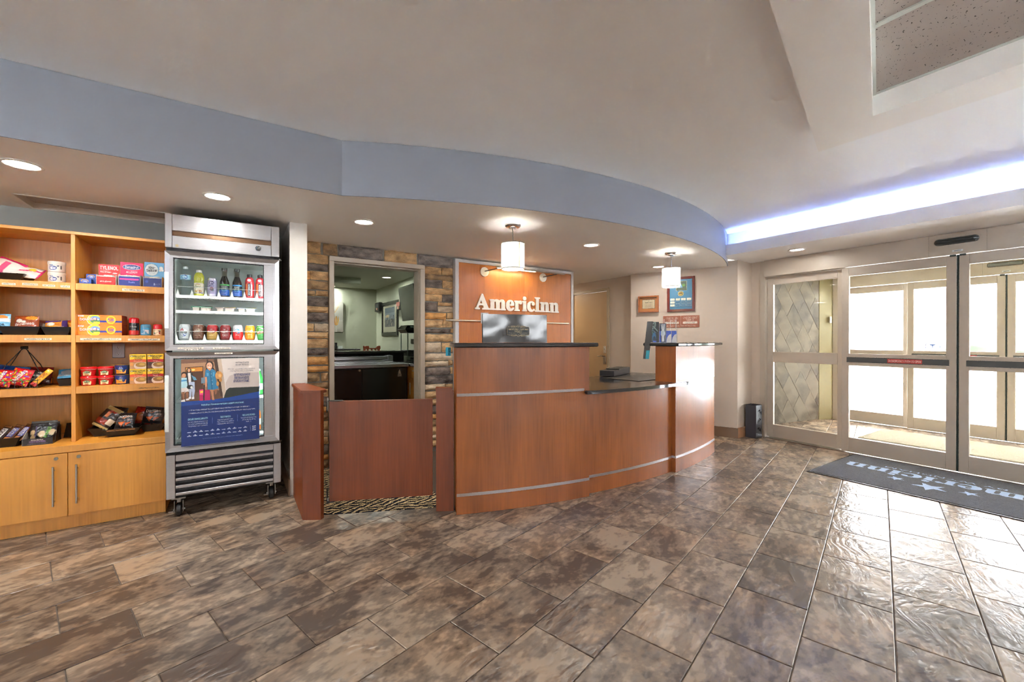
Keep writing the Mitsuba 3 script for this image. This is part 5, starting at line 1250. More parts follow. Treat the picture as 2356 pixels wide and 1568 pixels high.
for i, (x, w) in enumerate(((-.8535, 'against the divider'), (-.7655, 'beside the blue cups'))):
    for j, z in enumerate((.9245, .9885)):
        t = thing('red_food_tub', f'red microwave food tub with a red lid {w}, {("lower", "upper")[j]} one', 'food tub')
        y = 4.075; p = Paint(); p.add(lathe([(0, .0), (.0335, .0), (.035, .004), (.0395, .044)], 28), '#b81a1c', True); p.add(lathe([(.0395, .044), (.041, .046), (.041, .05)], 28), '#e8b8b0', True)
        g = Polygon([(-.020, -.016), (.020, -.016), (.022, .008), (.012, .011), (0, .017), (-.012, .011), (-.022, .008)])
        W = lambda g_, z_, c, l: wrap(p, g_, .0372, z_, c, VIEW + 4, l)
        W(g, .022, '#ecdcae', .0012); W(Polygon([(-.014, -.0), (.014, -.0), (.014, .012), (0, .017), (-.014, .012)]), .022, '#4e6c42', .0016); W(el(0, 0, .011, .005), .011, '#b06a34', .0017)
        wrap_text(p, 'BEEF STEW', 0, 0, .030, .0394, .005, '#e6e2c8', True, .022, VIEW + 4); wrap_text(p, 'CHEF', 0, 0, .021, .0394, .004, '#5a2a1c', True, .018, VIEW + 4)
        m, c = p.mesh(); part(t, 'tub', moved(m, x, y, z), 'semi', True, c)
        part(t, 'lid', moved(lathe(sharp([(.0385, .0495), (.0435, .0495), (.0435, .058), (.041, .062), (.036, .0635), (0, .0630)]), 32), x, y, z), 'gloss', 35, '#d2181c')
for j, z in enumerate((.9245, .9945)):
    t = thing('mac_cup', f'blue macaroni cup with an orange label, {("lower", "upper")[j]} of the pair', 'food tub')
    x, y = -.679, 4.075; p = Paint(); p.add(lathe([(0, 0), (.034, 0), (.0355, .004), (.0405, .064)], 30), '#16306f', True)
    W = lambda g_, z_, c, l=.0012: wrap(p, g_, .0378, z_, c, VIEW + 4, l)
    W(Polygon([(-.028, -.022), (.026, -.022), (.030, .006), (0, -.002), (-.031, .008)]), .028, '#e8941e'); W(el(0, 0, .013, .016), .039, '#1c3f8c', .0020); W(el(0, -.006, .009, .004), .036, '#e8c030', .0024)
    wrap_text(p, 'MAC &', 0, 0, .047, .0405, .006, '#e6ecf6', True, .016, VIEW + 4); wrap_text(p, 'CHEESE', 0, 0, .040, .0403, .006, '#e6ecf6', True, .022, VIEW + 4); wrap_text(p, 'KRAFT', 0, 0, .056, .0405, .004, '#e05048', True, .012, VIEW + 4)
    m, c = p.mesh(); part(t, 'cup', moved(m, x, y, z), 'gloss', True, c); part(t, 'film_lid', moved(lathe(sharp([(.0425, .0645), (.0425, .066), (0, .0665)]), 30), x, y, z), 'metal', 30, '#d9b070')
    part(t, 'tab', bx(x - .062, x - .038, y - .012, y - .002, z + .0648, z + .0658), 'semi', False, '#e09a28')

for i, z in enumerate((1.6215, 1.6945)):
    t = thing('cotton_jar', f'white cotton ball tub with a blue oval label, {("lower", "upper")[i]} of the two stacked tubs', 'jar')
    p = Paint(); r = .0425; p.add(lathe(sharp([(0, 0), (r - .002, 0), (r, .003), (r, .052)]), 32), '#e0dbd4', True)
    W = lambda g_, z_, c, l=.0004: wrap(p, g_, r, z_, c, VIEW + 2, l)
    W(el(-.006, 0, .020, .0135), .026, '#223a86'); wrap_text(p, 'Cotton', -.0, 0, .030, r + .0006, .0085, '#eceef6', True, .026, VIEW - 6); wrap_text(p, 'Balls', 0, 0, .021, r + .0006, .0085, '#eceef6', True, .02, VIEW - 6); W(sbox(-.024, -.002, -.006, .002), .045, '#3a6a9c'); W(sbox(.014, -.0035, .024, .0035), .040, '#1e2a50'); W(sbox(.030, -.012, .038, .012), .030, '#565656')
    m, c = p.mesh(); part(t, 'tub', moved(m, -1.013, 4.10, z), 'semi', True, c)
    part(t, 'lid', moved(lathe(sharp([(r - .001, .0525), (r + .0015, .0525), (r + .0015, .068), (r - .001, .0715), (0, .0720)]), 36), -1.013, 4.10, z), 'semi', 40, '#e6e1d9')


def dispenser(x0, x1, zc, ztop, cw, tray_c, card_c, label, draw, front):
    t = thing('medicine_dispenser', label, 'dispenser box')
    y0, y1 = 4.0, 4.10; z = 1.6215; zt = zc
    p = Paint(); p.add(bx(x0 + .006, x1 - .006, y0 + .008, y1, z, z + .003), tray_c); p.add(bx(x0 + .006, x1 - .006, y0 + .006, y0 + .009, z, zt - .014), tray_c); p.add(bx(x0 + .006, x1 - .006, y1 - .003, y1, z, zt), tray_c)
    for s, x in ((1, x0 + .004), (-1, x1 - .006)):
        p.add(framed(ext(Polygon([(0, 0), (.1, 0), (.1, zt - z + .002), (.012, zt - z + .002), (0, zt - z - .01)]), 0, .002), (x + .002, y0 + .004, z), (0, 1, 0), (0, 0, 1)), '#c3bdb6')
    p.add(bx(x0 + .008, x1 - .008, y0 + .0062, y0 + .012, zt - .0145, zt - .0115), '#cfc8c0')
    Sf = Sheet(p, ((x0 + x1) / 2, y0 + .006, (z + zt - .014) / 2), (1, 0, 0), (0, 0, 1)); front(Sf, x1 - x0 - .012, zt - .014 - z)
    p.part(t, 'tray', 'semi', label='open printed tray')
    c = Paint(); c.add(bx(x0, x1, y1 + .001, y1 + .004, z + .03, ztop, .0005), card_c); draw(Sheet(c, ((x0 + x1) / 2, y1 + .001, (zt + ztop) / 2), (1, 0, 0), (0, 0, 1)), x1 - x0, ztop - zt); c.part(t, 'header_card', 'semi', label='upright printed card')
    s = Paint(); r_ = np.random.default_rng(int(abs(x0) * 1000))
    for i in range(9):
        a = bx(-.022, .022, -.0012, .0012, 0, .036); m = framed(a, (x0 + .03 + r_.uniform(0, x1 - x0 - .06), y0 + .02 + i * .008, zt - .044 + r_.uniform(0, .01)), (math.cos(r_.uniform(-.3, .3)), r_.uniform(-.2, .2), r_.uniform(-.25, .25)), (0, 1, 0))
        s.add(m, ('#c9c4bd', '#8f8b88', '#b5b0ac', '#dcd8d2')[i % 4])
    s.part(t, 'sachets', 'semi', label='foil sachets in the tray')


def d1_(S, w, h): S.text('TYLENOL', 0, .22 * h, .28 * h, '#f4ece6', True, w=.88 * w).text('Acetaminophen', -.18 * w, -.02 * h, .06 * h, '#f0c8c0', w=.45 * w).text('Extra Strength', -.16 * w, -.14 * h, .11 * h, '#f4e8e0', True, w=.5 * w).oval(.28 * w, -.22 * h, .12 * w, .05 * h, '#e9dcd6').rect(.1 * w, .42 * w, -.46 * h, -.32 * h, '#d24a3c')
def d2_(S, w, h): S.oval(0, .16 * h, .40 * w, .20 * h, '#e8e4ee').oval(0, .16 * h, .38 * w, .17 * h, '#27357c').text('Benadryl', 0, .16 * h, .19 * h, '#f2f0f6', True, w=.58 * w).text('ALLERGY', 0, -.2 * h, .15 * h, '#f8e6ee', True, w=.5 * w)
def d3_(S, w, h):
    S.oval(-.13 * w, .02 * h, .34 * w, .40 * h, '#38607a').oval(-.13 * w, .02 * h, .325 * w, .38 * h, '#cfd9dc').oval(.34 * w, .16 * h, .10 * w, .11 * h, '#dfe6e8').oval(.30 * w, -.0 * h, .07 * w, .07 * h, '#dfe6e8').oval(.41 * w, .02 * h, .07 * w, .07 * h, '#dfe6e8')
    S.text('Alka-', -.13 * w, .17 * h, .16 * h, '#1a1c20', True, w=.34 * w, rot=6).text('Seltzer', -.12 * w, -.02 * h, .18 * h, '#1a1c20', True, w=.56 * w, rot=6).text('pain relief', -.13 * w, -.18 * h, .05 * h, '#4a5a66', w=.3 * w)
def f1_(S, w, h): S.text('MEDICAL USE PACKETS', 0, -.1 * h, .16 * h, '#f0ccc4', True, w=.6 * w)
def f2_(S, w, h): S.rect(-.45 * w, .45 * w, .12 * h, .30 * h, '#b8307a').text('Benadryl', .12 * w, -.1 * h, .16 * h, '#9aa8e0', w=.3 * w)
def f3_(S, w, h): S.oval(-.3 * w, .1 * h, .08 * w, .16 * h, '#2a3f8c').rect(.08 * w, .15 * w, -.3 * h, -.05 * h, '#c3cbe6').text('ALKA-SELTZER', .30 * w, -.15 * h, .12 * h, '#c3cbe6', w=.28 * w)


dispenser(-.807, -.697, 1.690, 1.773, 0, '#a01c1c', '#c61f22', 'red painkiller dispenser box with an upright red card on the top shelf', d1_, f1_)
dispenser(-.693, -.567, 1.700, 1.799, 0, '#16246e', '#d2124e', 'pink allergy tablet dispenser box with a navy tray on the top shelf', d2_, f2_)
dispenser(-.561, -.447, 1.698, 1.812, 0, '#1c2766', '#5f9cc4', 'light blue antacid dispenser box with a white round emblem on the top shelf', d3_, f3_)


def d_tums(S, w, h): S.oval(-.05 * w, .05 * h, .33 * w, .32 * h, '#e0a030').oval(-.05 * w, .0, .28 * w, .26 * h, '#2a4fa0').text('TUMS', -.05 * w, 0, .26 * h, '#eef0f6', True, w=.36 * w)


printed_box('antacid_box', -.889, -.830, 1.6215, 1.657, 4.03, .05, '#1d3f8e', 'small dark blue antacid carton in front, lying lowest', 'box', d_tums, '#152c66')
printed_box('antacid_box', -.868, -.812, 1.6215, 1.697, 4.09, .05, '#1d3f8e', 'taller dark blue antacid carton standing behind the small one', 'box', lambda S, w, h: d_tums(Sheet(S.p, (np.array(S.o) + [0, -.0004, .018]), S.r, S.u), w, h * .5), '#152c66')


def stick(name, x, r, h, zc, body, capc, label, ell=1.0, draw=None):
    t = thing(name, label, 'toiletry'); y, z = 4.06, 1.2715
    p = Paint(); p.add(lathe(sharp([(0, 0), (r * .94, 0), (r, .004), (r, zc)]), 28), body, True)
    if draw: draw(p, r)
    m, c = p.mesh(); part(t, 'body', moved(m, x, y, z, s=(1, ell, 1)), 'gloss', True, c)
    part(t, 'cap', moved(lathe(sharp([(r * .99, zc + .0005), (r * 1.0, zc + .001), (r, h - .012), (r * .92, h - .004), (r * .7, h), (0, h + .001)]), 28), x, y, z, s=(1, ell, 1)), 'gloss', 40, capc)


def s1(p, r): p.add(lathe([(r + .0003, .004), (r + .0003, .035)], 28), '#c02a22', True); wrap_text(p, 'Old Spice', 0, 0, .062, r + .0006, .009, '#e6e2dc', True, .042, VIEW); wrap_text(p, 'FIJI', .0, 0, .042, r + .0006, .006, '#e6e2dc', True, .016, VIEW + 14)
def s2(p, r): wrap(p, sbox(-.024, -.014, .024, .014), r, .026, '#cdc9cf', VIEW, .0004); wrap_text(p, 'Secret', 0, 0, .028, r + .0008, .006, '#5a5a70', False, .024, VIEW); wrap(p, sbox(-.024, -.006, .024, .006), r, .048, '#2f9ac4', VIEW, .0004)
def s3(p, r): p.add(lathe([(r + .0003, .002), (r + .0003, .044)], 28), '#e6cfa8', True); wrap(p, sbox(-.020, -.013, .020, .013), r, .024, '#8e1c22', VIEW, .0006); wrap(p, el(0, 0, .012, .012), r, .024, '#e2d6b4', VIEW, .0009); wrap(p, Polygon([(.008, .004), (.02, .004), (.02, .013)]), r, .024, '#2f9a72', VIEW, .001); wrap(p, Polygon([(-.008, -.004), (-.02, -.004), (-.02, -.013)]), r, .024, '#2f9a72', VIEW, .001)


stick('deodorant', -.612, .0285, .126, .088, '#141416', '#c81a22', 'tall black and red deodorant with a red cap', 1.0, s1)
stick('deodorant', -.547, .031, .080, .055, '#3d86ae', '#4a86a4', 'wide blue deodorant stick', .7, s2)
stick('deodorant', -.480, .0265, .081, .046, '#d9b48c', '#c41a20', 'cream deodorant stick with a red cap beside the fridge', .7, s3)

# ------------------------------------------------------------------ bags
def bag(w, h, t, col, nu=30, nv=34, seed=1, crimp=.06):
    """filled pouch: w wide, h high, t thick; col(u, v) -> sRGB rows; both sides, and the face's height over (x, y)"""
    u, v = np.meshgrid(np.linspace(0, 1, nu), np.linspace(0, 1, nv)); u, v = u.ravel(), v.ravel()

    def hgt(u, v):
        e = np.clip(np.minimum(v, 1 - v) / .32, 0, 1); s = np.clip(np.minimum(u, 1 - u) / .34, 0, 1)
        q_ = np.column_stack([u * 6, v * 6, u * 0 + seed * 3.3])
        r_ = (np.sin(e * np.pi / 2) ** .8) * (np.sin(s * np.pi / 2) ** .9)
        return t / 2 * r_ * (.86 + .3 * meshkit.noise(q_, seed)) + .004 * (meshkit.noise(q_ * 2.6, seed + 5) - .5) * np.clip(r_ * 4, .25, 1)
    z = hgt(u, v); wave = .0016 * np.sin(u * 60) * (np.minimum(v, 1 - v) < crimp)
    pinch = 1 - .06 * np.sin(np.pi * v) * 0 - .05 * np.exp(-((v - .5) ** 2) * 8) * -0.6
    x = (u - .5) * w * pinch; y = (v - .5) * h
    c = lin(np.asarray(col(u, v), float))
    f = []
    for i in range(nv - 1):
        for j in range(nu - 1): a = i * nu + j; f += [[a, a + 1, a + nu + 1], [a, a + nu + 1, a + nu]]
    f = np.array(f); n = len(u)
    m = tm(np.vstack([np.column_stack([x, y, z + wave + .0006]), np.column_stack([x, y, -z * .8 + wave - .0006])]), np.vstack([f, f[:, ::-1] + n]))
    return m, np.vstack([c, c * .9]), lambda X, Y: hgt(np.clip(X / w + .5, 0, 1), np.clip(Y / h + .5, 0, 1))


def hexrow(c): return [int(c[i:i + 2], 16) for i in (1, 3, 5)]


def zones(base, *zs):
    """colour of a pouch: base, then zones (mask(u, v), colour)"""
    def f(u, v):
        c = np.tile(hexrow(base), (len(u), 1)).astype(float)
        for mask, k in zs: c[mask(u, v)] = hexrow(k)
        return c
    return f


def pouch(name, label, cat_, w, h, t, col, o, rz=0, lean=0, roll=0, prints=(), seed=1, group=None, bsdf='gloss'):
    """a pouch standing with its foot at o, turned rz about the vertical and leaning back by lean degrees"""
    m, c, hg = bag(w, h, t, col, seed=seed); th_ = thing(name, label, cat_, group)
    a, l, k = math.radians(rz), math.radians(lean), math.radians(roll)
    r = np.array([math.cos(a), math.sin(a), 0]); u = np.array([-math.sin(a) * math.sin(l), math.cos(a) * math.sin(l), math.cos(l)])
    r, u = r * math.cos(k) + u * math.sin(k), u * math.cos(k) - r * math.sin(k)
    low = abs(w / 2 * r[2]) + abs(h / 2 * u[2]); ctr = np.array(o, float) + [u[0] * h / 2, u[1] * h / 2, low]
    p = Paint(); p.add(framed(m, ctr, r, u), c, True)
    for kind, *a_ in prints:
        if kind == 't': s, x, y, hh, cc, ww, rot = a_; q_, tw = text(s, hh * h, True); v = np.array(q_.vertices); v[:, 0] *= ww * w / tw
        else: g, cc = a_; g = affinity.scale(g, w, h, origin=(0, 0)).segmentize(.006); q_ = flat(g).subdivide(); v = np.array(q_.vertices); x = y = rot = 0
        if rot: b = math.radians(rot); v = np.column_stack([v[:, 0] * math.cos(b) - v[:, 1] * math.sin(b), v[:, 0] * math.sin(b) + v[:, 1] * math.cos(b), v[:, 2]])
        v = v + [x * w, y * h, 0]; v[:, 2] = hg(v[:, 0], v[:, 1]) + .0016 + (.0006 if kind == 't' else 0)
        p.add(framed(tm(v, q_.faces), ctr, r, u), cc)
    p.put(th_, bsdf); return th_


def tray(name, label, x0, x1, y0, y1, z, h, flare=.03, col='#0e0c0a', cat_='tray'):
    """open black tray, wider at its rim"""
    t = thing(name, label, cat_); o = Polygon([(x0 - flare, y0 - flare), (x1 + flare, y0 - flare), (x1 + flare, y1), (x0 - flare, y1)])
    lo = np.array([[x0, y0], [x1, y0], [x1, y1], [x0, y1]]); hi = np.array([[x0 - flare, y0 - flare], [x1 + flare, y0 - flare], [x1 + flare, y1 + .0], [x0 - flare, y1 + .0]])
    v, f = [], []
    for k in range(4):
        n = (k + 1) % 4; b = len(v)
        v += [[*lo[k], z], [*lo[n], z], [*hi[n], z + h], [*hi[k], z + h], [*(hi[n] + (lo[n] - hi[n]) * .12), z + h], [*(hi[k] + (lo[k] - hi[k]) * .12), z + h], [*lo[n], z + .004], [*lo[k], z + .004]]
        f += [[b, b + 1, b + 2], [b, b + 2, b + 3], [b + 3, b + 2, b + 4], [b + 3, b + 4, b + 5], [b + 5, b + 4, b + 6], [b + 5, b + 6, b + 7]]
    b = len(v); v += [[*q_, z + .004] for q_ in lo] + [[*q_, z] for q_ in lo]; f += [[b, b + 1, b + 2], [b, b + 2, b + 3], [b + 4, b + 6, b + 5], [b + 4, b + 7, b + 6]]
    put(t, tm(v, f), 'semi', False, col); return t


ZB = .5565
tray('snack_tray', 'black tray holding the jerky bag in the lowest bay next to the divider', -.835, -.765, 4.12, 4.30, ZB, .06, .03)
tray('snack_tray', 'black flared tray in front of the tortilla chip bags', -.745, -.61, 4.045, 4.22, ZB, .055, .035)
tray('snack_tray', 'black tray under the chip bag beside the fridge', -.57, -.47, 4.14, 4.34, ZB, .055, .025)
p = Paint(); p.add(framed(bx(-.075, .075, -.008, .008, 0, .0006), (-.677, 4.0135, ZB + .0505), (1, 0, 0), (0, -.5, .85)), '#8a6a4c'); Sheet(p, (-.677, 4.0128, ZB + .0508), (1, 0, 0), (0, -.5, .85)).text('SNACKS', 0, 0, .011, '#20160e', True, w=.08)
p.part([k for k in labels if labels[k].get('label', '').startswith('black flared tray in front')][0], 'card', label='printed card on the rim')
dor = zones('#1c1a1b', (lambda u, v: v > .93, '#38343a'), (lambda u, v: (v < .62) & (v > .40) & (u < .95), '#3a3438'), (lambda u, v: v < .05, '#3a3636'))
dpr = [('g', Polygon([(-.30, -.14), (.06, -.06), (-.10, -.40)]), '#d8641a'), ('g', Polygon([(.08, -.14), (.36, -.10), (.10, -.38)]), '#c9551a'), ('t', 'Doritos', -.02, .24, .15, '#f2eee8', .74, 6), ('g', Polygon([(-.16, .16), (-.10, .08), (.20, .26), (.22, .29), (-.10, .13), (-.13, .18)]), '#e07828'), ('t', 'BBQ', .27, .06, .09, '#e6e0e0', .24, 8)]
pouch('chip_bag', 'black tortilla chip bag propped in the flared tray', 'snack bag', .108, .118, .045, dor, (-.672, 4.06, ZB + .042), -14, 24, -4, dpr, 3)
pouch('chip_bag', 'black tortilla chip bag standing beside the fridge', 'snack bag', .125, .125, .05, dor, (-.530, 4.165, ZB + .045), -12, 16, -8, dpr, 4)
red = zones('#8a1c0c', (lambda u, v: (u - .4) ** 2 + (v - .4) ** 2 < .06, '#d8701c'), (lambda u, v: (u - .75) ** 2 + (v - .25) ** 2 < .02, '#e08a28'), (lambda u, v: v > .93, '#6a1410'))
pouch('chip_bag', 'dark red cheese chip bag between the two black ones', 'snack bag', .115, .135, .045, red, (-.603, 4.24, ZB + .03), -10, 18, -10, [('t', 'CHEESE', .1, .05, .10, '#e8c890', .5, 10)], 6)
pouch('chip_bag', 'dark red bag with an orange corner behind the chip bag beside the fridge', 'snack bag', .10, .11, .04, zones('#6a1a0c', (lambda u, v: v < .5, '#d88a1c')), (-.485, 4.25, ZB + .03), 5, 20, 0, [('t', 'CHIPS', 0, -.1, .14, '#4a1a10', .5, 0)], 8)
jer = zones('#2a1c16', (lambda u, v: (v > .82), '#cdb878'), (lambda u, v: v < .12, '#cdb878'), (lambda u, v: (v < .42) & (v > .16) & (u < .7), '#8c2c18'), (lambda u, v: (u > .66) & (v > .24) & (v < .5), '#e0c8a8'), (lambda u, v: (u > .3) & (u < .5) & (v > .5) & (v < .74), '#d8783a'))
pouch('snack_bag', 'brown and cream jerky bag leaning in the tray next to the divider', 'snack bag', .10, .155, .035, jer, (-.808, 4.10, ZB + .04), -8, 20, -34, [('t', 'JERKY', .06, .30, .08, '#d8301c', .5, 0)], 9)
pouch('snack_bag', 'black snack bag with red and yellow lettering behind the jerky bag', 'snack bag', .11, .15, .04, zones('#1a1412', (lambda u, v: ((u - .62) / .28) ** 2 + ((v - .30) / .13) ** 2 < 1, '#d8a81c'), (lambda u, v: ((u - .66) / .22) ** 2 + ((v - .30) / .08) ** 2 < 1, '#b01c1c'), (lambda u, v: (u > .5) & (u < .72) & (v > .45) & (v < .85), '#a81c18')), (-.758, 4.17, ZB + .04), -10, 22, -12, [('t', 'FRITOS', .14, -.20, .09, '#f0e0c8', .4, 0)], 10)

# left bay
tray('candy_tray', 'black tray of chocolate bars in the lowest bay at the left of the pistachio box', -1.30, -1.185, 4.02, 4.20, ZB, .06, .025)
for i, (x, c, lab, s) in enumerate(((-1.285, '#2c1a14', 'dark brown and white chocolate bar at the left of the tray', 'COOKIE'), (-1.236, '#4a2a1c', 'brown chocolate bar with a blue wordmark in the middle of the tray', 'SNICKERS'), (-1.188, '#5a3018', 'brown and orange chocolate bar with a blue wordmark beside the pistachio box', 'SNICKERS'))):
    pouch('chocolate_bar', lab, 'candy bar', .042, .125, .022, zones(c, (lambda u, v: (u > .2) & (u < .8) & (v > .22) & (v < .78), '#e2dcd8' if i == 0 else '#27357c'), (lambda u, v: (v < .2), '#b8743a'), (lambda u, v: (v > .85), '#8a5a34')), (x, 4.05, ZB + .028), -6, 42, -18, [('t', s, 0, 0, .16, '#efe9e6' if i else '#2a1a14', .85 * 1.7, 90)], 20 + i)
t = thing('pistachio_box', 'black open display box with pistachio lettering on the cabinet top', 'display box')
x0, x1, y0, y1 = -1.150, -1.010, 4.0, 4.16
p = Paint(); p.add(bx(x0, x1, y0, y0 + .003, ZB, ZB + .043), '#121010').add(bx(x0, x1, y1 - .003, y1, ZB, ZB + .09), '#15120f').add(bx(x0, x1, y0, y1, ZB, ZB + .003), '#15120f')
for xx, c in ((x0, '#a8a098'), (x1 - .003, '#16120f')): p.add(framed(ext(Polygon([(0, 0), (.16, 0), (.16, .10), (.11, .10), (0, .045)]), 0, .003), (xx, y0, ZB), (0, 1, 0), (0, 0, 1)), c)
Sheet(p, ((x0 + x1) / 2, y0, ZB + .022), (1, 0, 0), (0, 0, 1)).text('Wonderful', -.002, .011, .008, '#d8d0d0', True, w=.055).text('PISTACHIOS', 0, -.0005, .010, '#8a6aa8', True, w=.075).text('shelled and salted', 0, -.014, .004, '#a89ab0', w=.09)
p.part(t, 'carton', 'semi')
nut = lambda x, y, r: (lambda u, v: ((u - x) / r) ** 2 + ((v - y) / (r * 1.25)) ** 2 < 1)
pouch('pistachio_bag', 'black and green pistachio bag standing in the open display box', 'snack bag', .125, .135, .035, zones('#121213', (nut(.14, .45, .10), '#c9b088'), (nut(.16, .22, .10), '#b89a70'), (nut(.5, .34, .13), '#c9b088'), (nut(.86, .42, .12), '#cdb48c'), (lambda u, v: (v > .90), '#4a4a48'), (lambda u, v: (v > .8) & (v < .84), '#38383a')), (-1.072, 4.05, ZB + .012), -6, 16, 0,
      [('t', 'Wonderful', -.24, -.02, .055, '#6a5a8c', .55, 90), ('t', 'NO SHELLS', .2, -.1, .11, '#78b83a', .62, 75)], 31)
pouch('pistachio_bag', 'black pouch lying at the back of the open display box', 'snack bag', .12, .12, .03, zones('#141414', (lambda u, v: v > .88, '#3c3a3a')), (-1.070, 4.10, ZB + .012), 0, 20, 0, [], 33)
solo('dark_card', framed(bx(-.035, .035, 0, .11, 0, .004), (-.972, 4.20, ZB + .002), (1, .1, 0), (0, .62, .78)), 'semi', 'dark plastic card holder leaning behind the pistachio box', 'card holder', False, '#1a1512')

ZM = .9245
t = thing('wire_basket', 'black wire basket with tall handles full of candy bags', 'basket')
xs0, xs1, ys0, ys1 = -1.352, -1.085, 4.02, 4.30
ms = [tube([[xs0, ys0, ZM + z], [xs1, ys0, ZM + z], [xs1, ys1, ZM + z], [xs0, ys1, ZM + z], [xs0, ys0, ZM + z]], .0022, 6) for z in (.004, .05)]
part(t, 'rim', ms[1], 'semi', 30, '#1b1714'); part(t, 'base_wire', cat(ms[0], *[tube([[x, ys0, ZM + .004], [x, ys1, ZM + .004]], .0015, 5) for x in np.linspace(xs0, xs1, 12)]), 'semi', 30, '#1b1714')
part(t, 'upright', cat(*[tube([[x, y, ZM + .004], [x, y, ZM + .05]], .0015, 5) for x in np.linspace(xs0, xs1, 9) for y in (ys0, ys1)]), 'semi', 30, '#1b1714', stuff=True)
hx = -1.185
for x0_, y0_ in ((-1.30, 4.12), (-1.085, 4.12), (-1.30, 4.22), (-1.085, 4.22)):
    part(t, 'handle_wire', tube([[x0_, y0_, ZM + .05], [hx + (x0_ - hx) * .62, 4.17 + (y0_ - 4.17) * .8, ZM + .15], [hx + (x0_ - hx) * .14, 4.17, ZM + .245], [hx, 4.17, ZM + .262]], .0026, 6), 'semi', 30, '#211a14')
part(t, 'grip', cyl([hx - .016, 4.17, ZM + .262], [hx + .016, 4.17, ZM + .262], .0095, 12), 'semi', 30, '#17130f')
skit = zones('#b8141c', (lambda u, v: (meshkit.noise(np.column_stack([u * 9, v * 9, u * 0])) > .70), '#e8b820'), (lambda u, v: (meshkit.noise(np.column_stack([u * 9 + 20, v * 9, u * 0])) > .78), '#3a9a3c'), (lambda u, v: (meshkit.noise(np.column_stack([u * 9 + 40, v * 9, u * 0])) > .80), '#6a3a9a'), (lambda u, v: (v > .92) | (v < .06), '#8a0f16'))
pouch('candy_bag', 'red fruit candy bag with white lettering at the front of the wire basket', 'candy bag', .10, .115, .04, skit, (-1.190, 4.055, ZM + .008), -8, 20, -14, [('t', 'skittles', .0, .0, .20, '#f4f0ea', .98, 72)], 41)
pouch('candy_bag', 'red fruit candy bag mostly past the edge of view in the wire basket', 'candy bag', .10, .115, .04, skit, (-1.268, 4.055, ZM + .008), -4, 20, -8, [('t', 'skittles', .0, .0, .20, '#f4f0ea', .98, 78)], 42)
pouch('candy_bag', 'yellow-green candy bag in the wire basket beside the blue one', 'candy bag', .07, .12, .03, zones('#c9c81e', (lambda u, v: v > .6, '#58b838')), (-1.325, 4.08, ZM + .008), 6, 16, 6, [], 43)
pouch('candy_bag', 'blue candy bag at the back of the wire basket', 'candy bag', .16, .13, .05, zones('#16469c', (lambda u, v: v > .9, '#2f7ac8'), (lambda u, v: v < .2, '#0f2f70')), (-1.265, 4.15, ZM + .01), -4, 24, -10, [('t', 'YORK', .2, .1, .10, '#7aa0d8', .3, -10)], 44)
pouch('candy_bag', 'dark red candy bag behind the yellow bar in the wire basket', 'candy bag', .13, .12, .045, zones('#5c1214', (lambda u, v: v > .85, '#7a1c1a'), (lambda u, v: v < .3, '#3a1010')), (-1.135, 4.19, ZM + .012), -2, 22, -4, [], 45)
pouch('candy_bag', 'black and grey candy bag between the red ones in the wire basket', 'candy bag', .07, .08, .03, zones('#1d1916', (lambda u, v: (meshkit.noise(np.column_stack([u * 8, v * 8, u * 0 + 4])) > .62), '#8a8478')), (-1.150, 4.11, ZM + .03), -10, 30, -20, [], 46)
pouch('chocolate_bar', 'yellow and red candy bar leaning on the edge of the wire basket', 'candy bar', .035, .13, .018, zones('#e0a01c', (lambda u, v: (v < .16), '#b01c1c'), (lambda u, v: (u > .2) & (u < .8) & (v > .25) & (v < .85), '#e8b824')), (-1.112, 4.035, ZM + .008), -8, 24, -34, [('t', 'CHEWS', 0, .05, .15, '#a8301c', 1.6, 90)], 47)
tray('cookie_tray', 'small black tray holding pale blue packs on the middle shelf', -1.005, -.945, 4.11, 4.25, ZM, .048, .012)
for i in range(2):
    pouch('snack_pack', ('pale blue snack pack lying on the tray rim', 'grey and blue snack pack standing behind the lying one')[i], 'snack pack', .095, .06, .02, zones('#3f8fb8', (lambda u, v: (v > .25) & (v < .75), '#cfd6d8'), (lambda u, v: (v > .3) & (v < .7) & (u < .7), '#b9c4ca')) if i == 0 else zones('#2f7ca0', (lambda u, v: ((u - .45) / .3) ** 2 + ((v - .5) / .3) ** 2 < 1, '#8a8c90')), (-.972, 4.12 + .03 * i, ZM + .05 + .005 * i), -3, 62 - 34 * i, 6, [('t', 'GOLDFISH', -.1, 0, .18, '#5a8aa8', .5, 0)] if i == 0 else [], 51 + i)

ZN = 1.2715
t = tray('cookie_tray', 'long black tray under the cookie bags on the second shelf', -1.355, -1.27, 4.03, 4.20, ZN, .054, .0)
tray('cookie_tray', 'black tray under the brown cookie bag on the second shelf', -1.235, -1.09, 4.03, 4.20, ZN, .054, .022)
tray('cookie_tray', 'black tray under the orange cookie bag beside the divider', -1.05, -.945, 4.03, 4.20, ZN, .054, .018)
pouch('cookie_bag', 'brown cookie bag with white script lettering on the second shelf', 'snack bag', .112, .115, .04, zones('#8a3a16', (lambda u, v: v > .92, '#6a2a10'), (lambda u, v: ((u - .72) / .24) ** 2 + ((v - .86) / .12) ** 2 < 1, '#d8862c'), (lambda u, v: ((u - .25) / .13) ** 2 + ((v - .68) / .11) ** 2 < 1, '#ece4d6'), (lambda u, v: ((u - .42) / .10) ** 2 + ((v - .62) / .06) ** 2 < 1, '#ece4d6'), (lambda u, v: ((u - .3) / .18) ** 2 + ((v - .18) / .12) ** 2 < 1, '#d8923a')), (-1.150, 4.07, ZN + .012), -4, 12, 0, [('t', 'Brownies', -.04, -.0, .15, '#f0e8da', .8, 8)], 61)
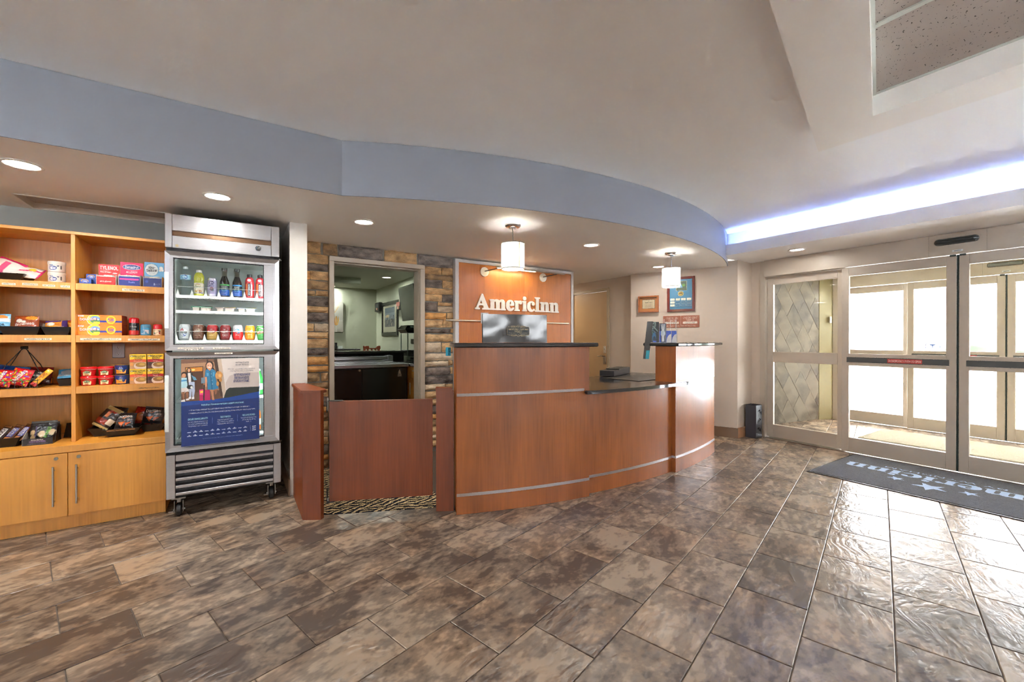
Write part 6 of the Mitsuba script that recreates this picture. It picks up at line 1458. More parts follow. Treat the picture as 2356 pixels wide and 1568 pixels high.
pouch('cookie_bag', 'dark brown cookie bag peeping out behind the bag with script lettering', 'snack bag', .125, .085, .04, zones('#4a1c10', (lambda u, v: (u > .8) & (v > .4) & (v < .7), '#8a8078')), (-1.135, 4.13, ZN + .012), 2, 14, -8, [], 62)
pouch('cookie_bag', 'orange and purple cookie bag beside the divider on the second shelf', 'snack bag', .105, .085, .04, zones('#d8861e', (lambda u, v: (v > .82) & (u < .75), '#3a2460'), (lambda u, v: (u > .78) & (v > .3), '#3a2460'), (lambda u, v: ((u - .28) / .18) ** 2 + ((v - .66) / .14) ** 2 < 1, '#ece6dc')), (-1.010, 4.07, ZN + .012), -4, 18, 4, [('t', 'COOKIES', .1, -.15, .12, '#f4ead4', .6, 6)], 63)
pouch('cookie_bag', 'plain orange cookie bag with a red edge next to the divider', 'snack bag', .075, .08, .03, zones('#d8861e', (lambda u, v: v > .86, '#a8281c')), (-.962, 4.12, ZN + .018), -6, 20, 12, [], 64)
pouch('cookie_bag', 'pale blue cookie bag at the far end of the second shelf', 'snack bag', .09, .125, .04, zones('#6aa8cc', (lambda u, v: ((u - .6) / .3) ** 2 + ((v - .8) / .12) ** 2 < 1, '#d88a3c'), (lambda u, v: (v > .55) & (v < .75), '#dfe8ec')), (-1.268, 4.07, ZN + .012), -4, 12, 0, [('t', 'Chips', .0, -.1, .14, '#1c3450', .6, 8)], 65)

ZT = 1.6215
tray('candy_tray', 'black flared tray under the white candy bag on the top shelf', -1.325, -1.175, 4.06, 4.24, ZT, .045, .03)
pouch('candy_bag', 'white and pink candy bag lying in the black tray on the top shelf', 'candy bag', .15, .11, .045, zones('#e6dcd4', (lambda u, v: (np.abs(v - .3 - .3 * u) < .06), '#c83a6a'), (lambda u, v: (u > .94), '#b01c56'), (lambda u, v: ((u - .7) / .12) ** 2 + ((v - .6) / .14) ** 2 < 1, '#d8b83a'), (lambda u, v: ((u - .25) / .12) ** 2 + ((v - .75) / .10) ** 2 < 1, '#6ab0d8')), (-1.170, 4.075, ZT + .018), -4, 50, -10, [], 71, bsdf='semi')
pouch('candy_bag', 'white candy bag with a crimson edge at the back of the black tray', 'candy bag', .15, .12, .05, zones('#e0d6d0', (lambda u, v: v > .82, '#b01850'), (lambda u, v: (u > .4) & (u < .6) & (v < .7), '#c84a74')), (-1.275, 4.10, ZT + .016), -4, 30, -26, [], 72, bsdf='semi')

# recessed slot in the soffit over the shelves
part(ce, 'slot_panel', bx(-1.20, -.40, 4.02, 4.395, 2.215, 2.225), 'acoustic'); part(ce, 'slot_trim', bx(-1.20, -.40, 4.02, 4.040, 2.172, 2.182), 'paint', False, '#e4e6e2')
# ================================================================== pantry and breakfast room behind the opening
KW, KZ = '#b4b6a4', 2.33
wallpiece('wall_pantry_right', bx(2.58, 2.70, 4.61, 9.5, 0, KZ), KW)
wallpiece('wall_pantry_back', bx(-1.7, 2.70, 9.40, 9.5, 0, KZ), KW)
wallpiece('wall_pantry_left', bx(-1.7, -1.6, 4.61, 9.5, 0, KZ), KW)
wallpiece('wall_pantry_front', cat(bx(-1.7, .756, 4.601, 4.66, 0, KZ), bx(1.736, 2.70, 4.601, 4.66, 0, KZ), bx(.756, 1.736, 4.601, 4.66, 2.06, KZ)), KW)
k = structure('ceiling_pantry'); put(k, bx(-1.7, 2.7, 4.6, 9.5, KZ, KZ + .1), 'paint', False, '#b9bcae')
part(k, 'beam', bx(-1.6, 1.87, 7.80, 7.92, KZ - .10, KZ - .001), 'paint', False, '#a6aa9a')
k = structure('floor_pantry'); put(k, bx(-1.6, 2.58, 4.42, 9.4, -.02, -.0005), 'matte', False, '#6b5a48')
downlight(2.22, 7.45, KZ, 'recessed downlight in the pantry ceiling', r=.085, k=130, tint=(.92, 1.0, .9))
downlight(1.62, 9.22, KZ, 'recessed downlight washing the pantry back wall', r=.085, k=200, tint=(.94, 1.0, .88))
downlight(.4, 6.6, KZ, 'recessed downlight over the pantry counter', r=.085, k=110, tint=(.92, 1.0, .9))

# worktop run: prep cooler, bar and side cabinet
bar = thing('breakfast_bar', 'raised dark breakfast bar behind the steel prep counter', 'bar counter')
part(bar, 'top', bx(-1.4, 2.21, 6.40, 6.80, 1.035, 1.070, .004), 'granite', label='dark stone top')
part(bar, 'knee_wall', bx(-1.4, 2.19, 6.45, 6.56, .001, 1.034), 'matte', False, '#121110')
pc_ = thing('prep_cooler', 'black sandwich prep cooler with a steel top seen through the pantry opening', 'prep cooler')
part(pc_, 'body', bx(-.3, 1.965, 5.66, 6.40, .09, .876), 'semi', False, '#060606')
part(pc_, 'plinth', bx(-.28, 1.95, 5.70, 6.38, .001, .09), 'matte', False, '#0a0a0a')
part(pc_, 'door', bx(.62, 1.36, 5.645, 5.659, .12, .86, .003), 'gloss', False, '#070708'); part(pc_, 'door', bx(1.37, 1.955, 5.645, 5.659, .12, .86, .003), 'gloss', False, '#070708'); part(pc_, 'door', bx(-.28, .61, 5.645, 5.659, .12, .86, .003), 'gloss', False, '#070708')
part(pc_, 'steel_top', bx(-.32, 1.97, 5.60, 6.05, .877, .917, .004), 'steel')
part(pc_, 'pan_rail', bx(-.32, 1.90, 6.06, 6.16, .90, .945, .003), 'steel')
for i in range(8): part(pc_, 'pan_lid', bx(-.25 + i * .27, -.02 + i * .27, 5.78, 6.03, .9175, .926 + .004 * (i % 2), .002), 'steel')
part(pc_, 'hood', cat(bx(-.32, 1.86, 6.18, 6.30, .955, .998, .004), bx(1.86, 1.93, 6.16, 6.34, .93, 1.01, .004), bx(-.32, 1.86, 6.30, 6.34, .92, 1.0)), 'steel')
part(pc_, 'lock', cyl([1.335, 5.645, .845], [1.335, 5.637, .845], .014, 20), 'metal', 30, '#b8a88a')
p = Paint(); p.add(bx(1.83, 1.885, 5.6435, 5.6448, .745, .775), '#9a8c78'); S = Sheet(p, (1.857, 5.6435, .80), (1, 0, 0), (0, 0, 1)); S.poly([(-.02, -.02), (.02, -.02), (.012, .02), (.006, .026), (0, .045), (-.006, .026), (-.012, .02)], '#b5a890'); S.text('OPEN', 0, -.04, .014, '#2a241c', True)
p.part(pc_, 'hanging_tag', label='small tan tag')
sc_ = thing('side_cabinet', 'oak side cabinet with a dark top at the end of the prep counter', 'cabinet')
part(sc_, 'body', bx(2.00, 2.5795, 4.70, 6.395, .1, .88), 'maple'); part(sc_, 'plinth', bx(2.04, 2.5795, 4.72, 6.39, .001, .1), 'matte', False, '#201812')
part(sc_, 'stone_top', cat(bx(1.978, 2.5795, 4.69, 6.394, .881, .918, .004), bx(2.225, 2.5795, 6.3945, 6.76, .881, .918, .004)), 'granite'); part(sc_, 'rear_panel', bx(2.25, 2.5795, 6.5, 6.74, .001, .88), 'matte', False, '#191512')
for i in range(2):
    d = part(sc_, 'drawer', bx(1.983, 1.9995, 4.72 + .44 * i, 5.145 + .44 * i, .72, .868, .002), 'maple'); part(d, 'bar_pull', cyl([1.968, 4.84 + .44 * i, .828], [1.968, 5.02 + .44 * i, .828], .006, 10), 'metal', 30, '#cfccc4')
    d = part(sc_, 'door', bx(1.983, 1.9995, 4.72 + .44 * i, 5.145 + .44 * i, .115, .71, .002), 'maple'); part(d, 'bar_pull', cyl([1.968, 5.11 + .44 * i, .50], [1.968, 5.11 + .44 * i, .66], .006, 10), 'metal', 30, '#cfccc4')

pm = thing('popcorn_machine', 'countertop popcorn machine with a black top on the pantry side counter', 'popcorn machine')
x0, x1, y0, y1 = 2.205, 2.56, 6.38, 6.74
part(pm, 'base', bx(x0 + .02, x1, y0 + .02, y1, .919, .985, .004), 'metal', False, '#8f9690'); part(pm, 'drawer', bx(x0 + .07, x1 - .05, y0 + .014, y0 + .02, .93, .965), 'semi', False, '#141616')
part(pm, 'corn_tray', bx(x0 + .03, x1 - .01, y0 + .03, y1 - .01, .986, 1.075, .003), 'semi', False, '#161a18')
for xx in (x0 + .03, x1 - .014):
    for yy in (y0 + .03, y1 - .014): part(pm, 'corner_post', bx(xx, xx + .013, yy, yy + .013, .985, 1.34), 'metal', False, '#6f7c74')
for a_ in (([x0 + .043, y0 + .036], [x1 - .014, y0 + .036]), ([x0 + .036, y0 + .043], [x0 + .036, y1 - .014])):
    (xa, ya), (xb, yb) = a_; part(pm, 'pane', tm([[xa, ya, 1.076], [xb, yb, 1.076], [xb, yb, 1.34], [xa, ya, 1.34]], [[0, 1, 2], [0, 2, 3]]), 'window_glass')
part(pm, 'kettle', cat(moved(lathe(sharp([(0, 1.17), (.05, 1.17), (.062, 1.185), (.062, 1.25), (0, 1.255)]), 24), x0 + .2, y0 + .19), cyl([x0 + .2, y0 + .19, 1.25], [x0 + .2, y0 + .19, 1.34], .008, 8)), 'metal', 35, '#8e8a80')
part(pm, 'hood', trimesh.convex.convex_hull(np.array([[x, y, z] for z, e in ((1.345, .028), (1.40, -.02), (1.41, -.02), (1.465, .035)) for x in (x0 + e, x1 + min(e, 0) * 0) for y in (y0 + e, y1)])), 'gloss', False, '#0a0c0b')
p = Paint(); p.add(framed(bx(-.14, .14, -.024, .024, 0, .002), (x0 + .19, y0 + .0045, 1.436), (1, 0, 0), (0, .68, .73)), '#1a2a26'); Sheet(p, (x0 + .19, y0 + .003, 1.4375), (1, 0, 0), (0, .68, .73)).text('POPCORN', 0, 0, .034, '#bfe0d6', True, w=.24)
p.part(pm, 'name_plate', label='pale lettering on the hood'); part(pm, 'switches', cat(bx(x0 + .12, x0 + .135, y0 + .0, y0 + .006, 1.375, 1.395), bx(x0 + .16, x0 + .175, y0 + .0, y0 + .006, 1.375, 1.395)), 'semi', False, '#b05038')

tv = thing('wall_tv', 'black flat television tilted forward on the pantry wall', 'television')
u_ = np.array([2.25 - 2.323, 0, .545]); o_ = np.array([2.323, 6.90, 1.545])
part(tv, 'screen', framed(bx(.012, .688, .018, .532, -.004, .001), o_, (0, -1, 0), u_), 'gloss', False, '#070809'); part(tv, 'bezel', framed(cat(bx(0, .70, 0, .018, -.03, .003), bx(0, .70, .532, .55, -.03, .003), bx(0, .012, .018, .532, -.03, .003), bx(.688, .70, .018, .532, -.03, .003)), o_, (0, -1, 0), u_), 'gloss', False, '#0d1210'); part(tv, 'back', framed(bx(.01, .69, .01, .54, -.055, -.0305, .006), o_, (0, -1, 0), u_), 'semi', False, '#0c0e0e')
part(tv, 'mount', cat(bx(2.35, 2.5795, 6.5, 6.58, 1.80, 1.86), bx(2.56, 2.5795, 6.4, 6.68, 1.7, 1.96)), 'semi', False, '#151515'); part(tv, 'standby_light', framed(bx(.66, .668, .006, .012, .003, .0045), o_, (0, -1, 0), u_), 'semi', False, '#e03020', emitter=emit((1, .1, .05), 2))


def frame_on(name, label, cat_, o, r, u, w, h, fw, dep, fcol, draw, bsdf='semi', matcol='#cfcabd'):
    """a picture of size w x h, its centre at o on the wall, fw the width of its moulding"""
    t = thing(name, label, cat_); fr = Polygon([(-w / 2, -h / 2), (w / 2, -h / 2), (w / 2, h / 2), (-w / 2, h / 2)], [[(-w / 2 + fw, -h / 2 + fw), (w / 2 - fw, -h / 2 + fw), (w / 2 - fw, h / 2 - fw), (-w / 2 + fw, h / 2 - fw)]])
    inn = fr.buffer(-fw * .22, join_style=2)
    part(t, 'frame', framed(cat(ext(fr, .001, dep * .7), ext(inn, dep * .7, dep)), o, r, u), bsdf, False, fcol)
    p = Paint(); n = np.cross(np.array(r, float) / np.linalg.norm(r), u); c = np.array(o, float) + n * dep * .45
    p.add(framed(bx(-w / 2 + fw, w / 2 - fw, -h / 2 + fw, h / 2 - fw, -.004, 0), c, r, u), matcol); draw(Sheet(p, c, r, u), w - 2 * fw, h - 2 * fw); p.part(t, 'print', 'semi', label='framed print')
    return t


def pr_city(S, w, h):
    S.rect(-.36 * w, .36 * w, -.30 * h, .42 * h, '#6f7a84'); S.rect(-.36 * w, .36 * w, .22 * h, .42 * h, '#566472'); S.oval(-.16 * w, .1 * h, .16 * w, .06 * h, '#b8a68a'); S.rect(-.36 * w, .36 * w, -.30 * h, -.02 * h, '#5a5a5c')
    r_ = np.random.default_rng(5)
    for i in range(26): x, y = r_.uniform(-.33, .33) * w, r_.uniform(-.28, .05) * h; S.rect(x, x + .03 * w, y, min(y + r_.uniform(.03, .16) * h, .12 * h), ('#8e9094', '#3a3e44', '#a89c90', '#4a5560')[i % 4])


frame_on('framed_print', 'black-framed grey print on the pantry wall beside the television', 'picture', (2.5785, 8.40, 1.655), (0, -1, 0), (0, 0, 1), 1.03, .68, .075, .03, '#0c0d0c', pr_city, 'gloss', '#a8a493')


def pr_tulip(S, w, h):
    S.rect(-w / 2, w / 2, -h / 2, h / 2, '#b9b5ae'); S.rect(-w / 2, w / 2, -h / 2, -.15 * h, '#a49e96')
    for s in (-1, 1): S.poly([(0, -.30 * h), (s * .12 * w, -.26 * h), (s * .2 * w, -.12 * h), (s * .17 * w, .04 * h), (s * .10 * w, -.06 * h), (s * .06 * w, -.2 * h)], '#a8763c' if s < 0 else '#c09a5c')
    S.poly([(-.04 * w, -.28 * h), (.04 * w, -.28 * h), (.06 * w, -.02 * h), (0, .04 * h), (-.06 * w, -.02 * h)], '#b8884a'); S.poly([(-.012 * w, -.30 * h), (.012 * w, -.30 * h), (.02 * w, -.5 * h), (-.01 * w, -.5 * h)], '#d8d0c4')
    for i in range(7): S.shape(affinity.rotate(el(-.1 * w + i * .04 * w, .16 * h + i * .03 * h, .05 * w, .010 * h), 30 - i * 8), '#c8a468')


t = thing('canvas_painting', 'grey canvas painting of a golden flower on the pantry back wall', 'painting')
p = Paint(); p.add(bx(1.61, 1.891, 9.365, 9.3995, 1.40, 2.02, .003), '#8d8880'); pr_tulip(Sheet(p, (1.75, 9.365, 1.71), (1, 0, 0), (0, 0, 1)), .27, .61); p.put(t, 'matte')
for (y0, y1, z0, z1, lab, c) in ((8.93, 9.24, 1.79, 2.02, 'dark wall-mounted card holder in the corner of the breakfast room', '#2c3034'), (7.60, 7.78, 1.75, 1.93, 'small pale wall box half hidden behind the television', '#7c4038')):
    t = thing('wall_box', lab, 'wall holder'); p = Paint(); p.add(bx(2.50, 2.5795, y0, y1, z0 + .04, z1, .012), '#121312'); S = Sheet(p, (2.50, (y0 + y1) / 2, (z0 + z1) / 2 + .02), (0, -1, 0), (0, 0, 1)); S.rect(-.1, .1, -.01, .07, c).rect(-.06, .04, -.06, -.015, '#9a8c7c').oval(.02, -.04, .03, .02, '#b04a34'); p.put(t, 'semi')

# a chair and a pub table beyond the bar
ch = thing('bar_chair', 'red-brown wooden chair back rising beyond the breakfast bar', 'chair')
WD = '#6e2e1a'
for x in (1.99, 2.25): part(ch, 'back_post', bx(x - .02, x + .02, 8.03, 8.07, .002, 1.09, .006), 'semi', False, WD)
cr = Polygon([(-.155, 0), (.155, 0), (.155, .05), (.14, .062), (.10, .055), (.07, .02), (-.05, .02), (-.055, .06), (-.10, .062), (-.13, .05), (-.15, .066), (-.16, .05)]); part(ch, 'crest_rail', framed(ext(cr, 0, .03), (2.125, 8.065, 1.065), (1, 0, 0), (0, 0, 1)), 'semi', False, WD)
for x in (2.05, 2.12, 2.19): part(ch, 'back_slat', bx(x - .014, x + .014, 8.042, 8.058, .70, 1.066), 'semi', False, WD)
part(ch, 'seat', bx(1.95, 2.29, 7.68, 8.06, .66, .70, .01), 'semi', False, WD)
for x in (1.97, 2.27): part(ch, 'leg', bx(x - .018, x + .018, 7.69, 7.73, .002, .66, .005), 'semi', False, WD)
part(ch, 'stretcher', bx(1.98, 2.26, 7.70, 7.72, .25, .28), 'semi', False, WD)
pt = thing('pub_table', 'dark high pub table beyond the breakfast bar', 'table')
part(pt, 'top', bx(.95, 1.77, 7.42, 7.78, 1.060, 1.085, .004), 'semi', False, '#241a16'); part(pt, 'pedestal', cyl([1.3, 7.6, .03], [1.3, 7.6, 1.06], .035, 16), 'semi', 30, '#161414'); part(pt, 'base', moved(lathe(sharp([(0, .03), (.05, .03), (.25, .012), (.25, .001), (0, .001)]), 28), 1.3, 7.6), 'semi', True, '#161414')
t = thing('napkin_caddy', 'white napkins and a black menu stand on the high pub table', 'caddy')
p = Paint()
for i in range(6): p.add(framed(bx(-.02, .02, 0, .05, 0, .001), (1.44 + .012 * i, 7.60, 1.0855), (1, .3 * (i % 3 - 1), .1), (.25 * (i % 2 - .5), .3, 1)), '#d8dcd8')
p.add(bx(1.40, 1.43, 7.58, 7.66, 1.0855, 1.19), '#17181a').add(bx(1.40, 1.56, 7.56, 7.68, 1.0855, 1.090), '#2a2624'); p.put(t)
# ================================================================== frames on the slanting wall, brochures, umbrella stand, mat
SDR, UP = (SD[0], SD[1], 0), (0, 0, 1)
def pr_plaque(S, w, h):
    S.rect(-w / 2, w / 2, -h / 2, h / 2, '#9a6434'); S.rect(-.36 * w, .36 * w, -.33 * h, .33 * h, '#2c1c10'); S.rect(-.345 * w, .345 * w, -.31 * h, .31 * h, '#b8ac8e'); S.text('Founders Choice', 0, .12 * h, .10 * h, '#2a241c', True, w=.42 * w).oval(0, .22 * h, .02 * w, .025 * h, '#4a4034')
    for i in range(5): S.rect(-(.24 - .03 * (i % 2)) * w, (.24 - .03 * (i % 2)) * w, (-.02 - .055 * i) * h, (-.035 - .055 * i) * h, '#7a7060')


n3 = np.array([SN[0], SN[1], 0])
# a deep box frame
t = thing('wooden_plaque', 'small brown box-framed plaque on the slanting wall', 'plaque')
w, h, fw = .276, .226, .017; o = on_slant(.255, 1.736, .001)
fr = Polygon([(-w / 2, -h / 2), (w / 2, -h / 2), (w / 2, h / 2), (-w / 2, h / 2)], [[(-w / 2 + fw, -h / 2 + fw), (w / 2 - fw, -h / 2 + fw), (w / 2 - fw, h / 2 - fw), (-w / 2 + fw, h / 2 - fw)]])
if np.cross(SDR, UP) @ n3 < 0: SDR = (-SD[0], -SD[1], 0)
part(t, 'frame', framed(ext(fr, 0, .045), o, SDR, UP), 'cherry')
p = Paint(); pr_plaque(Sheet(p, o + n3 * .012, SDR, UP), w - 2 * fw, h - 2 * fw); p.add(framed(bx(-w / 2 + fw, w / 2 - fw, -h / 2 + fw, h / 2 - fw, .004, .0115), o, SDR, UP), '#8a5a30'); p.part(t, 'plate', label='metal certificate plate on wood')


def pr_award(S, w, h):
    S.rect(-w / 2, w / 2, -h / 2, h / 2, '#3a6f8c'); S.rect(-.22 * w, .27 * w, .12 * h, .44 * h, '#cfd0c0'); S.rect(-.205 * w, .255 * w, .13 * h, .43 * h, '#3c4a38'); S.oval(.13 * w, .30 * h, .07 * w, .05 * h, '#5c8a3c'); S.poly([(-.1 * w, .22 * h), (0, .36 * h), (.08 * w, .22 * h)], '#7fb0c8')
    S.oval(.0, .02 * h, .135 * w, .088 * h, '#e3d8b0').oval(.0, .02 * h, .118 * w, .076 * h, '#2f3a3c').oval(0, .02 * h, .10 * w, .065 * h, '#c9a84c').oval(0, .025 * h, .07 * w, .035 * h, '#4a3a1c').oval(0, .005 * h, .03 * w, .018 * h, '#c9a84c')
    for r in range(3):
        for c in range(4):
            x, y = (-.37 + .245 * c) * w, (-.17 - .098 * r) * h; fill = r == 0 or c == 0
            S.rect(x - .1 * w, x + .1 * w, y - .037 * h, y + .037 * h, '#e0dcc8' if fill else '#9fb0b4')
            S.rect(x - .09 * w, x + .09 * w, y - .028 * h, y + .028 * h, '#efe9d8' if fill else '#2f5f7c')
            if fill: S.rect(x - .06 * w, x + .06 * w, y - .004 * h, y + .004 * h, '#9a9484')


frame_on('award_frame', 'tall mahogany-framed blue award board on the slanting wall', 'framed award', on_slant(.681, 1.850, .001), SDR, UP, .352, .466, .033, .022, '#5a1c16', pr_award, 'gloss', '#3a6f8c')
t = thing('time_sign', 'brown check-in and check-out sign below the framed award', 'sign')
p = Paint(); o = on_slant(.6815, 1.4835, .001); p.add(framed(bx(-.2305, .2305, -.079, .079, 0, .006, .001), o, SDR, UP), '#8a4a30'); S = Sheet(p, o + n3 * .006, SDR, UP)
S.rect(-.0015, .0015, -.079, .079, '#d8cfc4')
for s, w1, tm_ in ((-1, 'CHECK-IN', '3:00 PM'), (1, 'CHECK-OUT', '11:00 AM')):
    x = s * .115; S.text(w1, x, .049, .026, '#e6dcd0', False, w=.175 if s > 0 else .15).text('TIME IS', x, .017, .023, '#e6dcd0', False, w=.10); S.rect(x - .09, x + .09, -.030, -.002, '#d6cfc4'); S.text(tm_, x, -.016, .017, '#3a2a22', False, w=.12)
S.text('Please inquire at desk', -.115, -.056, .016, '#e6dcd0', False, w=.19).text('Time of Check-Out', .09, -.056, .016, '#e6dcd0', False, w=.19)
p.put(t)

# brochures on the pier
bz = 1.2085
t = thing('brochure_holder', 'clear acrylic brochure holder standing on the granite top of the pier', 'brochure holder')
bo = np.array([3.462, 2.758, bz]); ba = math.radians(-45); br = np.array([math.cos(ba), math.sin(ba), 0]); bn = np.array([math.sin(ba), -math.cos(ba), 0])
AC = []
def pl(o, r, u): o, r, u = map(np.asarray, (o, r, u)); return tm([o, o + r, o + r + u, o + u], [[0, 1, 2], [0, 2, 3]])
for k_, (dx, dy, wd, hg_) in enumerate(((.10, .0, .11, .13), (.10, -.05, .11, .10), (.10, .05, .11, .235))):
    part(t, 'panel', pl(bo + br * dx - bn * dy * -1, br * wd, np.array([0, 0, hg_])), 'clear_acrylic')
part(t, 'panel', pl(bo + br * .21 - bn * .05, bn * .10, np.array([0, 0, .235])), 'clear_acrylic'); part(t, 'panel', pl(bo + br * .10 - bn * .05, bn * .10, np.array([0, 0, .235])), 'clear_acrylic')
part(t, 'base', framed(bx(.0, .21, -.05, .05, 0, .003), bo, br, -bn), 'semi', False, '#c9d2da')
part(t, 'edge', cat(*[framed(bx(x - .0016, x + .0016, 0, hh, -.0016, .0016), bo - bn * dy, br, (0, 0, 1)) for x, hh, dy in ((.10, .235, .05), (.21, .235, .05), (.155, .225, .02), (.21, .13, -.0))]), 'semi', False, '#e6ecf0')


def brochure(dx, dy, w, h, label, draw, col, lean=6):
    t = thing('brochure', label, 'brochure'); u = np.array([bn[0] * -math.sin(math.radians(lean)), bn[1] * -math.sin(math.radians(lean)), math.cos(math.radians(lean))])
    p = Paint(); o = bo + br * dx + bn * dy + np.array([0, 0, .0035]); p.add(framed(bx(0, w, 0, h, -.004, 0), o, br, u), col); draw(Sheet(p, o + br * w / 2 + u * h / 2, br, u), w, h); p.put(t, 'gloss')


def b_leaf(S, w, h):
    r_ = np.random.default_rng(3); S.rect(-w / 2, w / 2, -h / 2, h / 2, '#141c22')
    for i in range(10): a = r_.uniform(-50, 50); S.shape(clip(affinity.rotate(el(r_.uniform(-.4, .4) * w, r_.uniform(-.1, .5) * h, .06 * w, .20 * h), a), w, h), ('#8fa8a0', '#c9d6d2', '#3f6a5c', '#55707c')[i % 4])
    S.shape(clip(el(-.05 * w, -.25 * h, .22 * w, .24 * h), w, h), '#1f5f86'); S.shape(clip(el(-.02 * w, -.35 * h, .16 * w, .16 * h), w, h), '#10263c'); S.rect(-.2 * w, .2 * w, -.48 * h, -.42 * h, '#2c54b8')


def b_hand(S, w, h):
    S.rect(-w / 2, w / 2, -h / 2, h / 2, '#1a2a44'); S.shape(clip(el(0, -.02 * h, .34 * w, .17 * h), w, h), '#c9d8de'); S.rect(-.18 * w, .18 * w, -.45 * h, -.1 * h, '#e0e6ea')
    for i in range(4): S.shape(clip(affinity.rotate(sbox((-.22 + i * .12) * w, .1 * h, (-.12 + i * .12) * w, .46 * h), 8 - i * 5), w, h), '#d6dee2')
    S.rect(-.5 * w, -.3 * w, -.5 * h, .1 * h, '#2a4fae')


def b_arch(S, w, h): S.rect(-w / 2, w / 2, -h / 2, h / 2, '#2f55b4'); S.shape(clip(el(.5 * w, -.5 * h, .95 * w, .72 * h), w, h), '#f2f4f8')


brochure(-.035, -.03, .085, .205, 'dark brochure with pale leaf shapes, furthest from the entrance, on the pier top', b_leaf, '#12181c', 4)
brochure(.052, -.02, .065, .19, 'navy brochure with a pale raised hand on the pier top', b_hand, '#1a2a44', 4)
brochure(.108, .030, .046, .115, 'blue and white arched leaflet in the acrylic holder, the nearer to the navy brochure', b_arch, '#e6e8ee', 3)
brochure(.158, .030, .046, .115, 'blue and white arched leaflet at the outer end of the acrylic holder', b_arch, '#e6e8ee', 3)
ds2 = thing('display_stand', 'slim black sign holder with a teal foot clipped to the end of the pier top', 'sign holder')
r3 = np.array([math.cos(ba), math.sin(ba), 0]); u3 = np.array([.11 * r3[0], .11 * r3[1], 1.0]); o3 = np.array([3.348, 2.800, 1.052])
part(ds2, 'panel', framed(bx(0, .055, 0, .368, -.006, 0, .001), o3, r3, u3), 'gloss', False, '#141618'); part(ds2, 'teal_foot', framed(bx(.022, .055, .0, .085, .0003, .004), o3, r3, u3), 'semi', False, '#1f8ca0', label='teal strip'); part(ds2, 'clip', framed(bx(.03, .06, .112, .118, -.02, -.0065), o3, r3, u3), 'semi', False, '#22262a')
t = thing('tape_dispenser', 'small teal patterned box clinging under the end of the raised granite top beside the gate', 'box')
q = np.array(onarc(4.62, -19.95)); p = Paint(); p.add(bx(q[0] - .03, q[0] - .006, q[1] - .01, q[1] + .03, 1.122, 1.184, .002), '#1c86a4'); S = Sheet(p, (q[0] - .018, q[1] - .01, 1.153), (1, 0, 0), (0, 0, 1))
for i in range(3): S.oval(-.005 + .006 * (i % 2), -.018 + .018 * i, .003, .005, '#12506e')
p.put(t)

# umbrella stand
us = thing('umbrella_stand', 'dark grey metal umbrella stand with cut-out umbrellas beside the entrance doors', 'umbrella stand')
ux0, ux1, uy0, uy1, uh = 5.462, 5.602, 2.806, 2.936, .412
part(us, 'shell', cat(bx(ux0, ux0 + .003, uy0, uy1, .001, uh), bx(ux1 - .003, ux1, uy0, uy1, .001, uh), bx(ux0, ux1, uy1 - .003, uy1, .001, uh), bx(ux0, ux1, uy0, uy1, .001, .006)), 'semi', False, '#34343a')
face = sbox(-.07, .001, .07, uh); ums = []
for (x, z, rot) in ((.012, .315, -38), (.008, .205, 22), (.0, .095, -30)):
    can = Point(0, 0).buffer(.042, 20).intersection(sbox(-.06, 0, .06, .06)); can = can.difference(Point(-.021, 0).buffer(.010)).difference(Point(.021, 0).buffer(.010))
    ribs = ops.unary_union([LineString([(0, .044), (dx, -.002)]).buffer(.0022) for dx in (-.028, -.010, .010, .028)])
    g = can.difference(ribs); shaft = sbox(-.0016, -.055, .0016, -.002)
    ums += [affinity.translate(affinity.rotate(gg, rot, origin=(0, 0)), x, z) for gg in getattr(g, 'geoms', [g])] + [affinity.translate(affinity.rotate(shaft, rot, origin=(0, 0)), x, z)]
cut = face.difference(ops.unary_union(ums))
part(us, 'pierced_face', framed(ext(cut, 0, .003), ((ux0 + ux1) / 2, uy0, 0), (1, 0, 0), (0, 0, 1)), 'metal', False, '#5c6066', label='front with three umbrella cut-outs')
part(us, 'rim', cat(bx(ux0 - .001, ux0 + .006, uy0 - .001, uy1 + .001, uh, uh + .004), bx(ux1 - .006, ux1 + .001, uy0 - .001, uy1 + .001, uh, uh + .004), bx(ux0, ux1, uy1 - .006, uy1 + .001, uh, uh + .004), bx(ux0, ux1, uy0 - .001, uy0 + .006, uh, uh + .004)), 'semi', False, '#1c1c1e')
um = thing('umbrella', 'folded pink umbrella showing through the lowest cut-out of the umbrella stand', 'umbrella'); part(um, 'canopy', cyl([5.51, 2.845, .012], [5.55, 2.90, .38], .012, 10, .022), 'semi', 30, '#d8407c'); part(um, 'tip', cyl([5.508, 2.842, .007], [5.51, 2.845, .03], .004, 8), 'metal', 30, '#c8c8c8')

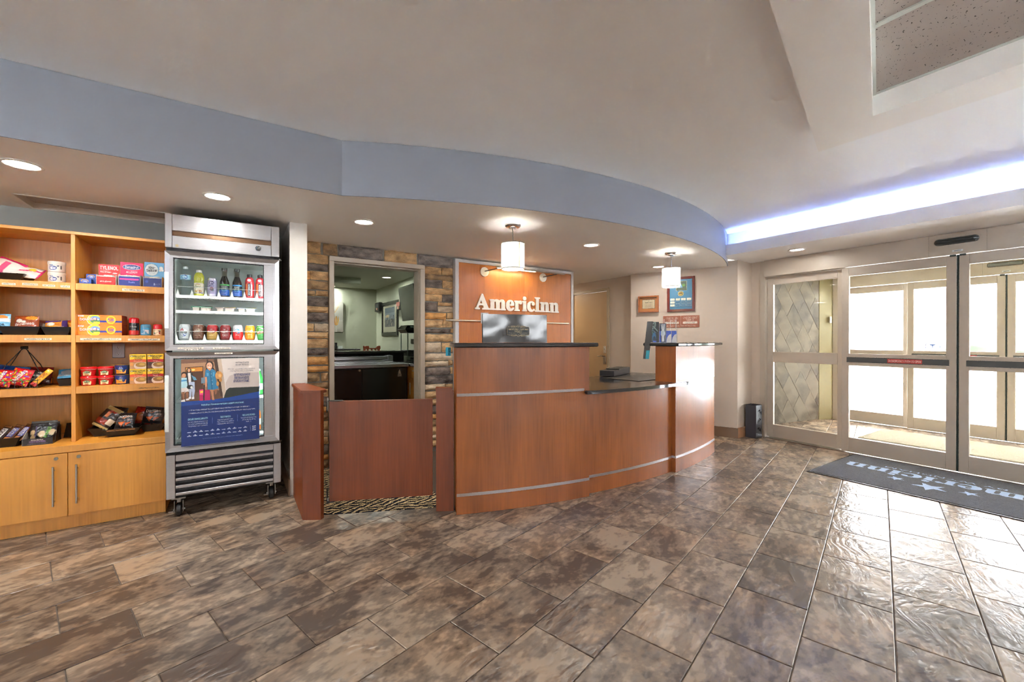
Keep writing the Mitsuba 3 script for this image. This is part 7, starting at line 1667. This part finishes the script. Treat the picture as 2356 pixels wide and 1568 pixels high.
# entrance mat with the hotel's name, read from the doors
em = thing('entrance_mat', 'grey entrance mat with pale blue stars and lettering before the sliding doors', 'door mat')
mx0, mx1, my0, my1 = 4.525, 5.585, .29, 1.835
part(em, 'pile', cat(bx(mx0, mx1, my0, my1, .001, .007), bx(mx0 + .012, mx1 - .012, my0 + .012, my1 - .012, .007, .0095)), 'mat_pile')
part(em, 'border', cat(bx(mx0 - .014, mx0 - .0005, my0 - .014, my1 + .014, .001, .006), bx(mx1 + .0005, mx1 + .014, my0 - .014, my1 + .014, .001, .006), bx(mx0, mx1, my1 + .0005, my1 + .014, .001, .006), bx(mx0, mx1, my0 - .014, my0 - .0005, .001, .006)), 'semi', False, '#17171a', label='black rubber border')
p = Paint(); S = Sheet(p, (5.13, 1.10, .0096), (0, 1, 0), (-1, 0, 0))      # reads towards the room from the doors


def word(s, x0, x1, y0, h, col):
    ws_ = [{'m': 1.55, 'i': .55, 'r': .85, 'a': 1.0, 'e': .95, 'c': .9, 'n': 1.1}[c] for c in s]; tot = sum(ws_) + .06 * (len(s) - 1); x = x0
    for c, w_ in zip(s, ws_):
        W_ = w_ / tot * (x1 - x0); H_ = h * (1.3 if c == 'i' else 1)
        if c == 'a': g = ops.unary_union([el(420, 300, 400, 300).difference(el(420, 300, 190, 170)), sbox(640, 0, 1000, 650), el(480, 800, 420, 190).difference(el(400, 720, 220, 110))]); g = g.intersection(sbox(0, 0, 1000, 1000))
        else: g = ops.unary_union([Polygon(r[0], r[1:]).buffer(0) for r in GLYPH[c]])
        S.shape(affinity.affine_transform(g, [W_ / 1000, 0, 0, H_ / 1000, x, y0]), col); S.k = 1; x += W_ + .06 / tot * (x1 - x0)


MB = '#a9bedd'
word('americinn', -.66, .655, -.09, .155, MB)
S.text('BY WYNDHAM', 0, -.16, .045, MB, False, w=.78); S.k = 1


def star(x, y, r): return Polygon([(x + (r if i % 2 == 0 else r * .40) * math.sin(i * math.pi / 5), y + (r if i % 2 == 0 else r * .40) * math.cos(i * math.pi / 5)) for i in range(10)])


for x, y, r in ((-.02, .27, .12), (-.24, .21, .065), (.21, .21, .065)): S.shape(star(x, y, r), MB); S.k = 1
p.part(em, 'lettering', 'matte', label='pale blue lettering and stars')

# decal on the outer doors
t = thing('window_decal', 'small round blue emblem stuck to the glass of the outer sliding door', 'decal')
p = Paint(); S = Sheet(p, (7.8475, 1.72, 1.15), (0, -1, 0), (0, 0, 1)); S.shape(Point(0, 0).buffer(.075, 24).difference(Point(0, 0).buffer(.068, 24)).intersection(sbox(-.1, -.03, .1, .1)), '#5a74b8'); S.poly([(-.035, .03), (.035, .03), (.02, .01), (.008, .012), (0, -.03), (-.008, .012), (-.02, .01)], '#4a66b0'); p.put(t)
